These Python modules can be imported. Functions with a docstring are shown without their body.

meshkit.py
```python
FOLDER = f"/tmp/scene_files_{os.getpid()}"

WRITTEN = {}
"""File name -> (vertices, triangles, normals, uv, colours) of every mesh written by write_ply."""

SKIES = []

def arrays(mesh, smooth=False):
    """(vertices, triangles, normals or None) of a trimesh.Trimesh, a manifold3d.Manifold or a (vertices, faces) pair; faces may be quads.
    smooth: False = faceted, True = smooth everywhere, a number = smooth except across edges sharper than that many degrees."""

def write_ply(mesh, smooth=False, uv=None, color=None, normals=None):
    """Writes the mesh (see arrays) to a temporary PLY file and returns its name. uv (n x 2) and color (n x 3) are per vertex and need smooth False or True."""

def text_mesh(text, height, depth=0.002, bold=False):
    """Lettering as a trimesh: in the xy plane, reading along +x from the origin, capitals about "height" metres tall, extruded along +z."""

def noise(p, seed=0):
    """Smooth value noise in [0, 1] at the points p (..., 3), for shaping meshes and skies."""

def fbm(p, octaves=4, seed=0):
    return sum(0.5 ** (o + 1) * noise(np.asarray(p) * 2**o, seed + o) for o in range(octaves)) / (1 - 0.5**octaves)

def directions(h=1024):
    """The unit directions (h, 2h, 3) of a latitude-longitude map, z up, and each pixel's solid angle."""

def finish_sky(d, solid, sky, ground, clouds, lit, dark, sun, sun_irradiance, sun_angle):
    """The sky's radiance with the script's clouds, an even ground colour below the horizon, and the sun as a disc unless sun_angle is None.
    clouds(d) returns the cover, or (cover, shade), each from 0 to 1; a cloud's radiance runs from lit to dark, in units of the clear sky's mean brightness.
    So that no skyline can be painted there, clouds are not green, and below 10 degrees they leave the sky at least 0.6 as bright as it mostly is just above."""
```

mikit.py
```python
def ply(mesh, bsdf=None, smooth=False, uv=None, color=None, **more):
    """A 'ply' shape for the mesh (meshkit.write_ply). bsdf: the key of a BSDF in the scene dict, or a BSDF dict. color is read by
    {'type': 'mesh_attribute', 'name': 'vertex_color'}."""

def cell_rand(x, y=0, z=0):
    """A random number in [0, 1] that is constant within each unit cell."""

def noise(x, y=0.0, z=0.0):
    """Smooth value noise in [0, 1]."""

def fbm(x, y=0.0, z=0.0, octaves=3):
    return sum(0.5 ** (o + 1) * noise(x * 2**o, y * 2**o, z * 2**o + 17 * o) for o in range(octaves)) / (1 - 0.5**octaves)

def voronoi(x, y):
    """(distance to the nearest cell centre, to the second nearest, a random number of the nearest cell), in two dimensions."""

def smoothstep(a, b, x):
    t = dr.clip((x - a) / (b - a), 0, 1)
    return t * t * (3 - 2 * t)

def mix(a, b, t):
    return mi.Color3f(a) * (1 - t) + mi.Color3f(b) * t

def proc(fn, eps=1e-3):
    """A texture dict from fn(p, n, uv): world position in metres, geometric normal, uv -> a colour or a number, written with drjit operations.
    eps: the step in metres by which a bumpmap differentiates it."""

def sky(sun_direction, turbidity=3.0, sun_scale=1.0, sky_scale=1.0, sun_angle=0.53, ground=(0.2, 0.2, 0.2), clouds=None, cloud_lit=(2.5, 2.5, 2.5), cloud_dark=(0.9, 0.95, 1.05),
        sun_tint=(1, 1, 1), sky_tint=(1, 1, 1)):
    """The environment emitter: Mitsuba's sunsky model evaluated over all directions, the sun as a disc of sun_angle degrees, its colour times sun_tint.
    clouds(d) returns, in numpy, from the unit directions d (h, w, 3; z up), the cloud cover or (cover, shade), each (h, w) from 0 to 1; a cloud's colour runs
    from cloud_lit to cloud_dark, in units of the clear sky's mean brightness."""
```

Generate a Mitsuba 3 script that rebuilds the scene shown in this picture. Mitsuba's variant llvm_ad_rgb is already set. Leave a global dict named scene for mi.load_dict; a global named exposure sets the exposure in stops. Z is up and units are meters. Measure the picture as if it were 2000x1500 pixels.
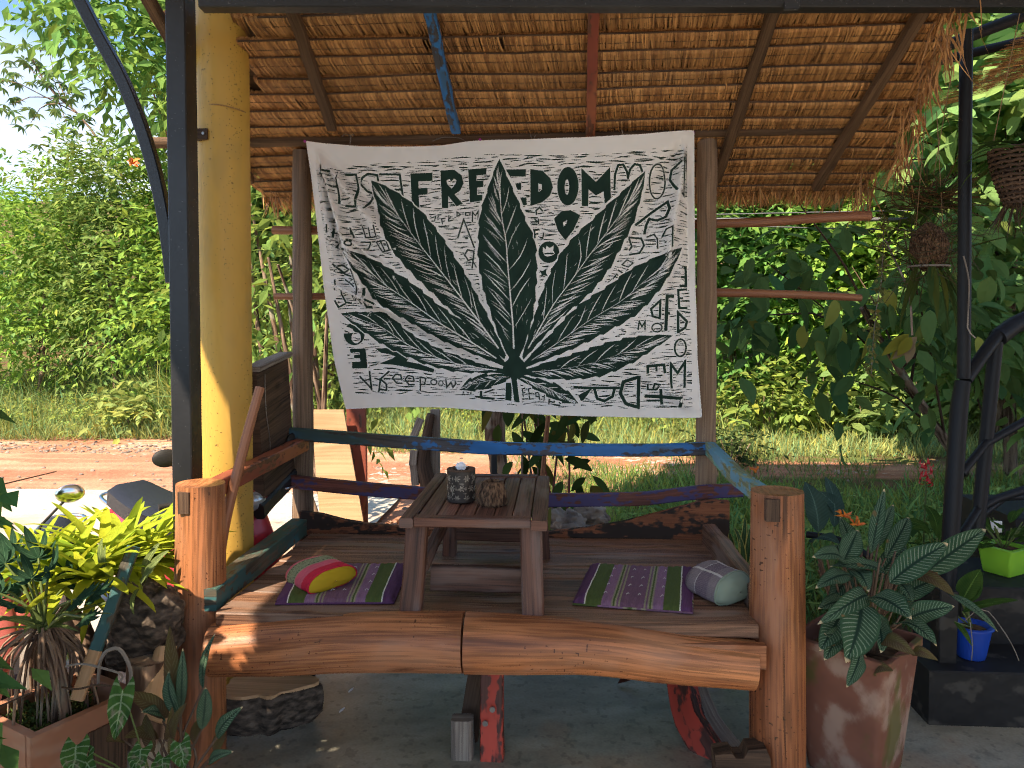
import math, numpy as np, trimesh, drjit as dr, mitsuba as mi, mikit, meshkit
from mikit import noise, fbm, voronoi, cell_rand, smoothstep, mix, proc
from shapely.geometry import Polygon, LineString, Point, box as sbox
from shapely.ops import unary_union
from shapely import affinity
scene, labels = {}, {}
T = mi.ScalarTransform4f
# ---------------------------------------------------------------- camera, light, exposure
EYE = (0.0, 0.0, 1.5)
FWD = (-0.05987, 0.99781, -0.02799)
scene['camera'] = {'type': 'perspective', 'fov': 67.38, 'fov_axis': 'x', 'near_clip': 0.05, 'far_clip': 400.0, 'principal_point_offset_y': 0.04867,
                   'to_world': T().look_at(origin=EYE, target=[EYE[k] + FWD[k] for k in range(3)], up=[0, 0, 1])}
SUN = (-0.42, -0.72, 0.90)
def clouds(d):
    c = meshkit.fbm(d * [2.0, 2.0, 5.0] + 3.1, 5, 4)
    return np.clip((c - 0.54) * 4.0, 0, 0.8)
scene['sky'] = mikit.sky(SUN, turbidity=3.0, clouds=clouds, cloud_lit=(2.2, 2.25, 2.3), cloud_dark=(1.2, 1.25, 1.35), sun_angle=0.6)
exposure = 2.9
# ---------------------------------------------------------------- helpers
rng = np.random.default_rng(7)
def A(*x): return np.array(x, float)
def unit(a):
    a = np.asarray(a, float)
    return a / (np.linalg.norm(a, axis=-1, keepdims=True) + 1e-12)
def numbered(name):
    if name not in scene and name not in labels and not any(k.startswith(name + '__') for k in scene): return name
    i = 1
    while True:
        k = '%s_%03d' % (name, i)
        if k not in scene and k not in labels and not any(q.startswith(k + '__') for q in scene): return k
        i += 1
_count = {}
def fresh(name):
    n = _count.get(name, 0); _count[name] = n + 1
    return name if n == 0 else '%s_%03d' % (name, n)
def thing(name, label=None, cat=None, group=None, kind=None):
    key = fresh(name); d = {}
    if label: d['label'] = label
    if cat: d['category'] = cat
    if group: d['group'] = group
    if kind: d['kind'] = kind
    labels[key] = d
    return key
def put(key, m, mat, smooth=False):
    """m: dict v, f, uv?, c? or a trimesh"""
    if isinstance(m, trimesh.Trimesh): m = {'v': np.array(m.vertices), 'f': np.array(m.faces)}
    uv, c = (m.get('uv'), m.get('c')) if isinstance(smooth, bool) else (None, None)
    scene[key] = mikit.ply((m['v'], m['f']), 'mat_' + mat, smooth, uv=uv, color=c)
    return key
def part(parent, name, m, mat, smooth=False, label=None, kind=None):
    key = put(fresh(parent + '__' + name), m, mat, smooth)
    if label or kind:
        labels[key] = {}
        if label: labels[key]['label'] = label
        if kind: labels[key]['kind'] = kind
    return key
def single(name, m, mat, label, cat, smooth=False, group=None, kind=None):
    key = thing(name, label, cat, group, kind)
    return put(key, m, mat, smooth)
def cat(*ms):
    ms = [m if isinstance(m, dict) else {'v': np.array(m.vertices), 'f': np.array(m.faces)} for m in ms]
    out, o, fs = {}, 0, []
    for m in ms:
        fs.append(np.asarray(m['f']) + o); o += len(m['v'])
    out['v'] = np.vstack([m['v'] for m in ms]); out['f'] = np.vstack(fs)
    for q in ('uv', 'c'):
        if all(q in m for m in ms): out[q] = np.vstack([m[q] for m in ms])
    return out
def frames(P, up):
    t = unit(np.gradient(P, axis=0)); n = len(P)
    a = np.zeros_like(P); b = np.zeros_like(P)
    u = unit(np.asarray(up, float))
    for i in range(n):
        if abs(t[i] @ u) > 0.98: u = unit(A(1, 0.01, 0)) if abs(t[i][0]) < 0.9 else unit(A(0, 1, 0.01))
        x = unit(np.cross(u, t[i])); a[i] = x; b[i] = np.cross(t[i], x)
        u = b[i] if n > 2 else u
    return a, b
def loft(P, sec, scale=None, up=(0, 0, 1), uv0=None, caps=True, flat=False):
    """sweep the closed polygon sec (k,2) along the points P; scale per ring (n,) or (n,2)"""
    P = np.asarray(P, float); sec = np.asarray(sec, float); n, k = len(P), len(sec)
    a, b = frames(P, up)
    s = np.ones((n, 2)) if scale is None else np.asarray(scale, float).reshape(n, -1) * np.ones((1, 2))
    if uv0 is None: uv0 = rng.random(2) * 40
    S = np.vstack([sec, sec[:1]])
    per = np.concatenate([[0], np.cumsum(np.linalg.norm(np.diff(S, axis=0), axis=1))])
    ln = np.concatenate([[0], np.cumsum(np.linalg.norm(np.diff(P, axis=0), axis=1))])
    v = P[:, None] + a[:, None] * (S[None, :, :1] * s[:, None, :1]) + b[:, None] * (S[None, :, 1:] * s[:, None, 1:])
    uv = np.stack(np.broadcast_arrays(ln[:, None] + uv0[0], per[None] + uv0[1]), -1)
    i, j = np.meshgrid(np.arange(n - 1), np.arange(k), indexing='ij'); K = k + 1
    q = np.stack([i * K + j, i * K + j + 1, (i + 1) * K + j + 1, (i + 1) * K + j], -1).reshape(-1, 4)
    m = {'v': v.reshape(-1, 3), 'f': np.vstack([q[:, [0, 1, 2]], q[:, [0, 2, 3]]]), 'uv': uv.reshape(-1, 2)}
    if caps:
        for e in (0, n - 1):
            r = v[e, :k]; c = r.mean(0)
            vv = np.vstack([r, c[None]]); jj = np.arange(k); nx = (jj + 1) % k
            ff = np.stack([nx, jj, jj * 0 + k], 1) if e == 0 else np.stack([jj, nx, jj * 0 + k], 1)
            uc = np.vstack([sec, [[0, 0]]]) * A(0.35, 1.0) + uv0 + A(7, 3)
            m = cat(m, {'v': vv, 'f': ff, 'uv': uc})
    return m
def circle(r, k=14, ry=None):
    t = np.arange(k) * 2 * np.pi / k - np.pi / 2
    return np.stack([r * np.cos(t), (ry or r) * np.sin(t)], 1)
def rect(w, h, c=0.004):
    w, h = w / 2, h / 2; c = min(c, w * .45, h * .45)
    return np.array([[-w + c, -h], [w - c, -h], [w, -h + c], [w, h - c], [w - c, h], [-w + c, h], [-w, h - c], [-w, -h + c]])
def resample(P, n):
    P = np.asarray(P, float)
    d = np.concatenate([[0], np.cumsum(np.linalg.norm(np.diff(P, axis=0), axis=1))])
    s = np.linspace(0, d[-1], n)
    if len(P) > 3:
        from scipy.interpolate import PchipInterpolator
        return np.stack([PchipInterpolator(d, P[:, k])(s) for k in range(3)], 1)
    return np.stack([np.interp(s, d, P[:, k]) for k in range(3)], 1)
def timber(P, w, h, up=(0, 0, 1), c=0.004, wob=0.0015, n=None, taper=None, seed=None):
    P = np.asarray(P, float); L = np.linalg.norm(np.diff(P, axis=0), axis=1).sum()
    n = n or max(2, min(26, int(L / 0.07) + 2))
    Q = resample(P, n)
    s = np.ones((n, 2)) if taper is None else np.interp(np.linspace(0, 1, n), np.linspace(0, 1, len(taper)), taper)[:, None] * np.ones((1, 2))
    m = loft(Q, rect(w, h, c), s, up)
    if wob: m['v'] = m['v'] + wob * 2 * (np.stack([meshkit.noise(m['v'] * 9 + 31 * k, k) for k in range(3)], 1) - .5)
    return m
def log(P, r, k=22, n=None, bump=0.006, freq=(5, 5, 5), up=(0, 0, 1), sq=1.0, seed=0):
    """round timber with an uneven surface; r: list of radii"""
    P = np.asarray(P, float); L = np.linalg.norm(np.diff(P, axis=0), axis=1).sum()
    n = n or max(3, min(70, int(L / 0.03) + 2))
    Q = resample(P, n); R = np.interp(np.linspace(0, 1, n), np.linspace(0, 1, len(r)), r)
    m = loft(Q, circle(1.0, k), np.stack([R, R * sq], 1), up)
    a = np.linspace(0, 1, n)
    m['uv'][:, 1] = (m['uv'][:, 1] - m['uv'][0, 1]) * float(np.mean(R)) + rng.random() * 30
    if bump:
        body = n * (k + 1); cen = np.repeat(Q, k + 1, 0); d = m['v'][:body] - cen
        nn = meshkit.fbm(m['v'][:body] * A(*freq) + seed * 7.7, 3, seed) - .5
        m['v'][:body] = cen + d * (1 + (2 * bump * nn / np.maximum(np.linalg.norm(d, axis=1), 1e-6)))[:, None]
        for e, off in ((0, body), (n - 1, body + k + 1)):
            m['v'][off:off + k] = m['v'][e * (k + 1):e * (k + 1) + k]
    return m
def tube(P, r, k=6, n=None, up=(0, 0, 1), caps=True):
    P = np.asarray(P, float)
    if n: P = resample(P, n)
    R = np.interp(np.linspace(0, 1, len(P)), np.linspace(0, 1, np.size(r)), np.atleast_1d(r))
    m = loft(P, circle(1.0, k), R, up, caps=caps); m['uv'][:, 1] = m['uv'][:, 1] * float(R.mean())
    return m
def lathe(prof, k=28, center=(0, 0, 0)):
    prof = np.asarray(prof, float); t = np.linspace(0, 2 * np.pi, k + 1)
    v = np.stack([prof[:, 0][:, None] * np.cos(t), prof[:, 0][:, None] * np.sin(t), np.repeat(prof[:, 1][:, None], k + 1, 1)], -1)
    n = len(prof); i, j = np.meshgrid(np.arange(n - 1), np.arange(k), indexing='ij'); K = k + 1
    q = np.stack([i * K + j, i * K + j + 1, (i + 1) * K + j + 1, (i + 1) * K + j], -1).reshape(-1, 4)
    ln = np.concatenate([[0], np.cumsum(np.linalg.norm(np.diff(prof, axis=0), axis=1))])
    uv = np.stack(np.broadcast_arrays((t / (2 * np.pi))[None], ln[:, None]), -1)
    return {'v': v.reshape(-1, 3) + np.asarray(center, float), 'f': np.vstack([q[:, [0, 1, 2]], q[:, [0, 2, 3]]]), 'uv': uv.reshape(-1, 2)}
def slab(poly, t, origin, ex, ez, uvs=1.0):
    """extrude a 2-D outline (list of (a,b)) by t; a along ex, b along ez, thickness along ex x ez"""
    p = Polygon(poly) if not isinstance(poly, Polygon) else poly
    m = trimesh.creation.extrude_polygon(p, t, engine='earcut')
    m = m.copy(); m.unmerge_vertices()
    q = np.array(m.vertices); ex, ez = unit(ex), unit(ez); ey = np.cross(ex, ez)
    return {'v': np.asarray(origin, float) + q[:, :1] * ex + q[:, 1:2] * ez + q[:, 2:3] * ey, 'f': np.array(m.faces),
            'uv': np.stack([q[:, 0] + q[:, 2] * .3, q[:, 1] + q[:, 2]], 1) * uvs + rng.random(2) * 30}
def boxm(lo, hi, c=0.003):
    lo, hi = np.asarray(lo, float), np.asarray(hi, float); s = hi - lo; ax = int(np.argmax(s)); o = [k for k in range(3) if k != ax]
    mid = (lo + hi) / 2; a, b = mid.copy(), mid.copy(); a[ax], b[ax] = lo[ax], hi[ax]
    up = A(0, 0, 1) if ax != 2 else A(0, 1, 0)
    w, h = (s[1], s[2]) if ax == 0 else (s[0], s[2]) if ax == 1 else (s[0], s[1])
    return loft([a, b], rect(w, h, c), None, up)
def move(m, R=None, t=None, s=None):
    m = dict(m); v = m['v'].copy()
    if s is not None: v = v * s
    if R is not None: v = v @ np.asarray(R).T
    if t is not None: v = v + np.asarray(t, float)
    m['v'] = v; return m
def rotz(a): c, s = math.cos(a), math.sin(a); return A([c, -s, 0], [s, c, 0], [0, 0, 1])
def rotx(a): c, s = math.cos(a), math.sin(a); return A([1, 0, 0], [0, c, -s], [0, s, c])
def roty(a): c, s = math.cos(a), math.sin(a); return A([c, 0, s], [0, 1, 0], [-s, 0, c])
def blob(center, radii, sub=3, amp=0.25, freq=3.0, seed=0):
    m = trimesh.creation.icosphere(subdivisions=sub); v = np.array(m.vertices)
    n = meshkit.fbm(v * freq * .6 + seed * 9.1, 4, seed) - .5
    v = v * (1 + amp * 2 * n)[:, None] * np.asarray(radii, float) + np.asarray(center, float)
    return {'v': v, 'f': np.array(m.faces), 'uv': v[:, [0, 2]] * 1.0}
def leaves(base, d, nrm, L, W, seg=2, curl=0.3, fold=0.25, color=None, pa=0.85, pb=0.9, wave=0.0, tipw=0.0):
    """a batch of folded, curled leaf blades; uv = (along 0..1, across -1..1)"""
    base = np.atleast_2d(base).astype(float); N = len(base)
    d = unit(np.broadcast_to(d, (N, 3))); nrm = np.broadcast_to(nrm, (N, 3)).astype(float)
    side = unit(np.cross(d, nrm)); nrm = np.cross(side, d)
    L = np.broadcast_to(L, (N,)).astype(float); W = np.broadcast_to(W, (N,)).astype(float); curl = np.broadcast_to(curl, (N,)).astype(float)
    t = np.linspace(0, 1, seg + 1) if seg > 2 else np.array([0, 0.42, 1.0])
    th = curl[:, None] * t[None]
    dt = np.diff(t)
    cx = np.concatenate([np.zeros((N, 1)), np.cumsum(np.cos((th[:, 1:] + th[:, :-1]) / 2) * dt, 1)], 1) * L[:, None]
    cz = -np.concatenate([np.zeros((N, 1)), np.cumsum(np.sin((th[:, 1:] + th[:, :-1]) / 2) * dt, 1)], 1) * L[:, None]
    C = base[:, None] + d[:, None] * cx[..., None] + nrm[:, None] * cz[..., None]
    up = nrm[:, None] * np.cos(th)[..., None] + d[:, None] * np.sin(th)[..., None]
    w = np.sin(np.pi * np.clip(t, 0, 1) ** pa) ** pb * (1 + 0 * t); w = np.maximum(w, tipw * t)
    hw = W[:, None] / 2 * w[None]
    ph = rng.random((N, 1)) * 6.28
    lift = fold * hw + wave * hw * np.sin(t[None] * 15 + ph)
    lift2 = fold * hw + wave * hw * np.sin(t[None] * 15 + ph + 2.0)
    Lf = C + side[:, None] * (-hw)[..., None] + up * lift[..., None]
    Rt = C + side[:, None] * hw[..., None] + up * lift2[..., None]
    s = len(t) - 1; inner = np.stack([Lf[:, 1:s], C[:, 1:s], Rt[:, 1:s]], 2).reshape(N, -1, 3)
    v = np.concatenate([C[:, :1], inner, C[:, s:]], 1); nv = v.shape[1]
    uv1 = np.concatenate([[[0, 0]], np.stack([np.repeat(t[1:s], 3), np.tile([-1, 0, 1], s - 1)], 1), [[1, 0]]])
    F = [[0, 2, 1], [0, 3, 2]]
    for i in range(s - 2):
        o = 1 + 3 * i
        F += [[o, o + 1, o + 4], [o, o + 4, o + 3], [o + 1, o + 2, o + 5], [o + 1, o + 5, o + 4]]
    o = 1 + 3 * (s - 2); F += [[o, o + 1, nv - 1], [o + 1, o + 2, nv - 1]]
    F = np.array(F)
    f = (F[None] + (np.arange(N) * nv)[:, None, None]).reshape(-1, 3)
    m = {'v': v.reshape(-1, 3), 'f': f, 'uv': np.tile(uv1, (N, 1))}
    if color is not None: m['c'] = np.repeat(np.broadcast_to(color, (N, 3)), nv, 0)
    return m
def rand_dirs(n): return unit(rng.normal(size=(n, 3)))
def tint(base, n, var=0.18, hue=0.12):
    c = np.asarray(base, float)[None] * (1 + var * rng.normal(size=(n, 1)))
    h = rng.normal(size=(n, 1)) * hue
    return np.clip(c * (1 + h * A(1.0, 0.15, -0.6)[None]), 0.004, 0.9)
# ---------------------------------------------------------------- materials
def two(b): return {'type': 'twosided', 'b': b}
def plain(name, col, rough=0.6, metallic=0.0, spec=0.4, **k):
    scene['mat_' + name] = two({'type': 'principled', 'base_color': {'type': 'rgb', 'value': list(col)}, 'roughness': rough, 'metallic': metallic, 'specular': spec, **k})
def textured(name, fn, rough=0.6, spec=0.4, bump=None, bscale=1.0, **k):
    b = {'type': 'principled', 'base_color': proc(fn), 'roughness': rough, 'specular': spec, **k}
    if bump is not None: b = {'type': 'bumpmap', 'tex': proc(bump, eps=1.5e-3), 'scale': bscale, 'b': b}
    scene['mat_' + name] = two(b)
def wood_fn(light, dark, streak=70.0, along=2.2, knots=0.0, tone=0.25, grey=None, hw=0.5):
    """grain along uv.x; uv.y runs across; each piece has its own uv offset, so its own tone and figure"""
    def fn(p, n, uv):
        u, v = uv.x, uv.y
        w = fbm(u * 1.3, v * 5.0, octaves=3)
        g = fbm(u * along, v * streak + w * 7.0, octaves=4)
        fine = noise(u * along * 7, v * streak * 5)
        hair = fbm(u * along * 2.2 + 9, v * streak * 5.5 + w * 9.0, octaves=3)
        t = dr.clip(smoothstep(0.25, 0.75, g) * (0.95 - hw) + smoothstep(0.25, 0.75, hair) * hw + fine * 0.15 - 0.05, 0, 1)
        c = mix(dark, light, t)
        c = c * (1 - tone + 2 * tone * fbm(u * 0.9 + 11, v * 2.2, octaves=2))
        if grey is not None:
            c = mix(c, grey, smoothstep(0.52, 0.74, fbm(u * 3.0 + 5, v * 16, octaves=5)) * 0.55)
        if knots:
            d1, d2, r = voronoi(u * 2.3, v * 5.5)
            k = (1 - smoothstep(0.03, 0.13, d1)) * dr.select(r > 0.6, 1.0, 0.0)
            c = mix(c, mi.Color3f(dark) * 0.45, k * knots)
        crack = smoothstep(0.86, 0.93, fbm(u * 1.1 + 3, v * streak * 0.8 + w * 4, octaves=3))
        return c * (1 - 0.7 * crack)
    return fn
def wood_bump(streak=70.0, along=2.2):
    def fn(p, n, uv):
        u, v = uv.x, uv.y
        w = fbm(u * 1.3, v * 5.0, octaves=3)
        return fbm(u * along, v * streak + w * 7.0, octaves=3) + 0.4 * fbm(u * 9, v * 14, octaves=2)
    return fn
def worn_fn(paint, under, amount=0.5, paint2=None, streak=45.0):
    wf = wood_fn(under, tuple(x * 0.4 for x in under), streak=streak)
    def fn(p, n, uv):
        u, v = uv.x, uv.y
        m = fbm(u * 7, v * 34, octaves=5) * 0.7 + 0.3 * fbm(u * 45, v * 70, octaves=2)
        k = smoothstep(amount - 0.05, amount + 0.06, m)
        pc = mi.Color3f(paint) * (0.75 + 0.5 * fbm(u * 5, v * 20, octaves=3))
        if paint2 is not None: pc = mix(pc, paint2, smoothstep(0.47, 0.58, fbm(u * 3 + 9, v * 12, octaves=3)))
        return mix(wf(p, n, uv), pc, k)
    return fn
wb = wood_bump(40, 2.0)
def log_color(p, n, uv):
    u, v = uv.x, uv.y
    w = fbm(u * 1.1, v * 4.0, octaves=3)
    g = fbm(u * 1.4, v * 15 + w * 5, octaves=4); fib = fbm(u * 7, v * 190 + w * 9, octaves=3); big = fbm(u * 2.1 + 7, v * 4.5 + 3, octaves=4)
    c = mix((0.165, 0.056, 0.024), (0.370, 0.152, 0.064), smoothstep(0.25, 0.75, 0.4 * g + 0.6 * big))
    c = c * (0.66 + 0.68 * smoothstep(0.2, 0.8, fib))
    c = mix(c, (0.36, 0.215, 0.150), smoothstep(0.52, 0.68, fbm(u * 3.1 + 2, v * 7 + 5, octaves=5)) * 0.28)
    d1, d2, r = voronoi(u * 3.2 + 0.5 * w, v * 7 + 0.5 * fbm(u * 6, v * 20, octaves=2))
    ring = 0.5 + 0.3 * dr.sin(d1 * 95 + w * 14) + 0.2 * noise(u * 60, v * 60)
    kn = (1 - smoothstep(0.05, 0.24, d1)) * dr.select(r > 0.84, 1.0, 0.0)
    c = mix(c, mix((0.060, 0.022, 0.012), (0.22, 0.085, 0.038), ring), kn * 0.85)
    fine_crack = smoothstep(0.74, 0.79, fbm(u * 1.8 + 3, v * 105 + w * 8, octaves=2)) * smoothstep(0.52, 0.64, fbm(u * 2.2, v * 6 + 4, octaves=2))
    c = c * (1 - 0.65 * fine_crack)
    nail = smoothstep(0.90, 0.93, noise(u * 120, v * 120)) * smoothstep(0.5, 0.6, noise(u * 5, v * 5))
    return c * (1 - 0.7 * nail)
def log_bump(p, n, uv):
    u, v = uv.x, uv.y; w = fbm(u * 1.1, v * 4.0, octaves=3)
    crack = smoothstep(0.74, 0.79, fbm(u * 1.8 + 3, v * 105 + w * 8, octaves=2)) * smoothstep(0.52, 0.64, fbm(u * 2.2, v * 6 + 4, octaves=2))
    return fbm(u * 6, v * 120 + w * 9, octaves=2) * 0.5 + fbm(u * 8, v * 14, octaves=3) * 1.2 - 1.2 * crack
textured('log_wood', log_color, 0.42, 0.35, bump=log_bump, bscale=0.0016)
textured('plank_wood', wood_fn((0.250, 0.130, 0.078), (0.055, 0.028, 0.018), 60, 1.6, knots=0.5, tone=0.35, grey=(0.235, 0.175, 0.145)), 0.5, 0.4, bump=wood_bump(60, 2), bscale=0.0012)
textured('table_wood', wood_fn((0.165, 0.072, 0.047), (0.040, 0.018, 0.014), 62, 2.0, knots=0.4, tone=0.35, grey=(0.15, 0.11, 0.10)), 0.5, 0.4, bump=wood_bump(60, 2.4), bscale=0.0012)
textured('dark_wood', wood_fn((0.120, 0.072, 0.046), (0.030, 0.018, 0.013), 50, 2.0, knots=0.5, tone=0.35), 0.7, 0.3)
textured('rafter_wood', wood_fn((0.150, 0.088, 0.050), (0.045, 0.027, 0.016), 60, 2.0, knots=0.5, tone=0.3), 0.75, 0.25)
textured('grey_wood', wood_fn((0.34, 0.30, 0.26), (0.13, 0.105, 0.09), 60, 2.2, knots=0.5, tone=0.3), 0.8, 0.25)
textured('post_wood', wood_fn((0.290, 0.195, 0.125), (0.105, 0.066, 0.045), 42, 1.3, knots=0.6, tone=0.3), 0.65, 0.3, bump=wood_bump(40, 1.4), bscale=0.0025)
textured('bamboo', wood_fn((0.38, 0.175, 0.090), (0.20, 0.075, 0.040), 60, 0.8, tone=0.25), 0.45, 0.4)
textured('plywood', wood_fn((0.62, 0.40, 0.23), (0.42, 0.25, 0.13), 22, 1.0, knots=0.4, tone=0.15), 0.7, 0.3)
textured('burnt_wood', worn_fn((0.030, 0.020, 0.017), (0.26, 0.095, 0.045), 0.47), 0.65, 0.3)
textured('red_paint', worn_fn((0.215, 0.055, 0.035), (0.16, 0.07, 0.045), 0.38, (0.28, 0.085, 0.04)), 0.5, 0.4)
textured('red_worn', worn_fn((0.42, 0.055, 0.035), (0.12, 0.045, 0.035), 0.50), 0.6, 0.35)
textured('blue_paint', worn_fn((0.030, 0.155, 0.42), (0.085, 0.085, 0.10), 0.47, (0.045, 0.12, 0.25)), 0.5, 0.4)
_blue = worn_fn((0.030, 0.155, 0.42), (0.085, 0.085, 0.10), 0.47, (0.045, 0.12, 0.25)); _green = worn_fn((0.030, 0.062, 0.058), (0.075, 0.062, 0.050), 0.45, (0.030, 0.075, 0.105))
textured('blue_rail_paint', lambda p, n, uv: mix(_green(p, n, uv), _blue(p, n, uv), smoothstep(-0.85, -0.45, p.x + 0.5 * (fbm(uv.x * 9, uv.y * 30, octaves=3) - 0.5))), 0.5, 0.4)
textured('indigo_paint', worn_fn((0.055, 0.045, 0.13), (0.19, 0.065, 0.050), 0.49), 0.55, 0.35)
textured('teal_paint', worn_fn((0.040, 0.115, 0.125), (0.10, 0.09, 0.07), 0.46, (0.05, 0.095, 0.08)), 0.5, 0.4)
textured('pale_blue_paint', worn_fn((0.115, 0.27, 0.36), (0.27, 0.32, 0.19), 0.47, (0.12, 0.34, 0.27)), 0.6, 0.35)
def straw_color(p, n, uv):
    r = cell_rand(uv.x, 3); s = cell_rand(uv.x, 8)
    c = mix((0.27, 0.120, 0.042), (0.66, 0.36, 0.140), r)
    c = mix(c, (0.13, 0.062, 0.026), dr.select(s > 0.84, 0.7, 0.0))
    row = cell_rand(dr.floor(uv.x / 4096.0), 5)
    return c * (0.85 + 0.3 * noise(uv.y * 9, uv.x * 3.7)) * (0.82 + 0.32 * row)
textured('straw', straw_color, 0.6, 0.35)
def floor_color(p, n, uv):
    a = fbm(p.x * 1.1, p.y * 1.1, octaves=4); b = fbm(p.x * 5 + p.y * 2, p.y * 11 - p.x * 3, octaves=4)
    c = mix((0.170, 0.165, 0.135), (0.335, 0.325, 0.275), smoothstep(0.25, 0.75, 0.55 * a + 0.45 * b))
    c = mix(c, (0.30, 0.20, 0.13), smoothstep(0.62, 0.75, fbm(p.x * 2.3 + 5, p.y * 2.3, octaves=4)) * 0.5)
    sp = smoothstep(0.62, 0.78, fbm(p.x * 38, p.y * 38, octaves=3))
    return c * (1 - 0.25 * sp) * (0.9 + 0.2 * noise(p.x * 160, p.y * 160))
def floor_rough(p, n, uv): return 0.30 + 0.30 * fbm(p.x * 4, p.y * 4, octaves=3)
scene['mat_concrete'] = two({'type': 'principled', 'base_color': proc(floor_color), 'roughness': proc(floor_rough), 'specular': 0.5})
def pave_color(p, n, uv):
    a = fbm(p.x * 1.7, p.y * 1.7, octaves=5)
    c = mix((0.36, 0.335, 0.29), (0.50, 0.47, 0.42), a)
    c = mix(c, (0.42, 0.24, 0.15), smoothstep(0.55, 0.7, fbm(p.x * 0.8 + 9, p.y * 2.5, octaves=4)) * 0.6)
    return c * (0.88 + 0.24 * noise(p.x * 60, p.y * 60))
textured('pavement', pave_color, 0.85, 0.2)
def earth(p):
    e = fbm(p.x * 0.9, p.y * 1.5, octaves=4)
    rut = fbm(p.x * 0.35 + 4, p.y * 4.5, octaves=4)
    c = mix((0.28, 0.125, 0.078), (0.45, 0.255, 0.172), smoothstep(0.3, 0.7, 0.5 * e + 0.5 * rut))
    c = mix(c, (0.24, 0.085, 0.05), smoothstep(0.58, 0.66, rut) * 0.6)
    st = smoothstep(0.66, 0.74, noise(p.x * 17, p.y * 17)) * smoothstep(0.45, 0.62, fbm(p.x * 0.9 + 3, p.y * 0.9, octaves=3))
    c = mix(c, (0.46, 0.37, 0.34), st * 0.8)
    return c * (0.8 + 0.4 * noise(p.x * 70, p.y * 70))
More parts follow.
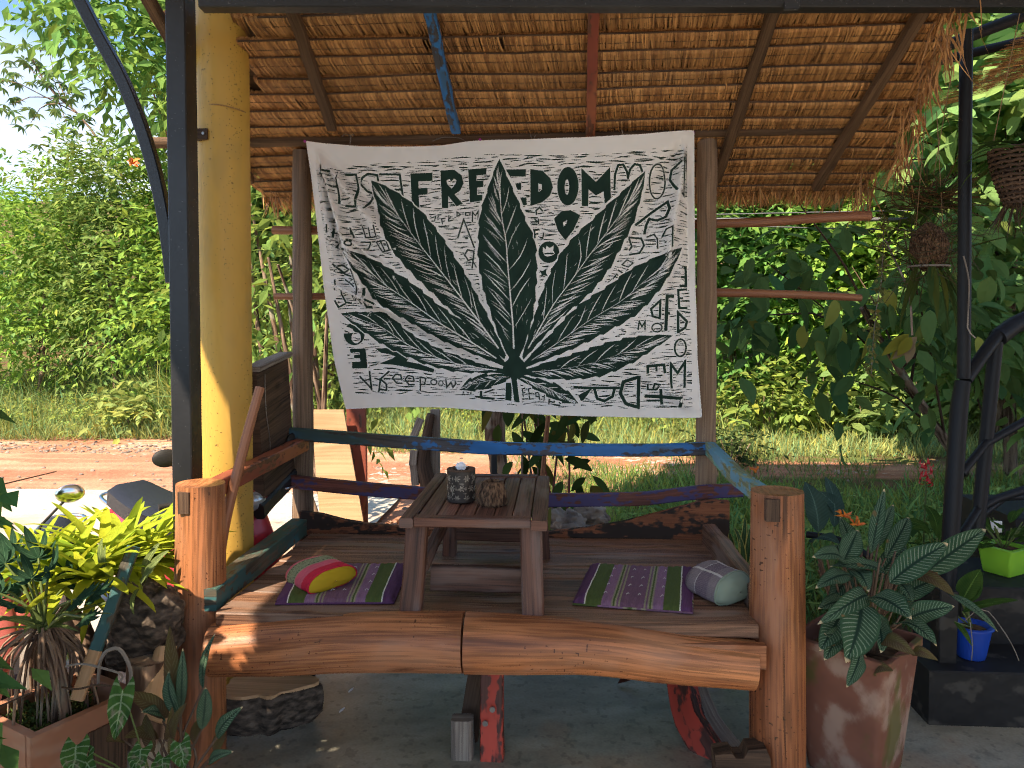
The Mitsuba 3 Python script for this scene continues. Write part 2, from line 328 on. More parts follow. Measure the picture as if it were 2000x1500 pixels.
def ground_color(p, n, uv):
    w = 0.55 * fbm(p.x * 0.7, p.y * 0.7, octaves=4)
    far = 10.25 + w - 0.06 * p.x - 0.75 * smoothstep(0.0, 2.5, p.x)
    near = 7.0 - 2.5 * smoothstep(-2.3, -1.9, p.x) + 3.9 * smoothstep(-0.2, 1.1, p.x) + 0.6 * (fbm(p.x * 1.1 + 7, p.y * 1.1, octaves=4) - 0.5)
    road = smoothstep(near - 0.12, near + 0.12, p.y) * (1 - smoothstep(far - 0.15, far + 0.15, p.y))
    soil = mix((0.055, 0.040, 0.022), (0.17, 0.105, 0.058), fbm(p.x * 2.5, p.y * 2.5, octaves=4))
    soil = mix(soil, (0.075, 0.105, 0.028), smoothstep(0.42, 0.6, fbm(p.x * 5, p.y * 5 + 3, octaves=3)) * 0.8)
    yard = smoothstep(0.0, 0.3, p.x + 2.1) * (1 - smoothstep(4.9, 5.5, p.y + 1.2 * smoothstep(-0.6, 1.2, p.x)))
    litter = mix(earth(p), (0.16, 0.10, 0.06), smoothstep(0.5, 0.62, noise(p.x * 14, p.y * 14)))
    return mix(mix(soil, litter, yard), earth(p), road)
def ground_bump(p, n, uv): return fbm(p.x * 3, p.y * 7, octaves=3) + 0.35 * fbm(p.x * 22, p.y * 22, octaves=2)
textured('earth', ground_color, 0.95, 0.15, bump=ground_bump, bscale=0.03)
# plants: thin leaves that pass light; every leaf has its own vertex colour
def leafmat(name, base, rough=0.42, trans=0.75):
    scene['mat_' + name] = {'type': 'principledthin', 'base_color': base, 'roughness': rough, 'diff_trans': trans, 'spec_trans': 0.0, 'eta': 1.45}
leafmat('leaf', {'type': 'mesh_attribute', 'name': 'vertex_color'}, 0.26, 0.7)
leafmat('dull_leaf', {'type': 'mesh_attribute', 'name': 'vertex_color'}, 0.6, 0.8)
def calathea(p, n, uv):
    s = dr.abs(uv.y); x = uv.x * 17 - s * 2.6
    f = x - dr.floor(x)
    st = smoothstep(0.55, 0.68, f) * (1 - smoothstep(0.80, 0.93, f)) * smoothstep(0.06, 0.16, s) * (1 - smoothstep(0.80, 0.92, s))
    c = mix((0.030, 0.068, 0.040), (0.050, 0.098, 0.056), noise(uv.x * 6, uv.y * 3, p.x * 3))
    c = mix(c, (0.018, 0.038, 0.028), 1 - smoothstep(0.0, 0.22, s))
    c = mix(c, (0.27, 0.34, 0.25), st * (0.40 + 0.5 * noise(uv.x * 5 + p.x * 4, uv.y * 2 + p.z * 3)))
    c = mix(c, (0.16, 0.11, 0.05), smoothstep(0.74, 0.80, fbm(p.x * 30, p.y * 30, p.z * 30, octaves=3)) * 0.8)
    return mix(c, (0.55, 0.45, 0.28), smoothstep(0.955, 0.985, uv.x + 0.02 * noise(p.x * 90, p.z * 90)))
leafmat('striped_leaf', proc(calathea), 0.35, 0.22)
def calathea_dull(p, n, uv):
    s = dr.abs(uv.y); x = uv.x * 14 - s * 2.4; f = x - dr.floor(x)
    st = smoothstep(0.5, 0.68, f) * (1 - smoothstep(0.8, 0.96, f)) * smoothstep(0.05, 0.16, s) * (1 - smoothstep(0.8, 0.95, s))
    c = mix((0.085, 0.055, 0.036), (0.10, 0.085, 0.030), noise(uv.x * 3 + p.x * 5, uv.y * 2))
    return mix(c, (0.17, 0.17, 0.10), st * 0.45)
leafmat('olive_leaf', proc(calathea_dull), 0.4, 0.3)
def caladium(p, n, uv):
    s = dr.abs(uv.y); x = uv.x * 6 - s * 1.1; f = x - dr.floor(x)
    vein = dr.maximum(1 - smoothstep(0.03, 0.10, s), (1 - smoothstep(0.05, 0.16, dr.abs(f - 0.5))) * 0.7)
    c = mix((0.045, 0.115, 0.040), (0.085, 0.19, 0.045), noise(uv.x * 4, uv.y * 3, p.x * 9))
    c = mix(c, (0.30, 0.42, 0.25), vein)
    blot = smoothstep(0.55, 0.72, fbm(uv.x * 4 + p.x * 5, uv.y * 2.5, octaves=3)) * (1 - smoothstep(0.5, 0.8, s))
    return mix(c, (0.34, 0.27, 0.24), blot * 0.5)
leafmat('veined_leaf', proc(caladium), 0.4, 0.6)
def bark_color(p, n, uv):
    g = fbm(uv.x * 5, uv.y * 45 + fbm(uv.x * 3, uv.y * 9) * 5, octaves=4)
    c = mix((0.075, 0.045, 0.032), (0.31, 0.215, 0.155), smoothstep(0.25, 0.75, g))
    return mix(c, (0.34, 0.34, 0.28), smoothstep(0.6, 0.72, fbm(p.x * 7, p.y * 7, p.z * 7)) * 0.6)
textured('bark', bark_color, 0.9, 0.2, bump=lambda p, n, uv: fbm(uv.x * 5, uv.y * 45 + fbm(uv.x * 3, uv.y * 9) * 5, octaves=3), bscale=0.006)
textured('driftwood', lambda p, n, uv: mix((0.030, 0.024, 0.020), (0.19, 0.15, 0.12), smoothstep(0.25, 0.95, fbm(p.x * 38, p.y * 38, p.z * 60, octaves=5))), 0.9, 0.2,
         bump=lambda p, n, uv: fbm(p.x * 30, p.y * 30, p.z * 45, octaves=3), bscale=0.005)
def yellow_color(p, n, uv):
    c = mix((0.50, 0.30, 0.055), (0.58, 0.365, 0.080), fbm(p.x * 6, p.y * 6, p.z * 2))
    band = smoothstep(0.86, 0.90, fbm(p.x * 190, p.y * 190, p.z * 120, octaves=2) + 0.16 * smoothstep(0.45, 0.68, fbm(p.x * 14 + 3, p.y * 14, p.z * 1.1)))
    c = mix(c, (0.09, 0.045, 0.018), band * 0.8)
    return mix(c, (0.40, 0.27, 0.08), smoothstep(0.56, 0.72, fbm(p.x * 9, p.y * 9, p.z * 3.3 + 8)) * 0.5)
textured('yellow_paint', yellow_color, 0.5, 0.4)
def steel_color(p, n, uv):
    c = mix((0.008, 0.0085, 0.011), (0.020, 0.021, 0.025), fbm(p.x * 9, p.y * 9, p.z * 5, octaves=4))
    return mix(c, (0.16, 0.16, 0.165), smoothstep(0.90, 0.93, noise(p.x * 150, p.y * 150, p.z * 110)) * 0.4)
textured('black_steel', steel_color, 0.42, 0.5)
plain('black_pipe', (0.010, 0.011, 0.014), 0.5, 0, 0.25)
textured('black_cement', lambda p, n, uv: mix(mix((0.005, 0.0055, 0.007), (0.016, 0.017, 0.020), fbm(p.x * 6, p.y * 6, p.z * 6, octaves=4)), (0.055, 0.052, 0.048), smoothstep(0.58, 0.72, fbm(p.x * 11 + 2, p.y * 11, p.z * 14, octaves=5)) * 0.7), 0.6, 0.35, bump=lambda p, n, uv: fbm(p.x * 30, p.y * 30, p.z * 30, octaves=3), bscale=0.004)
def terra_color(p, n, uv):
    c = mix((0.30, 0.135, 0.080), (0.42, 0.205, 0.125), fbm(p.x * 7, p.y * 7, p.z * 7, octaves=4))
    return mix(c, (0.46, 0.33, 0.26), smoothstep(0.56, 0.72, fbm(p.x * 5 + 4, p.y * 5, p.z * 9, octaves=4)) * 0.5)
textured('terracotta', terra_color, 0.75, 0.25)
def old_terra(p, n, uv):
    c = mix((0.110, 0.048, 0.035), (0.20, 0.090, 0.062), fbm(p.x * 8, p.y * 8, p.z * 8, octaves=4))
    lime = smoothstep(0.47, 0.66, fbm(p.x * 11 + 1, p.y * 11, p.z * 6.5, octaves=6))
    c = mix(c, (0.34, 0.27, 0.225), lime * 0.55)
    moss = smoothstep(0.54, 0.70, fbm(p.x * 10 + 9, p.y * 10, p.z * 6 + 2, octaves=6))
    return mix(c, (0.085, 0.085, 0.028), moss * 0.85)
textured('old_terracotta', old_terra, 0.85, 0.2)
plain('lime_plastic', (0.23, 0.50, 0.035), 0.35, 0, 0.5)
plain('blue_plastic', (0.012, 0.055, 0.36), 0.35, 0, 0.5)
textured('soil', lambda p, n, uv: mix((0.035, 0.022, 0.014), (0.13, 0.085, 0.05), noise(p.x * 60, p.y * 60, p.z * 60)), 0.95, 0.1)
def cloth_weave(p, n, uv): return fbm(p.x * 26, p.z * 26, octaves=3)
textured('banner_cloth', lambda p, n, uv: mix((0.77, 0.745, 0.72), (0.83, 0.81, 0.79), fbm(p.x * 3, p.z * 3)), 0.85, 0.15, bump=cloth_weave, bscale=0.003)
textured('banner_ink', lambda p, n, uv: mix((0.008, 0.022, 0.017), (0.018, 0.045, 0.032), fbm(p.x * 22, p.z * 14, octaves=3)), 0.8, 0.2)
plain('chrome', (0.75, 0.76, 0.78), 0.12, 1.0)
plain('steel_bolt', (0.30, 0.29, 0.28), 0.4, 0.9)
plain('red_plastic', (0.50, 0.035, 0.055), 0.25, 0, 0.5, clearcoat=0.6, clearcoat_gloss=0.9)
plain('pink_plastic', (0.50, 0.13, 0.11), 0.25, 0, 0.5, clearcoat=0.6, clearcoat_gloss=0.9)
plain('white_plastic', (0.62, 0.62, 0.64), 0.3, 0, 0.5)
plain('black_rubber', (0.016, 0.016, 0.017), 0.6, 0, 0.4)
plain('dark_vinyl', (0.014, 0.015, 0.021), 0.45, 0, 0.5)
plain('headlamp_lens', (0.6, 0.62, 0.65), 0.1, 0.6)
textured('rock', lambda p, n, uv: mix((0.12, 0.095, 0.080), (0.37, 0.31, 0.26), smoothstep(0.2, 0.8, fbm(p.x * 16, p.y * 16, p.z * 20, octaves=5))), 0.9, 0.2)
plain('tissue', (0.82, 0.83, 0.86), 0.9)
plain('white_thread', (0.72, 0.70, 0.66), 0.8)
plain('copper_wire', (0.28, 0.16, 0.07), 0.5)
plain('ginger_red', (0.55, 0.03, 0.03), 0.5)
plain('heliconia_orange', (0.62, 0.15, 0.025), 0.5)
plain('marigold', (0.75, 0.22, 0.02), 0.6)
plain('roof_metal', (0.30, 0.30, 0.31), 0.5, 0.2)
plain('plaster', (0.62, 0.58, 0.52), 0.9)
plain('cable_grey', (0.13, 0.13, 0.145), 0.5)
plain('purple_pin', (0.35, 0.03, 0.28), 0.4)
def green_fn(a, b, edge=None):
    def fn(p, n, uv):
        s = dr.abs(uv.y); c = mix(a, b, noise(uv.x * 5 + p.x * 7, uv.y * 2, p.z * 6))
        c = mix(c, tuple(x * 1.7 for x in b), 1 - smoothstep(0.03, 0.09, s))
        x = uv.x * 16 - s * 2.2; f = x - dr.floor(x); c = c * (0.92 + 0.16 * smoothstep(0.4, 0.6, f))
        if edge is not None: c = mix(c, edge, smoothstep(0.62, 0.78, s))
        return c
    return fn
leafmat('leaf_green', proc(green_fn((0.035, 0.085, 0.022), (0.075, 0.135, 0.030))), 0.38, 0.7)
leafmat('dark_leaf', proc(green_fn((0.022, 0.060, 0.034), (0.045, 0.095, 0.055))), 0.35, 0.5)
leafmat('pale_green_leaf', proc(green_fn((0.12, 0.17, 0.06), (0.19, 0.235, 0.09))), 0.45, 0.6)
leafmat('bluish_leaf', proc(green_fn((0.045, 0.085, 0.070), (0.065, 0.115, 0.095))), 0.4, 0.5)
leafmat('edged_leaf', proc(green_fn((0.03, 0.065, 0.03), (0.05, 0.09, 0.04), (0.33, 0.31, 0.10))), 0.45, 0.4)
# ---------------------------------------------------------------- ground, road, terrace
def terrain_z(x, y):
    x, y = np.asarray(x, float), np.asarray(y, float)
    z = -0.15 + 0 * x
    z = z + np.clip((y - 10.6) / 2.2, 0, 1) ** 1.3 * 0.75 + np.clip(y - 13.0, 0, 60) * 0.22
    z = z + np.clip((y - 10.4) / 2, 0, 1) * 0.35 * (meshkit.fbm(np.stack([x * .5, y * .5, 0 * x], -1), 3, 2) - .5)
    road = np.clip((y - 4) / 1.0, 0, 1)
    return z + road * 0.05 * (meshkit.fbm(np.stack([x * .4, y * 2.2, 0 * x], -1), 3, 5) - .5)
def sheet(xs, ys, zf):
    X, Y_ = np.meshgrid(xs, ys); Zz = zf(X, Y_)
    nx, ny = len(xs), len(ys); i, j = np.meshgrid(np.arange(ny - 1), np.arange(nx - 1), indexing='ij')
    q = np.stack([i * nx + j, i * nx + j + 1, (i + 1) * nx + j + 1, (i + 1) * nx + j], -1).reshape(-1, 4)
    return {'v': np.stack([X, Y_, Zz], -1).reshape(-1, 3), 'f': np.vstack([q[:, [0, 1, 2]], q[:, [0, 2, 3]]])}
xs = np.concatenate([np.linspace(-120, -16, 14), np.linspace(-15, 15, 121), np.linspace(16, 120, 14)])
ys = np.concatenate([np.linspace(-60, -4, 12), np.linspace(-3, 16, 110), np.linspace(16.5, 150, 28)])
single('ground', sheet(xs, ys, terrain_z), 'earth', 'red dirt road and bare earth running past the terrace', 'ground', smooth=True, kind='structure')
def pave_z(x, y): return -0.115 + 0.02 * (meshkit.fbm(np.stack([x, y, 0 * x], -1), 2, 1) - .5) - 0.07 * np.clip((y - 7.15) / .45, 0, 1)
single('driveway', sheet(np.linspace(-9, -1.48, 34), np.linspace(1.0, 7.6, 30), pave_z), 'pavement', 'pale sunlit strip of paving beside the dirt road', 'pavement', smooth=True, kind='structure')
single('terrace_floor', boxm((-1.47, -6.0, -0.30), (8.0, 3.72, 0.0), 0.02), 'concrete', 'worn grey concrete floor under the daybed', 'floor', kind='structure')
# the upper storey above the terrace, out of view: it shades the place
house = thing('house', 'house whose upper storey stands over the concrete terrace', 'building')
part(house, 'upper_storey', boxm((-2.27, -0.4, 3.25), (7.5, 2.75, 7.6), 0.01), 'plaster')
part(house, 'roof', boxm((-2.40, -0.7, 7.6), (7.8, 3.0, 7.75), 0.01), 'roof_metal')
part(house, 'added_shade_wall', boxm((2.45, -0.4, 0.0), (2.60, 2.60, 3.24), 0.01), 'plaster')  # added unseen wall, blocks sky light so the stairs go darker
for x in (-1.7, 3.6): part(house, 'pillar', boxm((x, -0.3, 0.0), (x + .2, -.1, 3.25), 0.01), 'plaster')
# ---------------------------------------------------------------- thatched shelter
def roof_z(y): return 2.42 + 0.44 * (3.5 - y)
SL = unit(A(0, 1, -0.44)); UPN = unit(A(0, 0.44, 1))
def straw_row(x0, x1, ztop, y, reach, n, dens_seed, hang=0.0, lift=0.030, slx=0.0, gap=None):
    """one course of straw: bent over a lath at (y), seen from below; reach = visible length down the slope"""
    r = np.random.default_rng(dens_seed)
    x = np.linspace(x0, x1, n) + r.normal(0, .35 * (x1 - x0) / n, n)
    if gap is not None: x = x[(x < gap[0]) | (x > gap[1])]
    x = x[(meshkit.noise(np.stack([x * 2.6, x * 0 + y * 17, x * 0], -1), 8) > .10) | (r.random(len(x)) < .5)]
    N = len(x)
    wv = 0.012 * (meshkit.noise(np.stack([x * 1.9, x * 0 + y * 5, x * 0], -1), 3) - .5) * 2
    b = np.stack([x, y + wv + r.normal(0, .002, N), ztop(y) + wv * -.44 - 0.020 + r.normal(0, .0025, N)], 1)
    L = reach * r.uniform(0.92, 1.12, N) + hang * r.random(N) ** 2
    dx = slx + r.normal(0, 0.04, N) + 0.05 * (meshkit.noise(np.stack([x * 14, x * 0 + y * 9, x * 0], -1), 6) - .5)
    lay = (np.arange(N) % 2) * 0.006
    w = r.uniform(0.0034, 0.0066, N) / 2
    pts = []
    # over the lath (upper back), under it, then down the slope rising slightly past the next lath
    for s, h in ((-0.009, 0.010), (-0.0105, -0.006), (0.001, -0.0140), (0.020, -0.0125), (0.5, -0.003), (1.0, 0.014)):
        ss = s if abs(s) < .1 else s * L
        pts.append(b + SL * np.reshape(ss, (-1, 1)) + UPN * (h + lay)[:, None] * 1.0 + A(1, 0, 0) * (dx * ss)[:, None])
    P = np.stack(pts, 1); K = P.shape[1]
    tw = r.normal(0, .22, N); sd = np.stack([np.cos(tw), 0 * tw, np.sin(tw)], 1)[:, None]
    ww = w[:, None, None] * np.array([1, 1, 1, 1, .9, .45])[None, :, None]
    v = np.stack([P - sd * ww, P + sd * ww], 2).reshape(N, -1, 3)
    F = np.array([[2 * i, 2 * i + 1, 2 * i + 3] for i in range(K - 1)] + [[2 * i, 2 * i + 3, 2 * i + 2] for i in range(K - 1)])
    f = (F[None] + (np.arange(N) * 2 * K)[:, None, None]).reshape(-1, 3)
    ids = r.integers(0, 4000, N) + 4096 * (dens_seed % 997) + .5
    uv = np.stack([np.repeat(ids, 2 * K), np.tile(np.repeat(np.linspace(0, 1, K), 2), N)], 1)
    return {'v': v.reshape(-1, 3), 'f': f, 'uv': uv}
shelter = thing('thatched_shelter', 'straw thatched lean-to roof on wooden posts over the daybed', 'shelter')
Y0, DY = 2.70, 0.0968
def left_x(y): return -1.62 + (0.06 if y > 2.95 else 0.42 if y < 2.9 else 0.0) + 0.02 * math.sin(y * 40)
def right_x(y): return 1.43 + 0.19 * (y - 2.9) + 0.03 * math.sin(y * 31) + 0.02 * math.sin(y * 77) - (0.10 if y > 3.80 else 0)
rows = [Y0 + k * DY + 0.007 * math.sin(k * 2.7) for k in range(14)]
for k, y in enumerate(rows):
    a, b = left_x(y), right_x(y)
    n = int((b - a) / 0.0019)
    m = straw_row(a, b, roof_z, y, 0.125 if k < 13 else 0.10, n, 100 + k, hang=0.02 if k < 13 else 0.12, slx=0.10, gap=(-1.45, -1.275 if y > 2.98 else -1.20) if y < 3.20 else None)
    row = part(shelter, 'thatch_row', m, 'straw')
    xs_ = np.linspace((a if y > 3.20 else -1.27 if y > 2.98 else -1.15) + .01, b - .01, 26)
    wv = 0.012 * (meshkit.noise(np.stack([xs_ * 1.9, xs_ * 0 + y * 5, xs_ * 0], -1), 3) - .5) * 2
    part(row, 'lath', tube(np.stack([xs_, y + wv, roof_z(y) - .44 * wv - 0.020], 1), 0.0075, 6), 'rafter_wood', True)
    part(row, 'shadow_line', tube(np.stack([xs_, y + wv - 0.0150, roof_z(y - .0150) - .44 * wv - 0.0285], 1) + rng.normal(0, .0010, (26, 3)), 0.0040, 5), 'dark_wood', True)  # added dark tube, draws the shadow line above each straw fold
    part(row, 'stitching', tube(np.stack([xs_, y + wv + 0.026, roof_z(y + .026) - .44 * wv - 0.0335], 1) + rng.normal(0, .0009, (26, 3)), 0.0012, 4), 'dark_wood', True)
# the weathered layer on top of the courses
cov = []
for k in range(9):
    y = 2.62 + k * 0.17
    m = straw_row(left_x(y) - .02, right_x(y) + .03, lambda q: roof_z(q) + 0.075, y, 0.30, 1500, 300 + k, hang=.05, gap=(-1.45, -1.275) if y < 3.20 else None)
    cov.append(m)
part(shelter, 'outer_thatch', cat(*cov), 'straw', kind='stuff')
part(shelter, 'thatch_backing', cat(*[slab([(0.335, 0), (2.90, 0), (3.05, 1.10), (2.98, 1.32), (0.05, 1.32), (0.05, .58), (.335, .58)], 0.02, A(-1.56, 2.66, roof_z(2.66) + 0.035), (1, 0, 0), SL)]), 'rafter_wood')
# ragged ends: hanging straws at the eave and at the right edge
def fringe(pts, Ls, seed, w=0.006, spread=.25):
    r = np.random.default_rng(seed); N = len(pts)
    d = unit(np.stack([r.normal(0, spread, N), r.normal(.1, spread, N), -np.ones(N)], 1))
    m = leaves(pts, d, unit(r.normal(size=(N, 3)) * A(1, 1, .2)), Ls, w * r.uniform(.6, 1.5, N), 3, r.normal(0, .35, N), 0.1)
    m['uv'] = np.stack([np.repeat(r.integers(0, 4000, N) + .5, len(m['v']) // N), m['uv'][:, 0]], 1); return m
r_ = np.random.default_rng(5)
ex = r_.uniform(-1.55, 1.52, 900); clump = meshkit.noise(np.stack([ex * 6, ex * 0, ex * 0], -1), 9)
ye = 3.985 + r_.normal(0, .025, 900)
part(shelter, 'eave_fringe', fringe(np.stack([ex, ye, roof_z(ye) - .01], 1), 0.03 + 0.20 * clump ** 2 * r_.random(900) + 0.03 * (ex > 0.6), 21), 'straw', kind='stuff')
yy = r_.uniform(2.78, 3.98, 420); xx = np.array([right_x(q) for q in yy]) + r_.normal(0, .02, 420)
part(shelter, 'edge_fringe', fringe(np.stack([xx, yy, roof_z(yy) - .015], 1), 0.05 + 0.22 * r_.random(420) ** 2, 22, 0.007, .3), 'straw', kind='stuff')
# purlin (ridge of the frame that the banner hangs from), posts and rafters
part(shelter, 'beam', log([(-1.917,3.560,2.364),(-1.182,3.560,2.363),(-0.261,3.560,2.367),(0.626,3.560,2.377),(1.318,3.560,2.378)], [.027, .026, .026, .024], 12, bump=.004), 'rafter_wood', True)
for nm, mat, P in (('rafter', 'rafter_wood', ((-0.982,2.841,2.691), (-1.019,3.431,2.360))), ('rafter', 'blue_paint', ((-0.472,2.871,2.691), (-0.462,3.464,2.360))),
                   ('rafter', 'red_paint', ((0.131,2.908,2.691), (0.143,3.501,2.383))), ('rafter', 'rafter_wood', ((0.778,2.946,2.691), (0.774,3.836,2.264))),
                   ('rafter', 'rafter_wood', ((1.304,2.978,2.691), (1.273,3.905,2.222))), ('rafter', 'rafter_wood', ((-1.493,2.751,2.741), (-1.548,3.795,2.177)))):
    P = np.array(P); q = []
    for p in P: q.append((p[0], p[1], roof_z(p[1]) - 0.062))
    q = np.array(q); q = np.vstack([q[0] + (q[0] - q[1]) * .12, q[1]])
    part(shelter, nm, timber(q, 0.042, 0.040, c=.004, wob=.004), mat, label='rafter with worn blue paint' if mat == 'blue_paint' else 'reddish brown rafter' if mat == 'red_paint' else None)
part(shelter, 'post', log([(-1.235, 3.62, -0.1), (-1.225, 3.62, 1.0), (-1.222, 3.62, 2.33)], [.052, .048, .042], 18, bump=.006), 'post_wood', True)
part(shelter, 'post', log([(0.695, 3.62, -0.1), (0.688, 3.62, 1.2), (0.686, 3.62, 2.40)], [.050, .047, .046], 18, bump=.007), 'post_wood', True)
for P, r in (([(-1.392,3.690,1.963),(-0.468,3.690,1.958),(0.651,3.690,1.977),(0.937,3.690,1.984),(1.219,3.690,2.001),(1.453,3.690,2.011)], (.020, .022, .022)), ([(-1.387,3.690,1.640),(-0.469,3.690,1.641),(0.653,3.690,1.655),(1.034,3.690,1.647),(1.415,3.690,1.627)], (.016, .019, .021, .018))):
    part(shelter, 'crossbar', log(P, r, 12, bump=.003), 'bamboo', True)
for P in ([(-0.998,3.520,2.368),(-0.988,3.520,2.382),(-0.955,3.520,2.372),(-0.960,3.520,2.330),(-0.955,3.520,2.381),(-0.940,3.520,2.376)], [(-0.576,3.520,2.343),(-0.517,3.520,2.361),(-0.446,3.520,2.355),(-0.411,3.520,2.322),(-0.434,3.520,2.336),(-0.418,3.520,2.317)], [(-0.127,3.520,2.369),(-0.118,3.520,2.336),(-0.104,3.520,2.364)], [(0.276,3.520,2.391),(0.289,3.520,2.372),(0.283,3.520,2.340),(0.294,3.520,2.363)]):
    part(shelter, 'tie_wire', tube(resample(P, 12), .0022, 5), 'grey_wood', True)
# ---------------------------------------------------------------- black steel frame, yellow column
steel = thing('steel_frame', 'black steel post with arched brace and long beam along the top edge', 'frame')
part(steel, 'post', timber([(-1.387,2.778,2.750), (-1.356,2.728,0.899), (-1.343,2.709,0.194)], 0.072, 0.10, up=(0.06, -0.998, 0.0), c=.004, wob=0), 'black_steel')
part(steel, 'beam', timber([(-1.253,2.663,2.637), (2.082,2.863,2.637)], 0.06, 0.060, c=.004, wob=0), 'black_steel')
part(steel, 'brace', timber([(-1.840,2.803,2.810),(-1.790,2.803,2.724),(-1.721,2.804,2.590),(-1.627,2.804,2.418),(-1.541,2.803,2.198),(-1.491,2.801,2.016),(-1.458,2.798,1.835),(-1.437,2.795,1.659)], 0.044, 0.04, up=(0.06, -1, 0), c=.004, wob=0, n=22), 'black_steel')
part(steel, 'cleat', boxm((0.777,2.743,2.592), (0.827,2.727,2.614), .002), 'black_steel')
col = thing('yellow_column', 'round yellow painted column with dark specks behind the black post', 'column')
part(col, 'shaft', log([(-1.350, 3.05, 0.0), (-1.350, 3.05, 1.4), (-1.350, 3.05, 3.20)], [.100, .101, .102], 40, n=60, bump=.0012), 'yellow_paint', True)
part(col, 'wire', tube(resample([(-1.437, 3.005, 2.360), (-1.385, 2.960, 2.363), (-1.336, 2.946, 2.361), (-1.275, 2.963, 2.352), (-1.240, 3.005, 2.344)], 16), .0022, 5), 'copper_wire', True)
part(col, 'bracket', boxm((-1.430, 2.940, 2.225), (-1.368, 2.975, 2.268), .002), 'dark_wood')
part(col, 'bolt', tube([(-1.382, 2.934, 2.247), (-1.382, 2.948, 2.247)], .006, 8), 'steel_bolt')
# ---------------------------------------------------------------- daybed
bed = thing('daybed', 'wooden daybed of thick polished logs and planks with painted rails', 'daybed')
part(bed, 'post', log([(0.722, 2.53, -0.02), (0.716, 2.53, 0.5), (0.712, 2.53, 0.962)], [.089, .086, .083], 36, bump=.005, freq=(4, 4, 1.2), seed=2), 'log_wood', True)
part(bed, 'post', log([(-1.250, 2.57, -0.02), (-1.240, 2.57, 0.5), (-1.232, 2.57, 0.955)], [.090, .087, .081], 36, bump=.005, freq=(4, 4, 1.2), seed=3), 'log_wood', True)
part(bed, 'log', log([(-1.143,2.460,0.423),(-0.893,2.460,0.440),(-0.619,2.460,0.458),(-0.305,2.460,0.468)], [.086, .092, .096, .096], 40, bump=.009, freq=(2.5, 6, 6), seed=4), 'log_wood', True)
part(bed, 'log', log([(-0.298,2.460,0.468),(0.018,2.460,0.466),(0.346,2.460,0.439),(0.624,2.460,0.417)], [.095, .088, .083, .075], 40, bump=.007, freq=(2.5, 6, 6), seed=5), 'log_wood', True)
edges = [2.445, 2.655, 2.86, 3.005, 3.175, 3.29, 3.425]
for k in range(6):
    a, b = edges[k] + .003, edges[k + 1] - .003
    th = 0.045 if k == 0 else 0.028
    part(bed, 'plank', timber([(-1.125, (a + b) / 2, 0.55 - th / 2 + .002 * math.sin(k * 5)), (-0.2, (a + b) / 2, 0.55 - th / 2), (0.64 if k else 0.635, (a + b) / 2, 0.55 - th / 2 + .002 * math.cos(k * 4))], b - a, th, wob=.002, c=.005), 'plank_wood')
part(bed, 'joist', boxm((-1.12, 2.55, 0.43), (0.66, 2.60, 0.50)), 'dark_wood')
part(bed, 'joist', boxm((-1.12, 3.36, 0.42), (0.66, 3.41, 0.515)), 'dark_wood')
part(bed, 'joist', boxm((-0.30, 2.62, 0.44), (-0.24, 3.34, 0.515)), 'dark_wood')
part(bed, 'wedge_board', slab([(0, 0), (0, .045), (.40, .045), (.40, -.03)], .03, A(0.25, 2.44, 0.455), (1, 0, 0), (0, 0, 1)), 'log_wood')
part(bed, 'side_board', timber([(-1.185, 2.50, 0.572), (-1.185, 3.44, 0.575)], .075, .075, wob=.002), 'teal_paint', label='teal painted board along the left side')
part(bed, 'side_board', timber([(0.672, 2.62, 0.575), (0.668, 3.00, 0.585), (0.655, 3.36, 0.59)], .055, .095, wob=.006), 'plank_wood')
part(bed, 'back_board', slab([tuple(q) for q in (np.array([(-1.182,3.430,0.503),(-1.181,3.430,0.645),(-1.085,3.430,0.636),(-0.979,3.430,0.610),(-0.865,3.430,0.593),(-0.660,3.430,0.580),(-0.438,3.430,0.562),(-0.067,3.430,0.566),(0.139,3.430,0.592),(0.298,3.430,0.622),(0.479,3.430,0.671),(0.614,3.430,0.710),(0.703,3.430,0.722),(0.759,3.430,0.719),(0.761,3.430,0.456)])[::-1][:, [0, 2]] - A(0, 0))], .032, A(0, 3.462, 0), (1, 0, 0), (0, 0, 1)), 'burnt_wood', label='scorched board with a curved top along the back')
part(bed, 'back_rail', timber([(-1.289,3.520,0.771),(-0.930,3.520,0.737),(-0.617,3.520,0.717),(-0.330,3.520,0.699),(-0.046,3.520,0.696),(0.375,3.520,0.707),(0.606,3.520,0.736),(0.836,3.520,0.753)], .035, .060, wob=.002), 'indigo_paint', label='lower back rail with worn indigo and red paint')
part(bed, 'back_rail', timber([(-1.277,3.540,0.991),(-0.619,3.540,0.948),(-0.212,3.540,0.928),(0.259,3.540,0.926),(0.705,3.540,0.937)], .045, .056, wob=.002), 'blue_rail_paint', label='upper back rail with worn bright blue paint')
part(bed, 'side_rail', timber([(-1.225, 2.53, 0.915), (-1.218, 3.0, 0.925), (-1.212, 3.58, 0.935)], .058, .062, wob=.002), 'red_paint', label='brick red side rail')
part(bed, 'side_rail', timber([(0.706, 2.52, 0.915), (0.697, 3.0, 0.910), (0.692, 3.53, 0.938)], .048, .062, wob=.002), 'pale_blue_paint', label='side rail in faded blue and green')
part(bed, 'tenon', boxm((0.655, 2.441, 0.882), (0.697, 2.50, 0.952), .003), 'dark_wood')
part(bed, 'tenon', boxm((-1.272, 2.483, 0.868), (-1.232, 2.54, 0.940), .003), 'dark_wood')
part(bed, 'leg', timber([(-0.230,2.678,0.295), (-0.228,2.633,0.098), (-0.222,2.587,-0.127)], .080, .05, up=(0, 1, 0), wob=.002), 'red_worn', label='red painted leg')
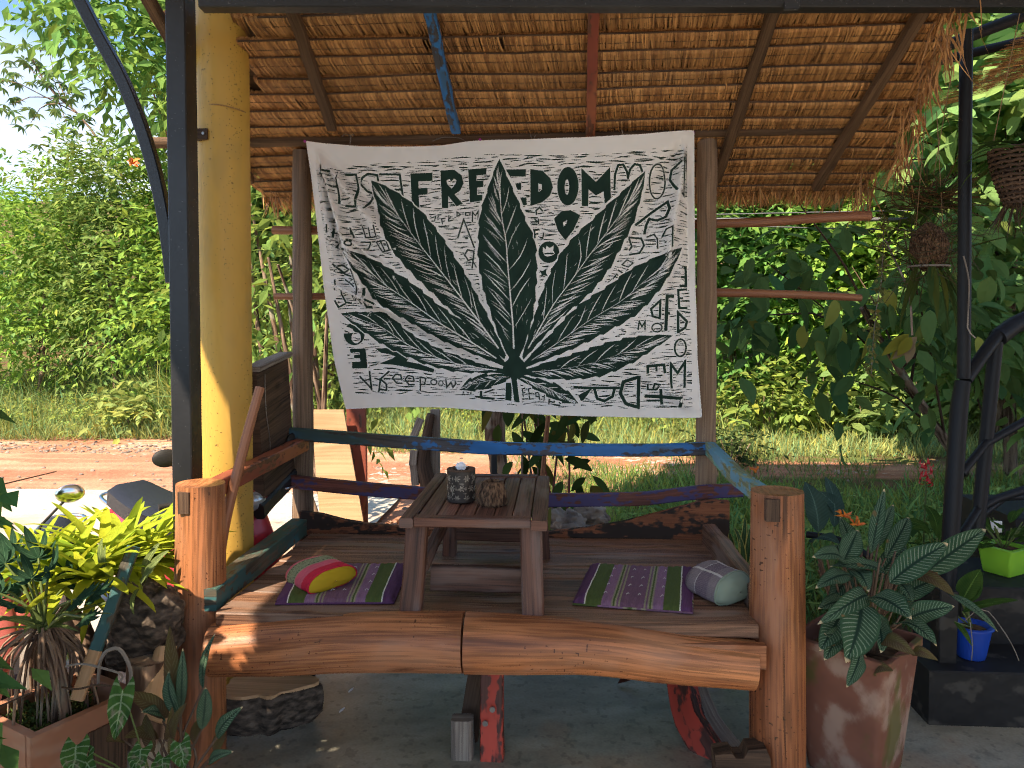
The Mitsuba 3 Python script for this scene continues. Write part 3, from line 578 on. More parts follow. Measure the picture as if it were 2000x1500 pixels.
for P in ((-0.224,2.605,0.176), (-0.248,2.596,0.131)):
    part(bed, 'leg_bolt', tube([P, (P[0], P[1] - .006, P[2])], .010, 10), 'steel_bolt')
part(bed, 'brace', timber([(-0.286,2.804,0.237), (-0.340,2.721,-0.084)], .075, .07, up=(0, 1, 0), wob=.004), 'dark_wood')
part(bed, 'block', timber([(-0.332,2.647,0.124), (-0.332,2.635,0.039), (-0.327,2.623,-0.036)], .075, .08, up=(0, 1, 0), wob=.006, c=.01), 'grey_wood')
# ---------------------------------------------------------------- low table
tab = thing('low_table', 'low reddish brown slatted table standing on the daybed', 'table')
tx0, tx1, ty0, ty1, tz = -0.515, -0.036, 2.47, 3.235, 0.87
part(tab, 'frame', timber([(tx0 + .045, ty0 + .028, tz - .016), (tx1 - .052, ty0 + .028, tz - .016)], .056, .030), 'table_wood')
part(tab, 'frame', timber([(tx0 + .045, ty1 - .028, tz - .016), (tx1 - .052, ty1 - .028, tz - .016)], .056, .030), 'table_wood')
part(tab, 'frame', timber([(tx0 + .020, ty0 - .002, tz - .017), (tx0 + .020, ty1, tz - .017)], .046, .032), 'table_wood')
part(tab, 'frame', timber([(tx1 - .024, ty0 - .012, tz - .018), (tx1 - .024, ty1 - .03, tz - .018)], .052, .032), 'table_wood')
sw = (tx1 - .052 - tx0 - .045) / 6
for k in range(6):
    x = tx0 + .045 + sw * (k + .5)
    part(tab, 'slat', timber([(x, ty0 + .058, tz - .0165 + .001 * (k % 2)), (x, ty1 - .058, tz - .0165)], sw - .004, .022, wob=.0012, c=.003), 'table_wood')
LEG = (((-0.487, 2.512), (-0.470, 2.545)), ((-0.080, 2.500), (-0.090, 2.535)), ((-0.446, 3.135), (-0.440, 3.11)), ((-0.060, 3.115), (-0.076, 3.10)))
for k, (b, t) in enumerate(LEG):
    part(tab, 'leg', timber([(b[0], b[1], .551), (t[0], t[1], tz - .034)], .072 if k < 2 else .055, .055, up=(0, 1, 0), c=.006, wob=.002), 'table_wood')
part(tab, 'stretcher', timber([(-0.438, 2.62, 0.625), (-0.125, 2.62, 0.623)], .035, .085, wob=.003), 'table_wood')
part(tab, 'stretcher', timber([(-0.415, 3.12, 0.655), (-0.100, 3.12, 0.652)], .04, .075, wob=.002), 'table_wood')
part(tab, 'stretcher', timber([(-0.455, 2.56, 0.690), (-0.441, 3.09, 0.742)], .03, .055, wob=.002), 'table_wood')
part(tab, 'stretcher', timber([(-0.085, 2.55, 0.700), (-0.082, 3.08, 0.742)], .03, .055, wob=.002), 'table_wood')
# ---------------------------------------------------------------- printed banner: positions on the cloth in millimetres (across, up)
def pl(s): return [(float(a) / 1000, float(b) / 1000) for a, b in (q.split(',') for q in s.split())]
BY = 3.45
def wrinkle(P):
    """how far the hanging cloth comes forward at (x, z): folds from the pinned corners and one long sag"""
    x, z = P[:, 0], P[:, 1]
    def ridge(a, b, w, h, fade=1.0):
        a, b = np.array(a), np.array(b); d = unit(b - a); L = np.linalg.norm(b - a)
        q = P - a; t = q @ d; s = q @ A(-d[1], d[0])
        return h * np.exp(-(s / (w * (0.4 + 1.2 * np.clip(t / L, 0, 1)))) ** 2) * np.clip(t / (.15 * L) + .1, 0, 1) * np.clip((L * 1.1 - t) / (.4 * L), 0, 1)
    y = 0.012 * np.sin(x * 3.1 + .6) + 0.010 * (meshkit.fbm(np.stack([x * 3.5, z * 1.6, 0 * x], -1), 3, 4) - .5)
    tl, tr = (-1.10, 2.30), (0.56, 2.32)
    y = y + ridge(tl, (-0.86, 1.55), .020, .020) + ridge(tl, (-0.98, 1.70), .014, -.016) + ridge(tl, (-0.45, 1.45), .045, .016) + ridge(tl, (-0.10, 1.33), .05, -.012)
    y = y + ridge((-1.06, 1.70), (-0.30, 1.36), .03, .018) + ridge((-1.02, 1.95), (-0.62, 1.62), .022, .012)
    y = y + ridge(tr, (0.44, 1.55), .025, .016) + ridge(tr, (0.25, 1.70), .05, -.012) + ridge(tr, (0.575, 1.6), .014, -.010) + ridge((0.60, 1.12), (0.2, 1.45), .05, .012)
    y = y * 3.4
    return y - 0.035 * np.exp(-((z - 1.10) / .25) ** 2) * (0.5 + 0.5 * np.sin(x * 2 + 1))
top = np.array(pl("-1146,2337 -1091,2329 -903,2313 -716,2310 -530,2314 -402,2328 -299,2329 -115,2324 135,2325 360,2333 495,2345 591,2352"))
bot = np.array(pl("-976,1114 -791,1122 -556,1124 -207,1103 24,1095 252,1092 479,1089 639,1090"))
lef = np.array(pl("-1146,2337 -1126,2186 -1106,2001 -1072,1675 -1027,1348 -976,1114"))
rig = np.array(pl("591,2352 593,2031 600,1670 613,1352 639,1090"))
def along(c, n):
    d = np.concatenate([[0], np.cumsum(np.linalg.norm(np.diff(c, axis=0), axis=1))]); s = np.linspace(0, d[-1], n)
    return np.stack([np.interp(s, d, c[:, 0]), np.interp(s, d, c[:, 1])], 1)
nu, nv = 170, 120
Tp, Bt, Lf, Rt = along(top, nu), along(bot, nu), along(lef, nv), along(rig, nv)
u, v = np.linspace(0, 1, nu)[None, :, None], np.linspace(0, 1, nv)[:, None, None]
G = (1 - v) * Tp[None] + v * Bt[None] + (1 - u) * Lf[:, None] + u * Rt[:, None] - ((1 - u) * (1 - v) * Tp[0] + u * (1 - v) * Tp[-1] + (1 - u) * v * Bt[0] + u * v * Bt[-1])
G = G.reshape(-1, 2)
i, j = np.meshgrid(np.arange(nv - 1), np.arange(nu - 1), indexing='ij')
q = np.stack([i * nu + j, (i + 1) * nu + j, (i + 1) * nu + j + 1, i * nu + j + 1], -1).reshape(-1, 4)
banner = thing('banner', 'white cloth banner printed with a dark green leaf and hand-cut lettering', 'banner')
part(banner, 'cloth', {'v': np.stack([G[:, 0], BY - wrinkle(G), G[:, 1]], 1), 'f': np.vstack([q[:, [0, 1, 2]], q[:, [0, 2, 3]]])}, 'banner_cloth', True)
hem = np.vstack([Lf, Bt, Rt[::-1], Tp[::-1]]); hem = hem[::3]
part(banner, 'hem', tube(np.stack([hem[:, 0], BY - wrinkle(hem) - .001, hem[:, 1]], 1), .0022, 5), 'banner_cloth', True)
def ink(name, shape, label=None, lift=0.0016, kind=None):
    """flat print on the cloth, cut fine enough to follow the folds"""
    ms = []
    shape = shape.simplify(0.0006).buffer(0)
    for g in getattr(shape, 'geoms', [shape]):
        if g.is_empty or g.area < 2e-6 or g.geom_type != 'Polygon': continue
        vv, ff = trimesh.creation.triangulate_polygon(g, engine='earcut')
        vv, ff = trimesh.remesh.subdivide_to_size(np.column_stack([vv, np.zeros(len(vv))]), ff, 0.035, max_iter=12)
        ms.append({'v': vv, 'f': ff})
    m = cat(*ms); P = m['v'][:, :2]
    m['v'] = np.stack([P[:, 0], BY - wrinkle(P) - lift, P[:, 1]], 1)
    f = m['f']; nrm = np.cross(m['v'][f[:, 1]] - m['v'][f[:, 0]], m['v'][f[:, 2]] - m['v'][f[:, 0]])[:, 1]
    f = f.copy(); f[nrm > 0] = f[nrm > 0][:, ::-1]; m['f'] = f
    part(banner, name, m, 'banner_ink', True, label=label, kind=kind)
br = np.random.default_rng(42)
def smooth_line(p, n=40):
    p = np.array(p); d = np.concatenate([[0], np.cumsum(np.linalg.norm(np.diff(p, axis=0), axis=1))])
    from scipy.interpolate import PchipInterpolator
    s = np.linspace(0, d[-1], n); return np.stack([PchipInterpolator(d, p[:, k])(s) for k in (0, 1)], 1)
def lens(a, b, w):
    a, b = np.array(a), np.array(b); d = b - a; n = A(-d[1], d[0]) / (np.linalg.norm(d) + 1e-9)
    t = np.array([0, .2, .5, .8, 1.0]); k = np.array([.15, .8, 1, .7, 0.05]) * w / 2
    bend = br.normal(0, .04) * np.linalg.norm(d) * np.sin(np.pi * t)
    c = a + d * t[:, None] + n * bend[:, None]
    return Polygon(np.vstack([c + n * k[:, None], (c - n * k[:, None])[::-1]])).buffer(0)
def leaflet(e1, e2, hatch_side, dense=1.0):
    """e1, e2: the two edges from tip to base; returns the inked blade with its veins cut out"""
    a, b = smooth_line(pl(e1), 60), smooth_line(pl(e2), 60)
    def serr(c, s):
        t = np.linspace(0, 1, len(c)); d = np.gradient(c, axis=0); n = np.stack([-d[:, 1], d[:, 0]], 1); n = n / (np.linalg.norm(n, axis=1, keepdims=True) + 1e-9)
        L = np.linalg.norm(np.diff(c, axis=0), axis=1).sum(); saw = (t * L / 0.075) % 1.0
        return c + n * (s * 0.011 * saw * np.sin(np.pi * np.clip(t, 0, 1)) ** .5)[:, None]
    mid = (a + b) / 2
    m_, a_ = mid[30] - mid[0], a[30] - mid[0]; sgn = np.sign(m_[0] * a_[1] - m_[1] * a_[0])
    a2, b2 = serr(a, sgn), serr(b, -sgn)
    blade = Polygon(np.vstack([a2, b2[::-1]])).buffer(0)
    L = np.linalg.norm(np.diff(mid, axis=0), axis=1).sum()
    cuts = [Polygon(np.vstack([mid[4:57] + (np.linspace(.0006, .0034, 53)[:, None] * A(1, .3)), (mid[4:57] - np.linspace(.0006, .0034, 53)[:, None] * A(1, .3))[::-1]])).buffer(.0006)]
    nmain = max(4, int(L / 0.10))
    for side, e in ((0, a), (1, b)):
        for k in range(nmain):
            t0 = 0.16 + 0.74 * (k + .5 * side) / nmain; i0 = int(t0 * 59); i1 = max(2, i0 - int(59 * 0.16))
            end = mid[i1] + (e[i1] - mid[i1]) * br.uniform(.80, .95)
            cuts.append(lens(mid[i0], end, br.uniform(.0035, .0055)))
        if side == hatch_side:
            nh = int(L / 0.0155 * dense)
            for k in range(nh):
                t0 = 0.10 + 0.84 * (k + br.random() * .7) / nh; i0 = min(57, int(t0 * 59)); i1 = max(1, i0 - int(59 * 0.085))
                s0, s1 = br.uniform(0.03, .3), br.uniform(.55, .95)
                p0 = mid[i0] + (e[i0] - mid[i0]) * s0; p1 = mid[i1] + (e[i1] - mid[i1]) * s1
                cuts.append(lens(p0, p1, br.uniform(.0018, .0042)))
        else:
            for k in range(int(L / 0.045)):
                t0 = br.uniform(.15, .92); i0 = int(t0 * 59); i1 = max(1, i0 - int(59 * .04)); s0 = br.uniform(.2, .8)
                p0 = mid[i0] + (e[i0] - mid[i0]) * s0; p1 = mid[i1] + (e[i1] - mid[i1]) * s0
                cuts.append(lens(p0, p0 + (p1 - p0) * br.uniform(.3, 1.2), br.uniform(.0014, .0026)))
    return blade, blade.difference(unary_union(cuts))
LEAFLETS = [
    ("-264,2244 -310,2120 -350,1971 -357,1834 -334,1673 -288,1512 -219,1350", "-264,2244 -207,2107 -150,1970 -106,1855 -101,1718 -115,1557 -179,1350", 0, .6),
    ("-852,2160 -670,2055 -554,1927 -427,1731 -334,1558 -235,1362", "-852,2160 -815,1998 -753,1859 -671,1755 -555,1639 -392,1488 -242,1345", 1, 1),
    ("-1012,1861 -859,1802 -695,1709 -532,1581 -369,1461 -239,1332", "-1012,1861 -930,1768 -836,1628 -696,1535 -532,1442 -369,1368 -239,1313", 1, 1.2),
    ("-997,1554 -825,1558 -672,1454 -509,1373 -239,1299", "-997,1554 -872,1460 -767,1395 -602,1326 -439,1289 -239,1285", 1, 1.2),
    ("-451,1203 -381,1259 -300,1274 -207,1274", "-451,1203 -369,1206 -304,1223 -207,1267", 0, 1.3),
    ("379,2173 283,2084 158,1967 45,1854 -58,1672 -103,1534 -161,1362", "379,2173 339,1988 283,1864 227,1762 137,1644 23,1546 -92,1420 -156,1343", 1, 1),
    ("542,1840 430,1795 318,1739 227,1671 91,1580 -23,1466 -156,1327", "542,1840 431,1648 341,1552 228,1484 46,1392 -152,1309", 1, 1.2),
    ("504,1455 342,1445 206,1413 92,1374 -69,1323 -152,1295", "504,1455 410,1393 297,1326 161,1273 23,1261 -152,1279", 1, 1.2),
    ("92,1149 -11,1231 -103,1256 -179,1272", "92,1149 23,1157 -50,1189 -115,1224 -184,1262", 1, 1.3)]
blades, inked = [], []
for e1, e2, hs, de in LEAFLETS:
    b_, k_ = leaflet(e1, e2, hs, de); blades.append(b_); inked.append(k_)
stem = Polygon(pl("-216,1285 -175,1286 -189,1253 -177,1152 -195,1156 -207,1253")).buffer(.003)
hub = Polygon(pl("-242,1322 -195,1373 -149,1323 -142,1281 -193,1258 -249,1281")).buffer(.004)
allblades = unary_union(blades + [stem, hub])
for k_ in inked: ink('leaflet_print', k_)
ink('stem_print', unary_union([stem, hub]), lift=0.0022)
# lettering: strokes as (width in mm, points), solids as outlines
S = []
def st(w, s): S.append(LineString(pl(s)).buffer(w * 1.35 / 2000, cap_style=2, join_style=2, mitre_limit=2))
def so(s, *holes):
    p = Polygon(pl(s)).buffer(0)
    for h in holes: p = p.difference(Polygon(pl(h)).buffer(0))
    S.append(p)
def el(c, rx, ry, w=None):
    (x, y), = pl(c); e = affinity.scale(Point(x, y).buffer(1, 24), rx / 1000, ry / 1000)
    S.append(e if w is None else e.difference(affinity.scale(Point(x, y).buffer(1, 24), (rx - w) / 1000, (ry - w) / 1000)))
# FREEDOM in solid capitals along the top
so("-672,2190 -572,2193 -572,2157 -637,2155 -635,2123 -595,2125 -595,2095 -635,2093 -633,2033 -666,2034")
so("-535,2202 -472,2204 -437,2178 -428,2141 -444,2110 -470,2092 -431,2050 -461,2039 -500,2087 -500,2032 -528,2033")
so("-407,2203 -322,2206 -324,2177 -368,2175 -368,2150 -336,2150 -338,2122 -366,2120 -366,2086 -341,2086 -343,2061 -398,2054")
so("-235,2196 -145,2195 -145,2163 -216,2164"); so("-193,2134 -166,2134 -166,2104 -182,2105"); so("-170,2070 -143,2070 -140,2036 -157,2036")
so("-125,2195 -70,2185 -35,2151 -24,2110 -38,2074 -70,2047 -124,2031", "-90,2131 -74,2126 -72,2103 -88,2092")
el("42,2114", 47, 84); 
so("101,2192 165,2130 226,2193 231,2057 204,2033 199,2089 165,2071 133,2099 131,2026 104,2027")
# mirrored outline letters to the left of it
st(7, "-1062,2197 -1005,2194 -996,2051"); st(7, "-1045,2132 -1003,2129"); st(7, "-979,2189 -923,2188 -912,2034 -971,2044"); st(7, "-951,2113 -914,2112")
st(7, "-819,2155 -824,2183 -866,2190 -894,2172 -902,2142 -876,2114 -843,2100 -860,2068 -879,2029"); st(7, "-815,2187 -721,2186 -707,2080"); st(7, "-745,2117 -710,2117")
# mirrored M O D to the right
st(7, "246,2093 248,2159 262,2202 284,2204 300,2174 305,2147 314,2183 334,2205 356,2200 368,2169"); el("435,2132", 40, 76, 7)
st(7, "547,2225 548,2065 514,2088 491,2140 500,2185 547,2225")
# small letters under FREEDOM, left of the middle blade
st(4, "-582,1987 -558,1996 -563,1975 -582,1973"); st(4, "-549,2001 -531,2003"); st(4, "-547,2001 -547,1978"); st(4, "-512,1986 -531,1984 -526,1959"); st(4, "-528,1973 -514,1973"); st(4, "-496,2000 -498,1973 -475,1977"); st(4, "-498,1986 -484,1986")
st(4, "-459,2014 -459,1993 -442,2000 -459,2014"); st(4, "-419,2009 -419,1997 -398,1997 -398,2008 -419,2009"); st(4, "-387,1965 -387,2011 -373,1994 -361,2013 -361,1949")
st(5, "-456,1894 -428,1979 -378,1848"); el("-415,1894", 8, 6); st(5, "-389,1756 -380,1834 -410,1841 -424,1818 -406,1793 -380,1802"); st(4, "-392,1802 -369,1760")
# words down the left margin
st(5, "-1061,1963 -1061,1926 -1018,1926"); st(5, "-1037,1949 -1038,1903"); st(5, "-1018,1949 -1019,1884 -1047,1884"); st(5, "-1061,1894 -1012,1884 -1024,1861 -1005,1851"); st(5, "-976,1935 -981,1919 -962,1902 -943,1916 -948,1939 -929,1897"); st(5, "-891,1950 -877,1899 -821,1899 -832,1952"); st(5, "-858,1943 -854,1901")
el("-946,1870", 17, 14, 7); st(7, "-971,1884 -929,1883"); st(5, "-901,1879 -854,1878 -863,1846 -896,1844"); st(5, "-825,1878 -797,1832 -736,1841"); st(5, "-802,1880 -783,1836"); st(5, "-774,1882 -760,1838"); st(5, "-821,1878 -746,1882")
st(6, "-1036,1782 -982,1735 -939,1721"); st(6, "-1029,1749 -996,1740 -953,1754 -996,1777 -1029,1768"); st(5, "-1025,1710 -1015,1684 -1025,1661"); st(6, "-982,1675 -992,1640 -973,1605 -945,1600"); st(6, "-939,1758 -911,1661 -893,1595"); st(5, "-982,1710 -954,1693 -930,1675"); el("-926,1623", 10, 13, 6); st(8, "-881,1670 -869,1581 -841,1581"); st(7, "-869,1616 -827,1595"); st(6, "-1025,1614 -1007,1582 -973,1600")
el("-936,1460", 48, 52); S[-1] = S[-1].difference(affinity.scale(Point(pl("-927,1442")[0]).buffer(1, 20), .022, .026)).difference(Polygon(pl("-998,1502 -946,1484 -931,1465 -1003,1460")))
so("-956,1390 -885,1393 -878,1302 -947,1301 -946,1330 -909,1332 -911,1348 -937,1348 -937,1362 -911,1365 -913,1376 -953,1372")
so("-842,1393 -743,1395 -685,1349 -696,1333 -631,1321 -567,1298 -570,1282 -673,1302 -748,1316 -824,1323 -767,1344 -748,1356 -779,1367 -814,1372")
# reversed script along the bottom left
st(6, "-914,1264 -857,1204"); st(6, "-869,1288 -860,1201"); st(5, "-902,1243 -864,1250"); st(6, "-827,1190 -819,1251 -777,1288"); st(6, "-819,1251 -791,1227 -791,1199 -824,1204"); st(5, "-847,1255 -814,1246")
for x in (766, 792): st(5, "-767,1251 -720,1251 -725,1270 -748,1274 -763,1255 -744,1232 -716,1232" if x == 766 else "-708,1242 -661,1242 -666,1263 -690,1267 -704,1251 -687,1225 -659,1226")
st(5, "-633,1195 -633,1261 -607,1256 -612,1228 -633,1228"); el("-570,1238", 17, 15, 6); el("-537,1233", 13, 15, 5); st(5, "-514,1256 -509,1215 -490,1238 -481,1215 -467,1233 -472,1247")
st(5, "-432,1187 -432,1206 -411,1192 -407,1211 -397,1187"); st(8, "-351,1206 -351,1169 -290,1165"); st(6, "-381,1174 -288,1165"); st(5, "-335,1192 -295,1206 -323,1216 -288,1225"); so("-235,1239 -207,1239 -212,1156 -239,1160")
st(4, "-147,1216 -161,1212 -156,1175"); st(4, "-161,1193 -147,1196"); st(4, "-115,1217 -133,1212 -128,1166 -110,1168"); st(4, "-131,1191 -115,1194"); st(4, "-82,1161 -87,1198 -101,1194 -98,1177 -85,1178"); st(4, "-73,1198 -59,1194 -64,1157"); st(4, "-73,1178 -59,1178")
st(5, "-41,1143 -39,1175 -13,1171 -18,1153 -39,1157"); el("14,1155", 11, 9, 5); st(5, "33,1144 46,1162 56,1148 67,1162 74,1139")
# bottom right letters
so("90,1185 138,1213 154,1220 115,1165 104,1160"); st(9, "69,1222 138,1220 275,1221"); st(9, "161,1218 175,1172 206,1161 243,1182 252,1221")
st(11, "356,1276 357,1134 302,1150 277,1196 290,1248 356,1272")
st(9, "392,1288 392,1320 467,1325 471,1288"); st(7, "431,1320 433,1297"); st(6, "395,1242 397,1215 433,1215 447,1238 424,1242 420,1219")
st(11, "384,1185 542,1179 538,1135"); st(9, "451,1219 461,1146"); st(7, "393,1164 456,1165")
st(8, "499,1222 498,1329 528,1288 559,1338 560,1222"); el("538,1400", 29, 42, 8); st(8, "526,1555 527,1470 558,1489 565,1516 526,1555"); st(7, "566,1657 526,1654 531,1575 567,1575"); st(6, "530,1618 548,1618"); st(9, "543,1754 561,1754 561,1672 532,1672"); st(7, "537,1711 561,1711")
st(11, "508,1627 476,1627 473,1475"); st(9, "472,1552 490,1552"); st(7, "445,1607 445,1530 414,1539 407,1571 445,1607"); st(5, "351,1479 357,1516 369,1493 382,1516 382,1477"); el("434,1489", 25, 22, 6)
# letters by the right margin
st(8, "340,1941 411,1997 478,2041 485,2010 470,1974 434,1960 402,1970 389,1943 380,1902"); st(6, "304,1889 367,1884 378,1852 358,1818 313,1812"); st(6, "313,1884 326,1848 313,1830"); st(5, "389,1888 421,1899 434,1879 435,1834"); st(5, "452,1883 470,1919 493,1928 493,1838"); st(4, "457,1888 491,1892"); el("466,1861", 5, 4)
st(4, "282,1767 309,1757 331,1775 304,1789 282,1767"); st(5, "264,1744 291,1726 309,1748"); st(4, "245,1717 277,1703 259,1726 241,1703"); st(3, "218,1689 232,1698"); st(3, "205,1667 218,1680")
# plectrum, round badge with a small leaf, and the letters between the blades
so("-19,1973 13,2005 54,2009 97,1986 68,1922 31,1877 -1,1918", "20,1955 40,1968 36,1950 24,1936")
el("-42,1825", 46, 48); S[-1] = S[-1].difference(Polygon(pl("-69,1850 -56,1837 -53,1855 -37,1843 -19,1855 -23,1832 -14,1818 -28,1809 -46,1805 -60,1809 -69,1828")))
so("-85,1745 -69,1741 -51,1754 -55,1734 -46,1718 -65,1722 -78,1711 -74,1729")
st(5, "-69,2006 -83,2024 -99,2010 -97,1992"); st(5, "-124,1979 -92,1978"); st(5, "-124,1960 -92,1960 -106,1974"); st(5, "-88,1974 -88,1951"); st(6, "-83,1926 -108,1924 -104,1887"); st(5, "-104,1905 -88,1908"); st(5, "-65,1912 -69,1887 -83,1892")
heart = Polygon(pl("-484,2119 -505,2142 -507,2158 -493,2163 -484,2151 -472,2165 -461,2156 -465,2140"))
oh = affinity.scale(Point(pl("38,2111")[0]).buffer(1, 20), .010, .034)
letters = unary_union(S).difference(heart).difference(oh).difference(allblades.buffer(.005))
for g_ in letters.geoms: ink('letter_print', g_, lift=0.0020) if g_.area > 2.5e-5 else None
# the carved ground: short cuts left standing between the rows
field = Polygon(pl("-1045,2195 -1045,2208 -903,2234 -669,2245 -322,2268 21,2250 361,2263 562,2294 567,2189 575,1670 590,1352 596,1136 252,1127 24,1130 -207,1137 -486,1173 -933,1184 -984,1442 -1048,1768 -1089,2047 -1102,2209"))
keep = field.difference(allblades.buffer(.013)).difference(letters.buffer(.003))
x0, z0, x1, z1 = field.bounds; dash = []
z = z0
while z < z1:
    x = x0 + br.uniform(-.05, 0)
    while x < x1:
        L = br.uniform(.025, .105); zz = z + br.normal(0, .0030)
        a, b = A(x, zz), A(x + L, zz + br.normal(0, .005))
        dash.append(lens(a, b, br.uniform(.0028, .0070))); x += L + br.uniform(.004, .024)
    z += 0.0128
ink('background_print', unary_union(dash).intersection(keep), kind='stuff')
for px in pl("-1146,2334 -349,2330 591,2348"):
    part(banner, 'pin', blob((px[0], BY - .012, px[1] - .002), (.006, .005, .006), 2, 0.05), 'purple_pin', True)
# ---------------------------------------------------------------- things on the daybed
tis = thing('tissue_holder', 'dark round tissue holder with pale floral inlay on the low table', 'tissue holder')
C0 = A(*(-0.347,2.732,0.870)); C0[2] = 0.870
def floral(p, n, uv):
    a, z = uv.x * 9.0, uv.y * 29.0
    row = dr.floor(z / 1.0); ax = a + 0.5 * (row - 2 * dr.floor(row / 2)); fx = ax - dr.floor(ax) - 0.5; fz = z - dr.floor(z) - 0.5
    r = dr.sqrt(fx * fx + fz * fz); th = dr.atan2(fz, fx)
    petal = smoothstep(0.05, 0.10, 0.36 * dr.abs(dr.cos(3 * th)) - r + 0.06) * smoothstep(0.06, 0.1, r)
    core = 1 - smoothstep(0.03, 0.06, r)
    curl = smoothstep(0.72, 0.85, noise(a * 5, z * 5)) * 0.5
    m = dr.clip(petal * (0.3 + 0.7 * noise(a * 6, z * 6)) + core + curl, 0, 1)
    m = m * smoothstep(0.009, 0.014, uv.y) * (1 - smoothstep(0.098, 0.104, uv.y))
    return mix((0.030, 0.024, 0.021), (0.40, 0.35, 0.28), m * 0.8)
textured('inlay', floral, 0.4, 0.5)
part(tis, 'body', lathe([(.0495, 0.0), (.051, .003), (.051, .108), (.0495, .111)], 48, C0), 'inlay', True)
part(tis, 'rim', lathe([(.0495, .108), (.052, .112), (.050, .116), (.040, .1165), (.030, .114), (.028, .108), (.028, .085), (0, .085)], 40, C0), 'dark_wood', 40)
tm = trimesh.creation.icosphere(subdivisions=4); tv = np.array(tm.vertices)
tv = tv * (0.6 + 0.75 * np.abs(meshkit.fbm(tv * 3.1, 3, 4) - .5) * 2 + .3 * meshkit.noise(tv * 7, 2))[:, None] * A(.019, .016, .017)
part(tis, 'tissue', {'v': tv + C0 + A(0, 0, .122), 'f': np.array(tm.faces)}, 'tissue')
cup = thing('fibre_ashtray', 'squat brown ashtray of coconut fibre beside the tissue holder', 'ashtray')
C1 = A(*(-0.230,2.691,0.870)); C1[2] = 0.870
cm = lathe([(0, 0), (.050, 0.0), (.0525, .008), (.049, .03), (.043, .055), (.037, .074), (.034, .079), (.026, .080), (.023, .074), (.022, .04), (0, .04)], 60, C1)
cm['v'] = cm['v'] + .004 * (np.stack([meshkit.noise((cm['v'] - C1) * A(120, 120, 25) + 9 * k, k) for k in range(3)], 1) - .5)
textured('fibre', lambda p, n, uv: mix((0.035, 0.020, 0.013), (0.19, 0.115, 0.070), smoothstep(0.3, 0.75, fbm(p.x * 190, p.y * 190, p.z * 45, octaves=3))), 0.9, 0.15)
part(cup, 'body', cm, 'fibre', 50)
fb = np.random.default_rng(3); n = 420; th = fb.random(n) * 6.283; zz = fb.random(n) * .07; rr = .0525 - .25 * zz + .001
part(cup, 'fibres', leaves(C1 + np.stack([rr * np.cos(th), rr * np.sin(th), zz], 1), np.stack([np.cos(th) * .35, np.sin(th) * .35, -1 + fb.normal(0, .3, n)], 1), np.stack([np.cos(th), np.sin(th), 0 * th], 1), fb.uniform(.012, .026, n), .0016, 2, 0.3, 0.1), 'fibre', kind='stuff')
# flat seat cushions with woven stripes
def stripes(cols, soft=0.004, weave=900):
    def fn(p, n, uv):
        c = mi.Color3f(cols[0][1])
        for x, col in cols[1:]:
            c = mix(c, col, smoothstep(x - soft, x + soft, uv.x))
        return c * (0.86 + 0.28 * noise(uv.x * 260, uv.y * 40)) 
    return fn
PUR, GRN, LIL, LIL2, BEI, WHT = (0.095, 0.040, 0.105), (0.066, 0.095, 0.026), (0.215, 0.120, 0.205), (0.150, 0.080, 0.130), (0.25, 0.235, 0.16), (0.62, 0.60, 0.55)
seq = [(0, PUR), (.095, WHT), (.105, GRN), (.24, LIL), (.325, BEI), (.34, GRN), (.355, BEI), (.37, LIL2), (.385, BEI), (.40, LIL2), (.60, BEI), (.615, LIL2), (.63, BEI), (.645, GRN), (.66, BEI), (.675, LIL), (.76, GRN), (.895, WHT), (.905, PUR)]
textured('cushion_cloth', stripes(seq), 0.8, 0.2, sheen=0.4, bump=lambda p, n, uv: fbm(uv.x * 60, uv.y * 14, octaves=2), bscale=0.004)
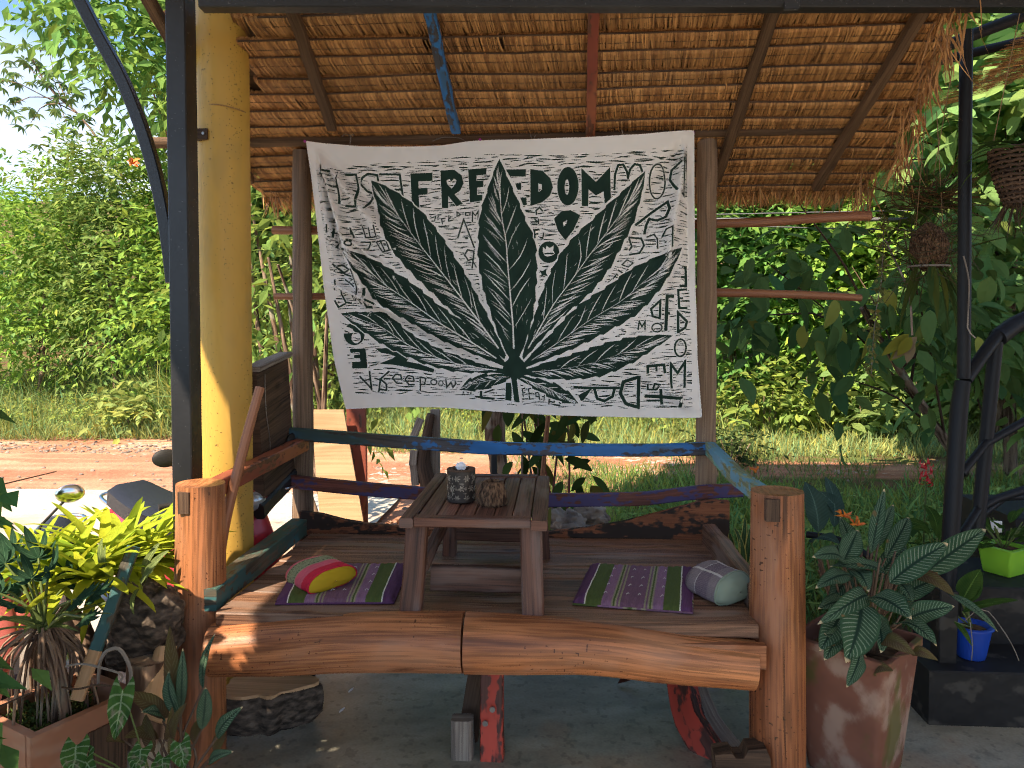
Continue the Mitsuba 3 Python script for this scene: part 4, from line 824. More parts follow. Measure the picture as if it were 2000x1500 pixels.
def cushion(quad, z0, thick, seed):
    q = np.array(quad)[:, :2]; nu, nv = 70, 44
    u, v = np.meshgrid(np.linspace(0, 1, nu), np.linspace(0, 1, nv)); u, v = u.ravel(), v.ravel()
    P = ((1 - u) * (1 - v))[:, None] * q[0] + (u * (1 - v))[:, None] * q[1] + (u * v)[:, None] * q[2] + ((1 - u) * v)[:, None] * q[3]
    edge = np.clip(np.minimum(np.minimum(u, 1 - u) * 7, np.minimum(v, 1 - v) * 5), 0, 1); e = np.sqrt(np.clip(1 - (1 - edge) ** 2, 0, 1))
    tuft = np.zeros_like(u); knots = []
    for a in (.255, .45, .55, .745):
        for b in (.2, .4, .6, .8):
            tuft += np.exp(-(((u - a) * 9) ** 2 + ((v - b) * 6) ** 2)); knots.append((a, b))
    h = thick * e * (1 - .42 * np.clip(tuft, 0, 1)) * (1 + .14 * (meshkit.fbm(np.stack([u * 5, v * 5, u * 0 + seed], -1), 3, seed) - .5) * 2)
    pk = .006 * np.sin(u * 90 + seed) * np.exp(-np.minimum(v, 1 - v) * 14)
    c = P.mean(0); dirs = P - c
    P = P + dirs * (.012 * (meshkit.noise(np.stack([u * 7, v * 7, u * 0], -1), seed) - .5))[:, None]
    topv = np.column_stack([P, z0 + np.maximum(h + pk * e, .002) + .004]); botv = np.column_stack([P, z0 + .002 + 0 * h])
    i, j = np.meshgrid(np.arange(nv - 1), np.arange(nu - 1), indexing='ij'); k = (i * nu + j).ravel()
    f = np.vstack([np.stack([k, k + 1, k + nu + 1], 1), np.stack([k, k + nu + 1, k + nu], 1)])
    m = cat({'v': topv, 'f': f, 'uv': np.stack([u, v], 1)}, {'v': botv, 'f': f[:, ::-1], 'uv': np.stack([u, v], 1)})
    kp = []
    for a, b in knots:
        p = (1 - a) * (1 - b) * q[0] + a * (1 - b) * q[1] + a * b * q[2] + (1 - a) * b * q[3]; hz = thick * .60
        kp.append(tube([(p[0] - .006, p[1] - .003, z0 + hz + .006), (p[0], p[1], z0 + hz + .011), (p[0] + .005, p[1] + .006, z0 + hz + .005)], .0009, 4))
    rimi = [j_ for j_ in range(nu)] + [i_ * nu + nu - 1 for i_ in range(nv)] + [(nv - 1) * nu + j_ for j_ in range(nu - 1, -1, -1)] + [i_ * nu for i_ in range(nv - 1, -1, -1)]
    return m, cat(*kp), tube(topv[rimi][::3] - A(0, 0, .001), .0035, 6)
for quad, lab, sd in ((((0.050,2.583,0.552), (0.441,2.523,0.552), (0.522,2.987,0.552), (0.132,3.008,0.552)), 'flat purple and green striped cushion on the right of the deck', 1),
                      (((-0.954,2.523,0.552), (-0.558,2.556,0.552), (-0.585,2.965,0.552), (-1.028,2.952,0.552)), 'flat purple and green striped cushion lying under the pink pillow', 2)):
    k = thing('seat_cushion', lab, 'cushion', 'striped seat cushions on the daybed')
    m, kn, rim = cushion(quad, .551, .026, sd)
    part(k, 'cover', m, 'cushion_cloth', True); part(k, 'tufting', kn, 'white_thread', True, kind='stuff'); part(k, 'piping', rim, 'cushion_cloth', True)
# loaf shaped pillows: body along an axis with an end panel
def loaf(a, b, w, h, up, nose=.30, seed=0, n=40, k=40):
    a, b, up = np.array(a), np.array(b), unit(up); ax = unit(b - a); L = np.linalg.norm(b - a); side = unit(np.cross(ax, up)); up = np.cross(side, ax)
    t = np.linspace(0, 1, n); th = np.linspace(0, 2 * np.pi, k + 1)
    prof = np.clip(np.minimum((t / .42) ** .75, 1 - 0.10 * t), 0.02, 1)
    prof = np.where(t < .42, np.sin(np.clip(t / .42, 0, 1) * np.pi / 2) ** .65, 1 - .12 * np.maximum(t - .42, 0) ** 1.5)
    prof[0] = .03
    cs = np.sign(np.cos(th)) * np.abs(np.cos(th)) ** .85; sn = np.sign(np.sin(th)) * np.abs(np.sin(th)) ** .9
    zz = np.where(sn > 0, sn * h, sn * h * .45)
    V = a + ax * (t * L)[:, None, None] + side * (cs * w)[None, :, None] * (.25 + .75 * prof)[:, None, None] + up * zz[None, :, None] * prof[:, None, None]
    V = V + .008 * (np.stack([meshkit.fbm(V * 14 + 5 * q + seed, 2, q) for q in range(3)], -1) - .5)
    i, j = np.meshgrid(np.arange(n - 1), np.arange(k), indexing='ij'); K = k + 1; q = (i * K + j).ravel()
    f = np.vstack([np.stack([q, q + 1, q + K + 1], 1), np.stack([q, q + K + 1, q + K], 1)])
    uv = np.stack(np.broadcast_arrays(t[:, None], th[None] / 6.283), -1).reshape(-1, 2)
    body = {'v': V.reshape(-1, 3), 'f': f, 'uv': uv}
    R = V[-1, :k]; c = R.mean(0); rings = [R]
    for s, o in ((.92, .022), (.75, .040), (.5, .050), (.25, .054), (.04, .055)): rings.append(c + (R - c) * s + ax * (o * .62 * (h / .07)) + .004 * (np.stack([meshkit.noise(R * 30 + s * 9 + q, q) for q in range(3)], -1) - .5))
    E = np.array(rings); m_ = len(rings); i, j = np.meshgrid(np.arange(m_ - 1), np.arange(k), indexing='ij')
    q = np.stack([i * k + j, i * k + (j + 1) % k, (i + 1) * k + (j + 1) % k, (i + 1) * k + j], -1).reshape(-1, 4)
    end = {'v': E.reshape(-1, 3), 'f': np.vstack([q[:, [0, 1, 2]], q[:, [0, 2, 3]]])}
    seam = tube(np.vstack([V[-1, :k], V[-1, :2]]) + ax * .002, .003, 6)
    return body, end, seam
RED, PNK, MNT = (0.50, 0.018, 0.050), (0.56, 0.110, 0.165), (0.30, 0.36, 0.20)
def pillow_a(p, n, uv):
    c = stripes([(0, RED), (.16, PNK), (.36, MNT), (.62, PNK), (.82, RED)], 0.006)(p, n, uv)
    x = uv.x * 62; y = uv.y * 70; z_ = (x + y); f = z_ - dr.floor(z_)
    band = smoothstep(.37, .39, uv.x) * (1 - smoothstep(.59, .61, uv.x))
    c = mix(c, (0.07, 0.035, 0.05), band * smoothstep(.55, .7, f) * .75)
    edge = (1 - smoothstep(.008, .014, dr.abs(uv.x - .40))) + (1 - smoothstep(.008, .014, dr.abs(uv.x - .585)))
    d = y * .6 - dr.floor(y * .6)
    return mix(c, (0.035, 0.03, 0.035), edge * smoothstep(.4, .5, d))
textured('pink_weave', pillow_a, 0.75, 0.2, sheen=0.5, bump=lambda p, n, uv: fbm(uv.x * 40, uv.y * 60, octaves=2), bscale=0.002)
plain('mustard_cloth', (0.42, 0.29, 0.015), 0.8, 0, 0.2, sheen=0.4)
def pillow_b(p, n, uv):
    c = stripes([(0, (0.12, 0.085, 0.115)), (.30, (0.185, 0.150, 0.165)), (.52, (0.125, 0.09, 0.12)), (.80, (0.185, 0.15, 0.165))], 0.006)(p, n, uv)
    x = uv.x * 70; y = uv.y * 80; ch = dr.abs((x - dr.floor(x)) - .5) + dr.abs((y - dr.floor(y)) - .5)
    c = mix(c, (0.30, 0.255, 0.23), smoothstep(.55, .7, ch) * .5)
    w = (1 - smoothstep(.004, .009, dr.abs(uv.x - .52))) + (1 - smoothstep(.006, .012, dr.abs(uv.y - .18))) + (1 - smoothstep(.006, .012, dr.abs(uv.y - .32)))
    return mix(c, (0.48, 0.44, 0.42), dr.clip(w, 0, 1))
textured('grey_weave', pillow_b, 0.8, 0.2, sheen=0.4, bump=lambda p, n, uv: fbm(uv.x * 40, uv.y * 60, octaves=2), bscale=0.002)
plain('mint_cloth', (0.215, 0.265, 0.205), 0.8, 0, 0.2, sheen=0.4)
k = thing('pillow', 'small pink and red woven pillow with a mustard yellow end', 'pillow')
b1, e1, s1 = loaf((-0.970, 2.83, .588), (-0.795, 2.650, .592), .100, .052, (0.12, -.30, 1), seed=1)
part(k, 'cover', b1, 'pink_weave', True); part(k, 'end_panel', e1, 'mustard_cloth', True, label='mustard yellow end of the pillow'); part(k, 'piping', s1, 'pink_weave', True)
k = thing('pillow', 'small grey woven pillow with a mint end by the right post', 'pillow')
b1, e1, s1 = loaf((0.495, 2.81, .588), (0.598, 2.640, .586), .086, .074, (0.0, -.25, 1), seed=2)
part(k, 'cover', b1, 'grey_weave', True); part(k, 'end_panel', e1, 'mint_cloth', True, label='mint green end of the pillow'); part(k, 'piping', s1, 'mint_cloth', True)
# ---------------------------------------------------------------- timbers round the daybed
single('bamboo_stick', log([(-1.107,2.793,1.269), (-1.158,2.723,0.996), (-1.200,2.673,0.755), (-1.211,2.648,0.614)], [.017, .018, .019, .019], 12, bump=.001), 'bamboo', 'brown bamboo stick leaning on the red rail beside the yellow column', 'stick', True)
pan = thing('wooden_panel', 'thick dark weathered board on edge between the column and the left post', 'panel')
part(pan, 'board', timber([(-1.290, 3.19, 1.02), (-1.285, 3.55, 1.07)], .055, .56, wob=.004, c=.008, n=10), 'dark_wood')
part(pan, 'top_edge', timber([(-1.292, 3.175, 1.313), (-1.287, 3.56, 1.363)], .070, .022, wob=.003), 'grey_wood')
part(pan, 'foot_beam', timber([(-1.283,3.208,0.697), (-1.259,3.663,0.800)], .05, .07, wob=.004, c=.01), 'black_steel')
part(pan, 'string', tube(resample([(-1.255, 3.22, 1.29), (-1.258, 3.24, 1.12), (-1.25, 3.26, 1.00), (-1.256, 3.27, 0.9)], 10), .0018, 4), 'grey_wood', True)
ply = single('plywood_sheet', slab(np.array([(-1.335,4.350,-0.092),(-1.423,4.350,1.012),(-1.231,4.350,1.013),(-1.039,4.350,-0.086)])[:, [0, 2]].tolist(), .014, A(0, 4.35, 0), (1, 0, 0), (0, 0.0, 1)), 'plywood', 'tan plywood sheet in dappled sun leaning behind the left post', 'board')
single('red_board', timber([(-1.186,4.450,1.033), (-1.166,4.420,-0.098)], .115, .03, up=(0, 1, 0), wob=.002), 'red_paint', 'dull red board standing behind the plywood sheet', 'board')
cr = thing('driftwood_pole', 'dark crooked driftwood pole with splinters wired to the grey post', 'pole')
part(cr, 'trunk', log([(-0.870,5.000,-0.007),(-0.849,5.000,0.402),(-0.889,5.000,0.605),(-0.861,5.000,0.775),(-0.833,5.000,0.917)], [.045, .040, .050, .045, .022], 14, bump=.02, freq=(7, 7, 4)), 'dark_wood', True)
for P in ([(-0.951,4.970,0.593),(-0.932,4.970,0.448)], [(-0.939,4.960,0.679),(-0.950,4.960,0.585)], [(-0.951,4.970,0.762),(-0.896,4.970,0.887)]):
    part(cr, 'splinter', timber(P, .05, .02, up=(0, 1, 0), wob=.004), 'grey_wood' if P[0][2] < .8 else 'dark_wood')
part(cr, 'wire', tube([(-0.890,4.930,0.711),(-0.829,4.930,0.705),(-0.755,4.930,0.712)], .003, 4), 'chrome')
single('grey_post', timber([(-0.814,5.050,0.939),(-0.821,5.050,-0.056)], .062, .062, up=(0, 1, 0), c=.006, wob=.002), 'grey_wood', 'pale grey square post behind the blue rail', 'post')
single('iron_post', timber([(-0.351,4.200,0.838),(-0.349,4.200,-0.045)], .034, .034, up=(0, 1, 0), wob=0), 'black_steel', 'thin dark iron post behind the low table', 'post')
single('garden_stake', tube([(-0.054,4.300,0.992),(-0.085,4.300,0.665),(-0.096,4.300,-0.018)], .013, 8), 'bamboo', 'thin brown stake among the dark leaves under the banner', 'stake')
bl = thing('stump_slab', 'low dark tree stump slab with a pale flat top beside the yellow column', 'stump')
sc = A(*(-1.087,2.677,0.100)); th = np.linspace(0, 2 * np.pi, 49)[:-1]
rad = .150 * (1 + .22 * np.sin(2 * th + .6) + .10 * np.sin(5 * th + 1) + .05 * np.sin(9 * th))
out = np.stack([rad * np.cos(th) * 1.05, rad * np.sin(th) * .9], 1)
prof = [(.80, 0.0), (.97, .04), (1.0, .09), (.97, .135), (.90, .142)]
V = np.concatenate([np.column_stack([out * s, np.full(48, z)]) for s, z in prof]); i, j = np.meshgrid(np.arange(4), np.arange(48), indexing='ij')
q = np.stack([i * 48 + j, i * 48 + (j + 1) % 48, (i + 1) * 48 + (j + 1) % 48, (i + 1) * 48 + j], -1).reshape(-1, 4)
V = V + .012 * (np.stack([meshkit.fbm(V * 14 + q_, 3, q_) for q_ in range(3)], 1) - .5)
part(bl, 'side', {'v': V + A(sc[0], sc[1] + .12, 0), 'f': np.vstack([q[:, [0, 1, 2]], q[:, [0, 2, 3]]])}, 'driftwood', 50)
part(bl, 'top', slab((out * .91).tolist(), .012, A(sc[0], sc[1] + .12, .142), (1, 0, 0), (0, 1, 0)), 'plywood')
for a, b in (((-1.151,2.947,0.057), (-1.178,2.998,0.147)), ((-1.128,2.899,0.067), (-1.074,2.954,0.148))):
    part(bl, 'rod', tube([a, b], .009, 8), 'black_pipe', True)
yk = thing('cart_yoke', 'carved red and grey cart timber with a notched dark block on the floor', 'timber')
part(yk, 'beam', timber([(0.473,2.947,0.153), (0.481,2.815,0.062), (0.533,2.696,-0.002), (0.569,2.616,-0.080)], .10, .075, up=(.35, 1, .2), wob=.003, c=.006), 'red_worn')
part(yk, 'face_board', timber([(0.545,3.000,0.111), (0.564,2.859,0.042), (0.619,2.741,-0.010), (0.649,2.702,-0.038)], .065, .05, up=(0, .3, 1), wob=.004, c=.006), 'grey_wood')
part(yk, 'block', slab(np.array([(0.506,2.500,0.005),(0.499,2.500,0.137),(0.551,2.500,0.146),(0.564,2.500,0.129),(0.589,2.500,0.130),(0.603,2.500,0.158),(0.659,2.500,0.163),(0.672,2.500,0.130),(0.680,2.500,0.012)])[:, [0, 2]].tolist(), .07, A(0, 2.50, 0), (1, 0, 0), (0, 0, 1)), 'dark_wood')
part(yk, 'screw', tube([(0.562,2.490,0.101), (0.567,2.510,0.090)], .006, 8), 'chrome')
single('red_box', slab(np.array([(0.609,3.350,-0.115),(0.675,3.350,-0.108),(0.672,3.350,-0.197),(0.614,3.350,-0.203)])[:, [0, 2]].tolist(), .12, A(0, 3.45, 0), (1, 0, 0), (0, 0, 1)), 'red_worn', 'small dark red crate in shadow far under the daybed', 'crate')
lf = leaves(A(*(0.249,3.170,0.012)), (1, .25, 0), (0, 0, 1), .14, .06, 8, -1.3, .6, color=(.12, .045, .028), wave=.25)
lf['v'][:, 2] = np.maximum(lf['v'][:, 2], .004)
single('dry_leaf', lf, 'dull_leaf', 'curled brown dry leaf lying on the concrete floor', 'leaf', True)
for c, r, sd, lab in ((((-0.013,4.500,0.355)), (.075, .07, .065), 1, 'small brown rock left of the pale ones behind the deck'), ((0.067,4.450,0.339), (.09, .08, .075), 2, 'mossy grey rock behind the deck, between two others'),
                      ((0.186,4.600,0.341), (.12, .09, .085), 3, 'biggest pale rock behind the scorched back board'), ((0.104,4.350,0.315), (.11, .08, .06), 4, 'grey rock lowest in the heap behind the deck')):
    single('rock', blob(c, r, 4, .45, 3.4, sd), 'rock', lab, 'rock', 40, 'rocks behind the daybed')
for P, lab in (((-0.842,2.879,0.004), 'white petal on the concrete floor, nearer of the two'), ((-0.851,3.040,0.004), 'white petal on the concrete floor, farther of the two')):
    m_ = leaves(A(*P), (.6, .9, .1), (0, 0, 1), .034, .012, 6, -.5, .4); single('fallen_petal', m_, 'tissue', lab, 'petal', True)
# ---------------------------------------------------------------- right side: stairs, railing, second roof, pots
stair = thing('stairs', 'black cement steps rising in the dark at the right edge', 'stairs')
part(stair, 'step', boxm((1.390, 2.93, -.01), (3.4, 3.30, 0.205), .006), 'black_cement')
part(stair, 'step', boxm((1.640, 3.20, -.01), (3.4, 3.62, 0.435), .006), 'black_cement')
part(stair, 'step', boxm((2.02, 3.50, -.01), (3.4, 4.00, 0.645), .006), 'black_cement')
part(stair, 'newel', timber([(1.501,3.048,0.477), (1.486,3.033,-0.019)], .07, .07, up=(0, 1, 0), wob=.003), 'black_cement')
rail = thing('stair_railing', 'black pipe railing with slanting bars beside the stairs', 'railing')
part(rail, 'post', tube([(1.669,3.291,2.707), (1.665,3.277,2.203), (1.661,3.250,1.280)], [.025, .025, .026], 14), 'black_pipe', True)
part(rail, 'post', tube([(1.646,3.229,1.271), (1.626,3.215,1.157), (1.594,3.184,0.829), (1.544,3.119,0.433)], [.030, .034, .034, .032], 14), 'black_pipe', True)
part(rail, 'post', tube([(1.849,3.366,1.429), (1.790,3.320,0.996), (1.743,3.287,0.626)], .028, 12), 'black_pipe', True)
part(rail, 'handrail', tube([(1.669,3.251,1.275), (1.772,3.310,1.383), (1.860,3.368,1.463)], .026, 12), 'black_pipe', True)
part(rail, 'handrail', tube([(1.856,3.367,1.446), (1.954,3.424,1.498), (2.240,3.545,1.606)], .038, 12), 'black_pipe', True)
part(rail, 'bar', tube([(1.637,3.208,0.897), (1.779,3.300,1.007), (2.207,3.481,1.181)], .017, 10), 'black_pipe', True)
part(rail, 'bar', tube([(1.606,3.178,0.618), (1.752,3.291,0.739), (1.850,3.347,0.764), (2.208,3.471,0.841)], .018, 10), 'black_pipe', True)
part(rail, 'bar', tube([(1.737,3.288,0.690), (1.912,3.401,0.759), (2.241,3.521,0.752)], .016, 10), 'black_pipe', True)
part(rail, 'tie', tube(resample([(1.633,3.213,1.779), (1.656,3.211,1.655), (1.650,3.206,1.490), (1.681,3.206,1.448)], 14), .003, 5), 'grey_wood', True)
r2 = thing('stair_roof', 'second straw thatched roof over the stairs at the upper right', 'roof')
def rz2(x, y): return 2.72 + 0.34 * (x - 1.75) + 0.10 * (3.6 - y)
for k in range(9):
    x = 1.72 + .13 * k
    m = straw_row(2.5, 4.3, lambda q: 0 * q, 0.0, .17, 420, 700 + k)
    V = m['v'].copy()                                              # courses run away from the viewer, hanging towards -x
    yy_ = V[:, 0] * 1.0 + .25; xx_ = x + .55 - V[:, 1]; m['v'] = np.stack([xx_, yy_, rz2(x + .55, yy_) - (V[:, 1]) * .36 + V[:, 2] + V[:, 1] * .44], 1)
    m['f'] = m['f'][:, ::-1]
    part(r2, 'thatch_row', m, 'straw')
part(r2, 'pole', tube([(1.590,3.435,2.668), (1.787,3.470,2.754), (2.160,3.526,2.900)], .026, 12), 'black_pipe', True)
part(r2, 'pole', tube([(1.989,4.167,2.878), (2.698,4.315,3.071)], .024, 10), 'black_pipe', True)
rr_ = np.random.default_rng(15); n = 34
bp_ = np.stack([rr_.uniform(1.78, 3.2, n), rr_.uniform(2.9, 3.4, n), 0 * np.zeros(n)], 1); bp_[:, 2] = 2.66 + .30 * (bp_[:, 0] - 1.75) + rr_.uniform(-.03, .06, n)
part(r2, 'hanging_straw', fringe(bp_, rr_.uniform(.12, .42, n), 33, .011, .16), 'straw', kind='stuff')
def pot(name, lab, c, r0, r1, h, mat, square=False, rot=0.0, rimw=.006):
    k = thing(name, lab, 'plant pot'); K = 96 if square else 48
    th = np.arange(K) * 2 * np.pi / K + rot
    if square:
        sq = sbox(-.86, -.86, .86, .86).buffer(.14, 4).exterior; ring = np.array([sq.interpolate(t, True).coords[0] for t in np.arange(K) / K])[::-1]
        if Polygon(ring).exterior.is_ccw is False: ring = ring[::-1]
        ring = ring @ A([math.cos(rot), math.sin(rot)], [-math.sin(rot), math.cos(rot)])
    else: ring = np.stack([np.cos(th), np.sin(th)], 1)
    prof = [(0, 0), (r0 * .97, 0), (r0, .006)] + [(r0 + (r1 - r0) * t, h * t) for t in np.linspace(.1, .93, 8)] + [(r1 + rimw, h * .94), (r1 + rimw, h - .003), (r1 + rimw - .004, h), (r1 - .010, h), (r1 - .014, h - .006), (r1 - .02, h * .86)]
    V = np.concatenate([np.column_stack([ring * r, np.full(K, z)]) for r, z in prof]); M = len(prof); i, j = np.meshgrid(np.arange(M - 1), np.arange(K), indexing='ij')
    q = np.stack([i * K + j, i * K + (j + 1) % K, (i + 1) * K + (j + 1) % K, (i + 1) * K + j], -1).reshape(-1, 4)
    part(k, 'body', {'v': V + np.asarray(c), 'f': np.vstack([q[:, [0, 1, 2]], q[:, [0, 2, 3]]])}, mat, 35)
    so_ = np.vstack([np.column_stack([ring * (r1 - .018), np.full(K, h * .88)]), [[0, 0, h * .92]]]); jj = np.arange(K)
    part(k, 'soil', {'v': so_ + np.asarray(c), 'f': np.stack([jj, (jj + 1) % K, jj * 0 + K], 1)}, 'soil', True)
    return k
lp = A(*(1.916,3.512,0.422)); lime = pot('lime_pot', 'square lime green plastic pot standing on the upper black step', (lp[0], 3.40, .437), .058, .074, .118, 'lime_plastic', True, .55)
bpc = A(*(1.614,3.089,0.274)); blue = pot('blue_pot', 'round blue plastic pot on the lowest black step', (bpc[0], 3.07, .207), .050, .071, .125, 'blue_plastic')
planter = pot('square_planter', 'tall square weathered terracotta planter right of the thick post', (1.010, 2.64, 0.0), .115, .158, .45, 'old_terracotta', True, -.745, .006)
# hanging baskets and wires
bk = thing('hanging_basket', 'dark woven basket hanging at the right edge', 'basket')
bc = A(*(1.782,3.079,2.070))
for k in range(13):
    t = k / 12; r = .115 - .055 * t ** 1.6; thb = np.linspace(0, 2 * np.pi, 41)
    part(bk, 'band', tube(bc + np.stack([r * np.cos(thb), r * np.sin(thb), .10 - .20 * t + .003 * np.sin(thb * 12 + k * 3.14)], 1), .0068, 6, caps=False), 'dark_wood', True)
part(bk, 'rib', cat(*[tube(resample([bc + A(.112 * math.cos(a), .112 * math.sin(a), .10), bc + A(.09 * math.cos(a), .09 * math.sin(a), -.02), bc + A(.056 * math.cos(a), .056 * math.sin(a), -.11)], 6), .004, 5) for a in np.arange(20) * .314]), 'dark_wood', True, kind='stuff')
for a in (0.3, 2.4, 4.5): part(bk, 'hanger', tube([bc + A(.11 * math.cos(a), .11 * math.sin(a), .10), bc + A(0, 0, .75)], .002, 4), 'copper_wire', True)
nr = np.random.default_rng(8); n = 90
a_ = nr.random(n) * 6.28; part(bk, 'root', leaves(bc + np.stack([.05 * np.cos(a_), .05 * np.sin(a_), -.09 + 0 * a_], 1), np.stack([np.cos(a_) * .5, np.sin(a_) * .5, -1 + 0 * a_], 1), rand_dirs(n), nr.uniform(.04, .17, n), .005, 4, nr.normal(0, .8, n), .1, color=tint((.10, .07, .05), n)), 'dull_leaf', kind='stuff')
n = 46; a_ = nr.random(n) * 6.28; part(bk, 'foliage', leaves(bc + A(0, 0, .10) + nr.normal(0, .04, (n, 3)) * A(1, 1, .3), np.stack([np.cos(a_), np.sin(a_), nr.uniform(-.4, .9, n)], 1), (0, 0, 1), nr.uniform(.12, .24, n), nr.uniform(.02, .05, n), 5, .8, .3, color=tint((.07, .12, .03), n)), 'leaf', True, kind='stuff')
oh = thing('hanging_orchid', 'orchid on a brown coconut husk hanging right of the roof', 'hanging plant')
oc = A(*(1.712,3.671,1.862))
part(oh, 'husk', cat(blob(oc, (.085, .07, .105), 4, .22, 2.5, 3), blob(oc + A(-.045, -.03, -.02), (.04, .05, .085), 3, .2, 2, 5)), 'fibre', 40)
part(oh, 'ring', tube(oc + np.stack([.088 * np.cos(np.linspace(0, 6.28, 30)), .075 * np.sin(np.linspace(0, 6.28, 30)), -.09 + 0 * np.linspace(0, 1, 30)], 1), .005, 5, caps=False), 'grey_wood', True)
for a in (-.06, .06): part(oh, 'hanger', tube([oc + A(a, 0, .09), oc + A(a * .4, 0, .62)], .002, 4), 'copper_wire', True)
for q in range(22):
    a = nr.uniform(0, 6.28); part(oh, 'leaf', leaves(oc + A(.05 * math.cos(a), .05 * math.sin(a), nr.uniform(-.11, -.03)), (math.cos(a) * .45, math.sin(a) * .45, -.9 if nr.random() < .8 else .2), (math.cos(a), math.sin(a), .5), nr.uniform(.20, .36), nr.uniform(.022, .036), 8, nr.uniform(-.2, .5), .3, color=tint((.085, .115, .032), 1)[0]), 'leaf', True)
n = 260; part(oh, 'root', leaves(oc + nr.normal(0, .07, (n, 3)) * A(1.1, .8, .9), rand_dirs(n) * A(1, 1, .7), rand_dirs(n), nr.uniform(.08, .26, n), .004, 4, nr.normal(0, 1, n), .1, color=tint((.11, .085, .05), n)), 'dull_leaf', kind='stuff')
hn = thing('hanging_nest', 'straggly epiphyte of dry stems hanging above the orchid husk', 'hanging plant')
hc = A(*(1.760,3.780,2.096)); n = 240
part(hn, 'stem', leaves(hc + nr.normal(0, .05, (n, 3)) * A(1.5, 1, .5), unit(rand_dirs(n) * A(1.3, .8, .5) + A(.2, 0, .25)), rand_dirs(n), nr.uniform(.08, .28, n), .006, 4, nr.normal(0, .6, n), .1, color=tint((.12, .075, .035), n)), 'dull_leaf', kind='stuff')
n = 40; part(hn, 'foliage', leaves(hc + nr.normal(0, .07, (n, 3)), rand_dirs(n), rand_dirs(n), nr.uniform(.08, .2, n), nr.uniform(.02, .04, n), 4, .5, .3, color=tint((.06, .10, .025), n)), 'leaf', True, kind='stuff')
part(hn, 'hanger', tube([hc, hc + A(.05, -.1, .6)], .002, 4), 'copper_wire', True)
vs = thing('hanging_vine', 'thin strand of tiny yellowish leaves hanging beside the orchid', 'hanging plant')
P = resample([(1.565,3.817,2.030),(1.556,3.808,1.734),(1.531,3.802,1.586),(1.517,3.797,1.438),(1.507,3.792,1.266)], 40)
part(vs, 'stem', tube(P, .0025, 5), 'grey_wood', True)
n = 240; ii = nr.integers(0, 40, n); part(vs, 'leaf', leaves(P[ii] + nr.normal(0, .012, (n, 3)), unit(nr.normal(size=(n, 3)) + A(0, 0, -.6)), rand_dirs(n), nr.uniform(.02, .04, n), nr.uniform(.012, .02, n), 2, .3, .2, color=tint((.20, .20, .07), n)), 'leaf', kind='stuff')
for q, (ya, yb, lab) in enumerate(((433, 434, 'thick grey power cable crossing behind the right of the roof'), (418, 408, 'thin upper wire above the grey power cable'), (447, 455, 'thin lower wire under the grey power cable'))):
    single('power_cable', tube(resample([(0.935,8.909,2.702), (3.031,8.834,2.686), (6.601,8.645,2.609)] if q == 0 else ([(0.945,9.012,2.763), (3.066,8.939,2.781), (6.681,8.755,2.789)] if q == 1 else [(0.945,9.009,2.680), (3.066,8.934,2.596), (6.682,8.746,2.457)]), 12), .022 if q == 0 else .007, 6), 'cable_grey', lab, 'cable', True, 'wires behind the roof')
single('water_pipe', tube(resample([(1.196,3.752,0.492), (1.289,3.707,0.491), (1.367,3.661,0.471), (1.422,3.563,0.439)], 12), .016, 8), 'black_pipe', 'black hose curving through the plants behind the right post', 'pipe', True)
# ---------------------------------------------------------------- plants close by
def blade(base, tip, w, face, bow=0.03, fold=0.18, pa=0.8, pb=0.75, n=18, ac=7, wave=0.03, twist=0.0):
    """one large leaf from base to tip, bowed towards face; uv = (along, across -1..1)"""
    a, b = np.asarray(base, float), np.asarray(tip, float); ax = unit(b - a); fc = unit(np.asarray(face, float)); side = unit(np.cross(ax, fc)); fc = np.cross(side, ax); L = np.linalg.norm(b - a)
    t = np.linspace(0, 1, n); C = a + ax * (t * L)[:, None] + fc * (bow * 4 * t * (1 - t))[:, None]
    hw = w / 2 * np.maximum(np.sin(np.pi * np.clip(t, 0, 1) ** pa), 0) ** pb; hw[0] = hw[-1] = .0006
    s = np.linspace(-1, 1, ac); tw = twist * t
    sd = side * np.cos(tw)[:, None] + fc * np.sin(tw)[:, None]; up = np.cross(sd, ax)
    ph = rng.random() * 6
    h = fold * np.abs(s)[None] ** 1.4 * hw[:, None] + wave * w * np.sin(t[:, None] * 13 + ph + 2 * np.sign(s)[None]) * np.abs(s)[None] ** 2 - .35 * fold * (s[None] ** 4) * hw[:, None]
    V = C[:, None] + sd[:, None] * (hw[:, None] * s[None])[..., None] + up[:, None] * h[..., None]
    i, j = np.meshgrid(np.arange(n - 1), np.arange(ac - 1), indexing='ij'); q = (i * ac + j).ravel()
    return {'v': V.reshape(-1, 3), 'f': np.vstack([np.stack([q, q + 1, q + ac + 1], 1), np.stack([q, q + ac + 1, q + ac], 1)]),
            'uv': np.stack(np.broadcast_arrays(t[:, None], s[None]), -1).reshape(-1, 2)}
def lf(plant, base, tip, w, face=(0, -1, .5), mat='striped_leaf', root=None, stemmat='calathea_stem', label=None, **k):
    key = part(plant, 'leaf', blade(base, tip, w, face, **k), mat, True, label=label)
    if root is not None:
        m = (np.asarray(root) + np.asarray(base)) / 2 + rng.normal(0, .015, 3)
        part(key, 'stalk', tube(resample([root, m, base], 8), [.0045, .003], 6), stemmat, True)
    return key
plain('calathea_stem', (0.10, 0.065, 0.045), 0.5)
plain('green_stem', (0.10, 0.14, 0.04), 0.5)
cal = thing('calathea', 'pinstriped broad leaved plant growing in the tall terracotta planter', 'plant')
RT = A(1.01, 2.62, .40)
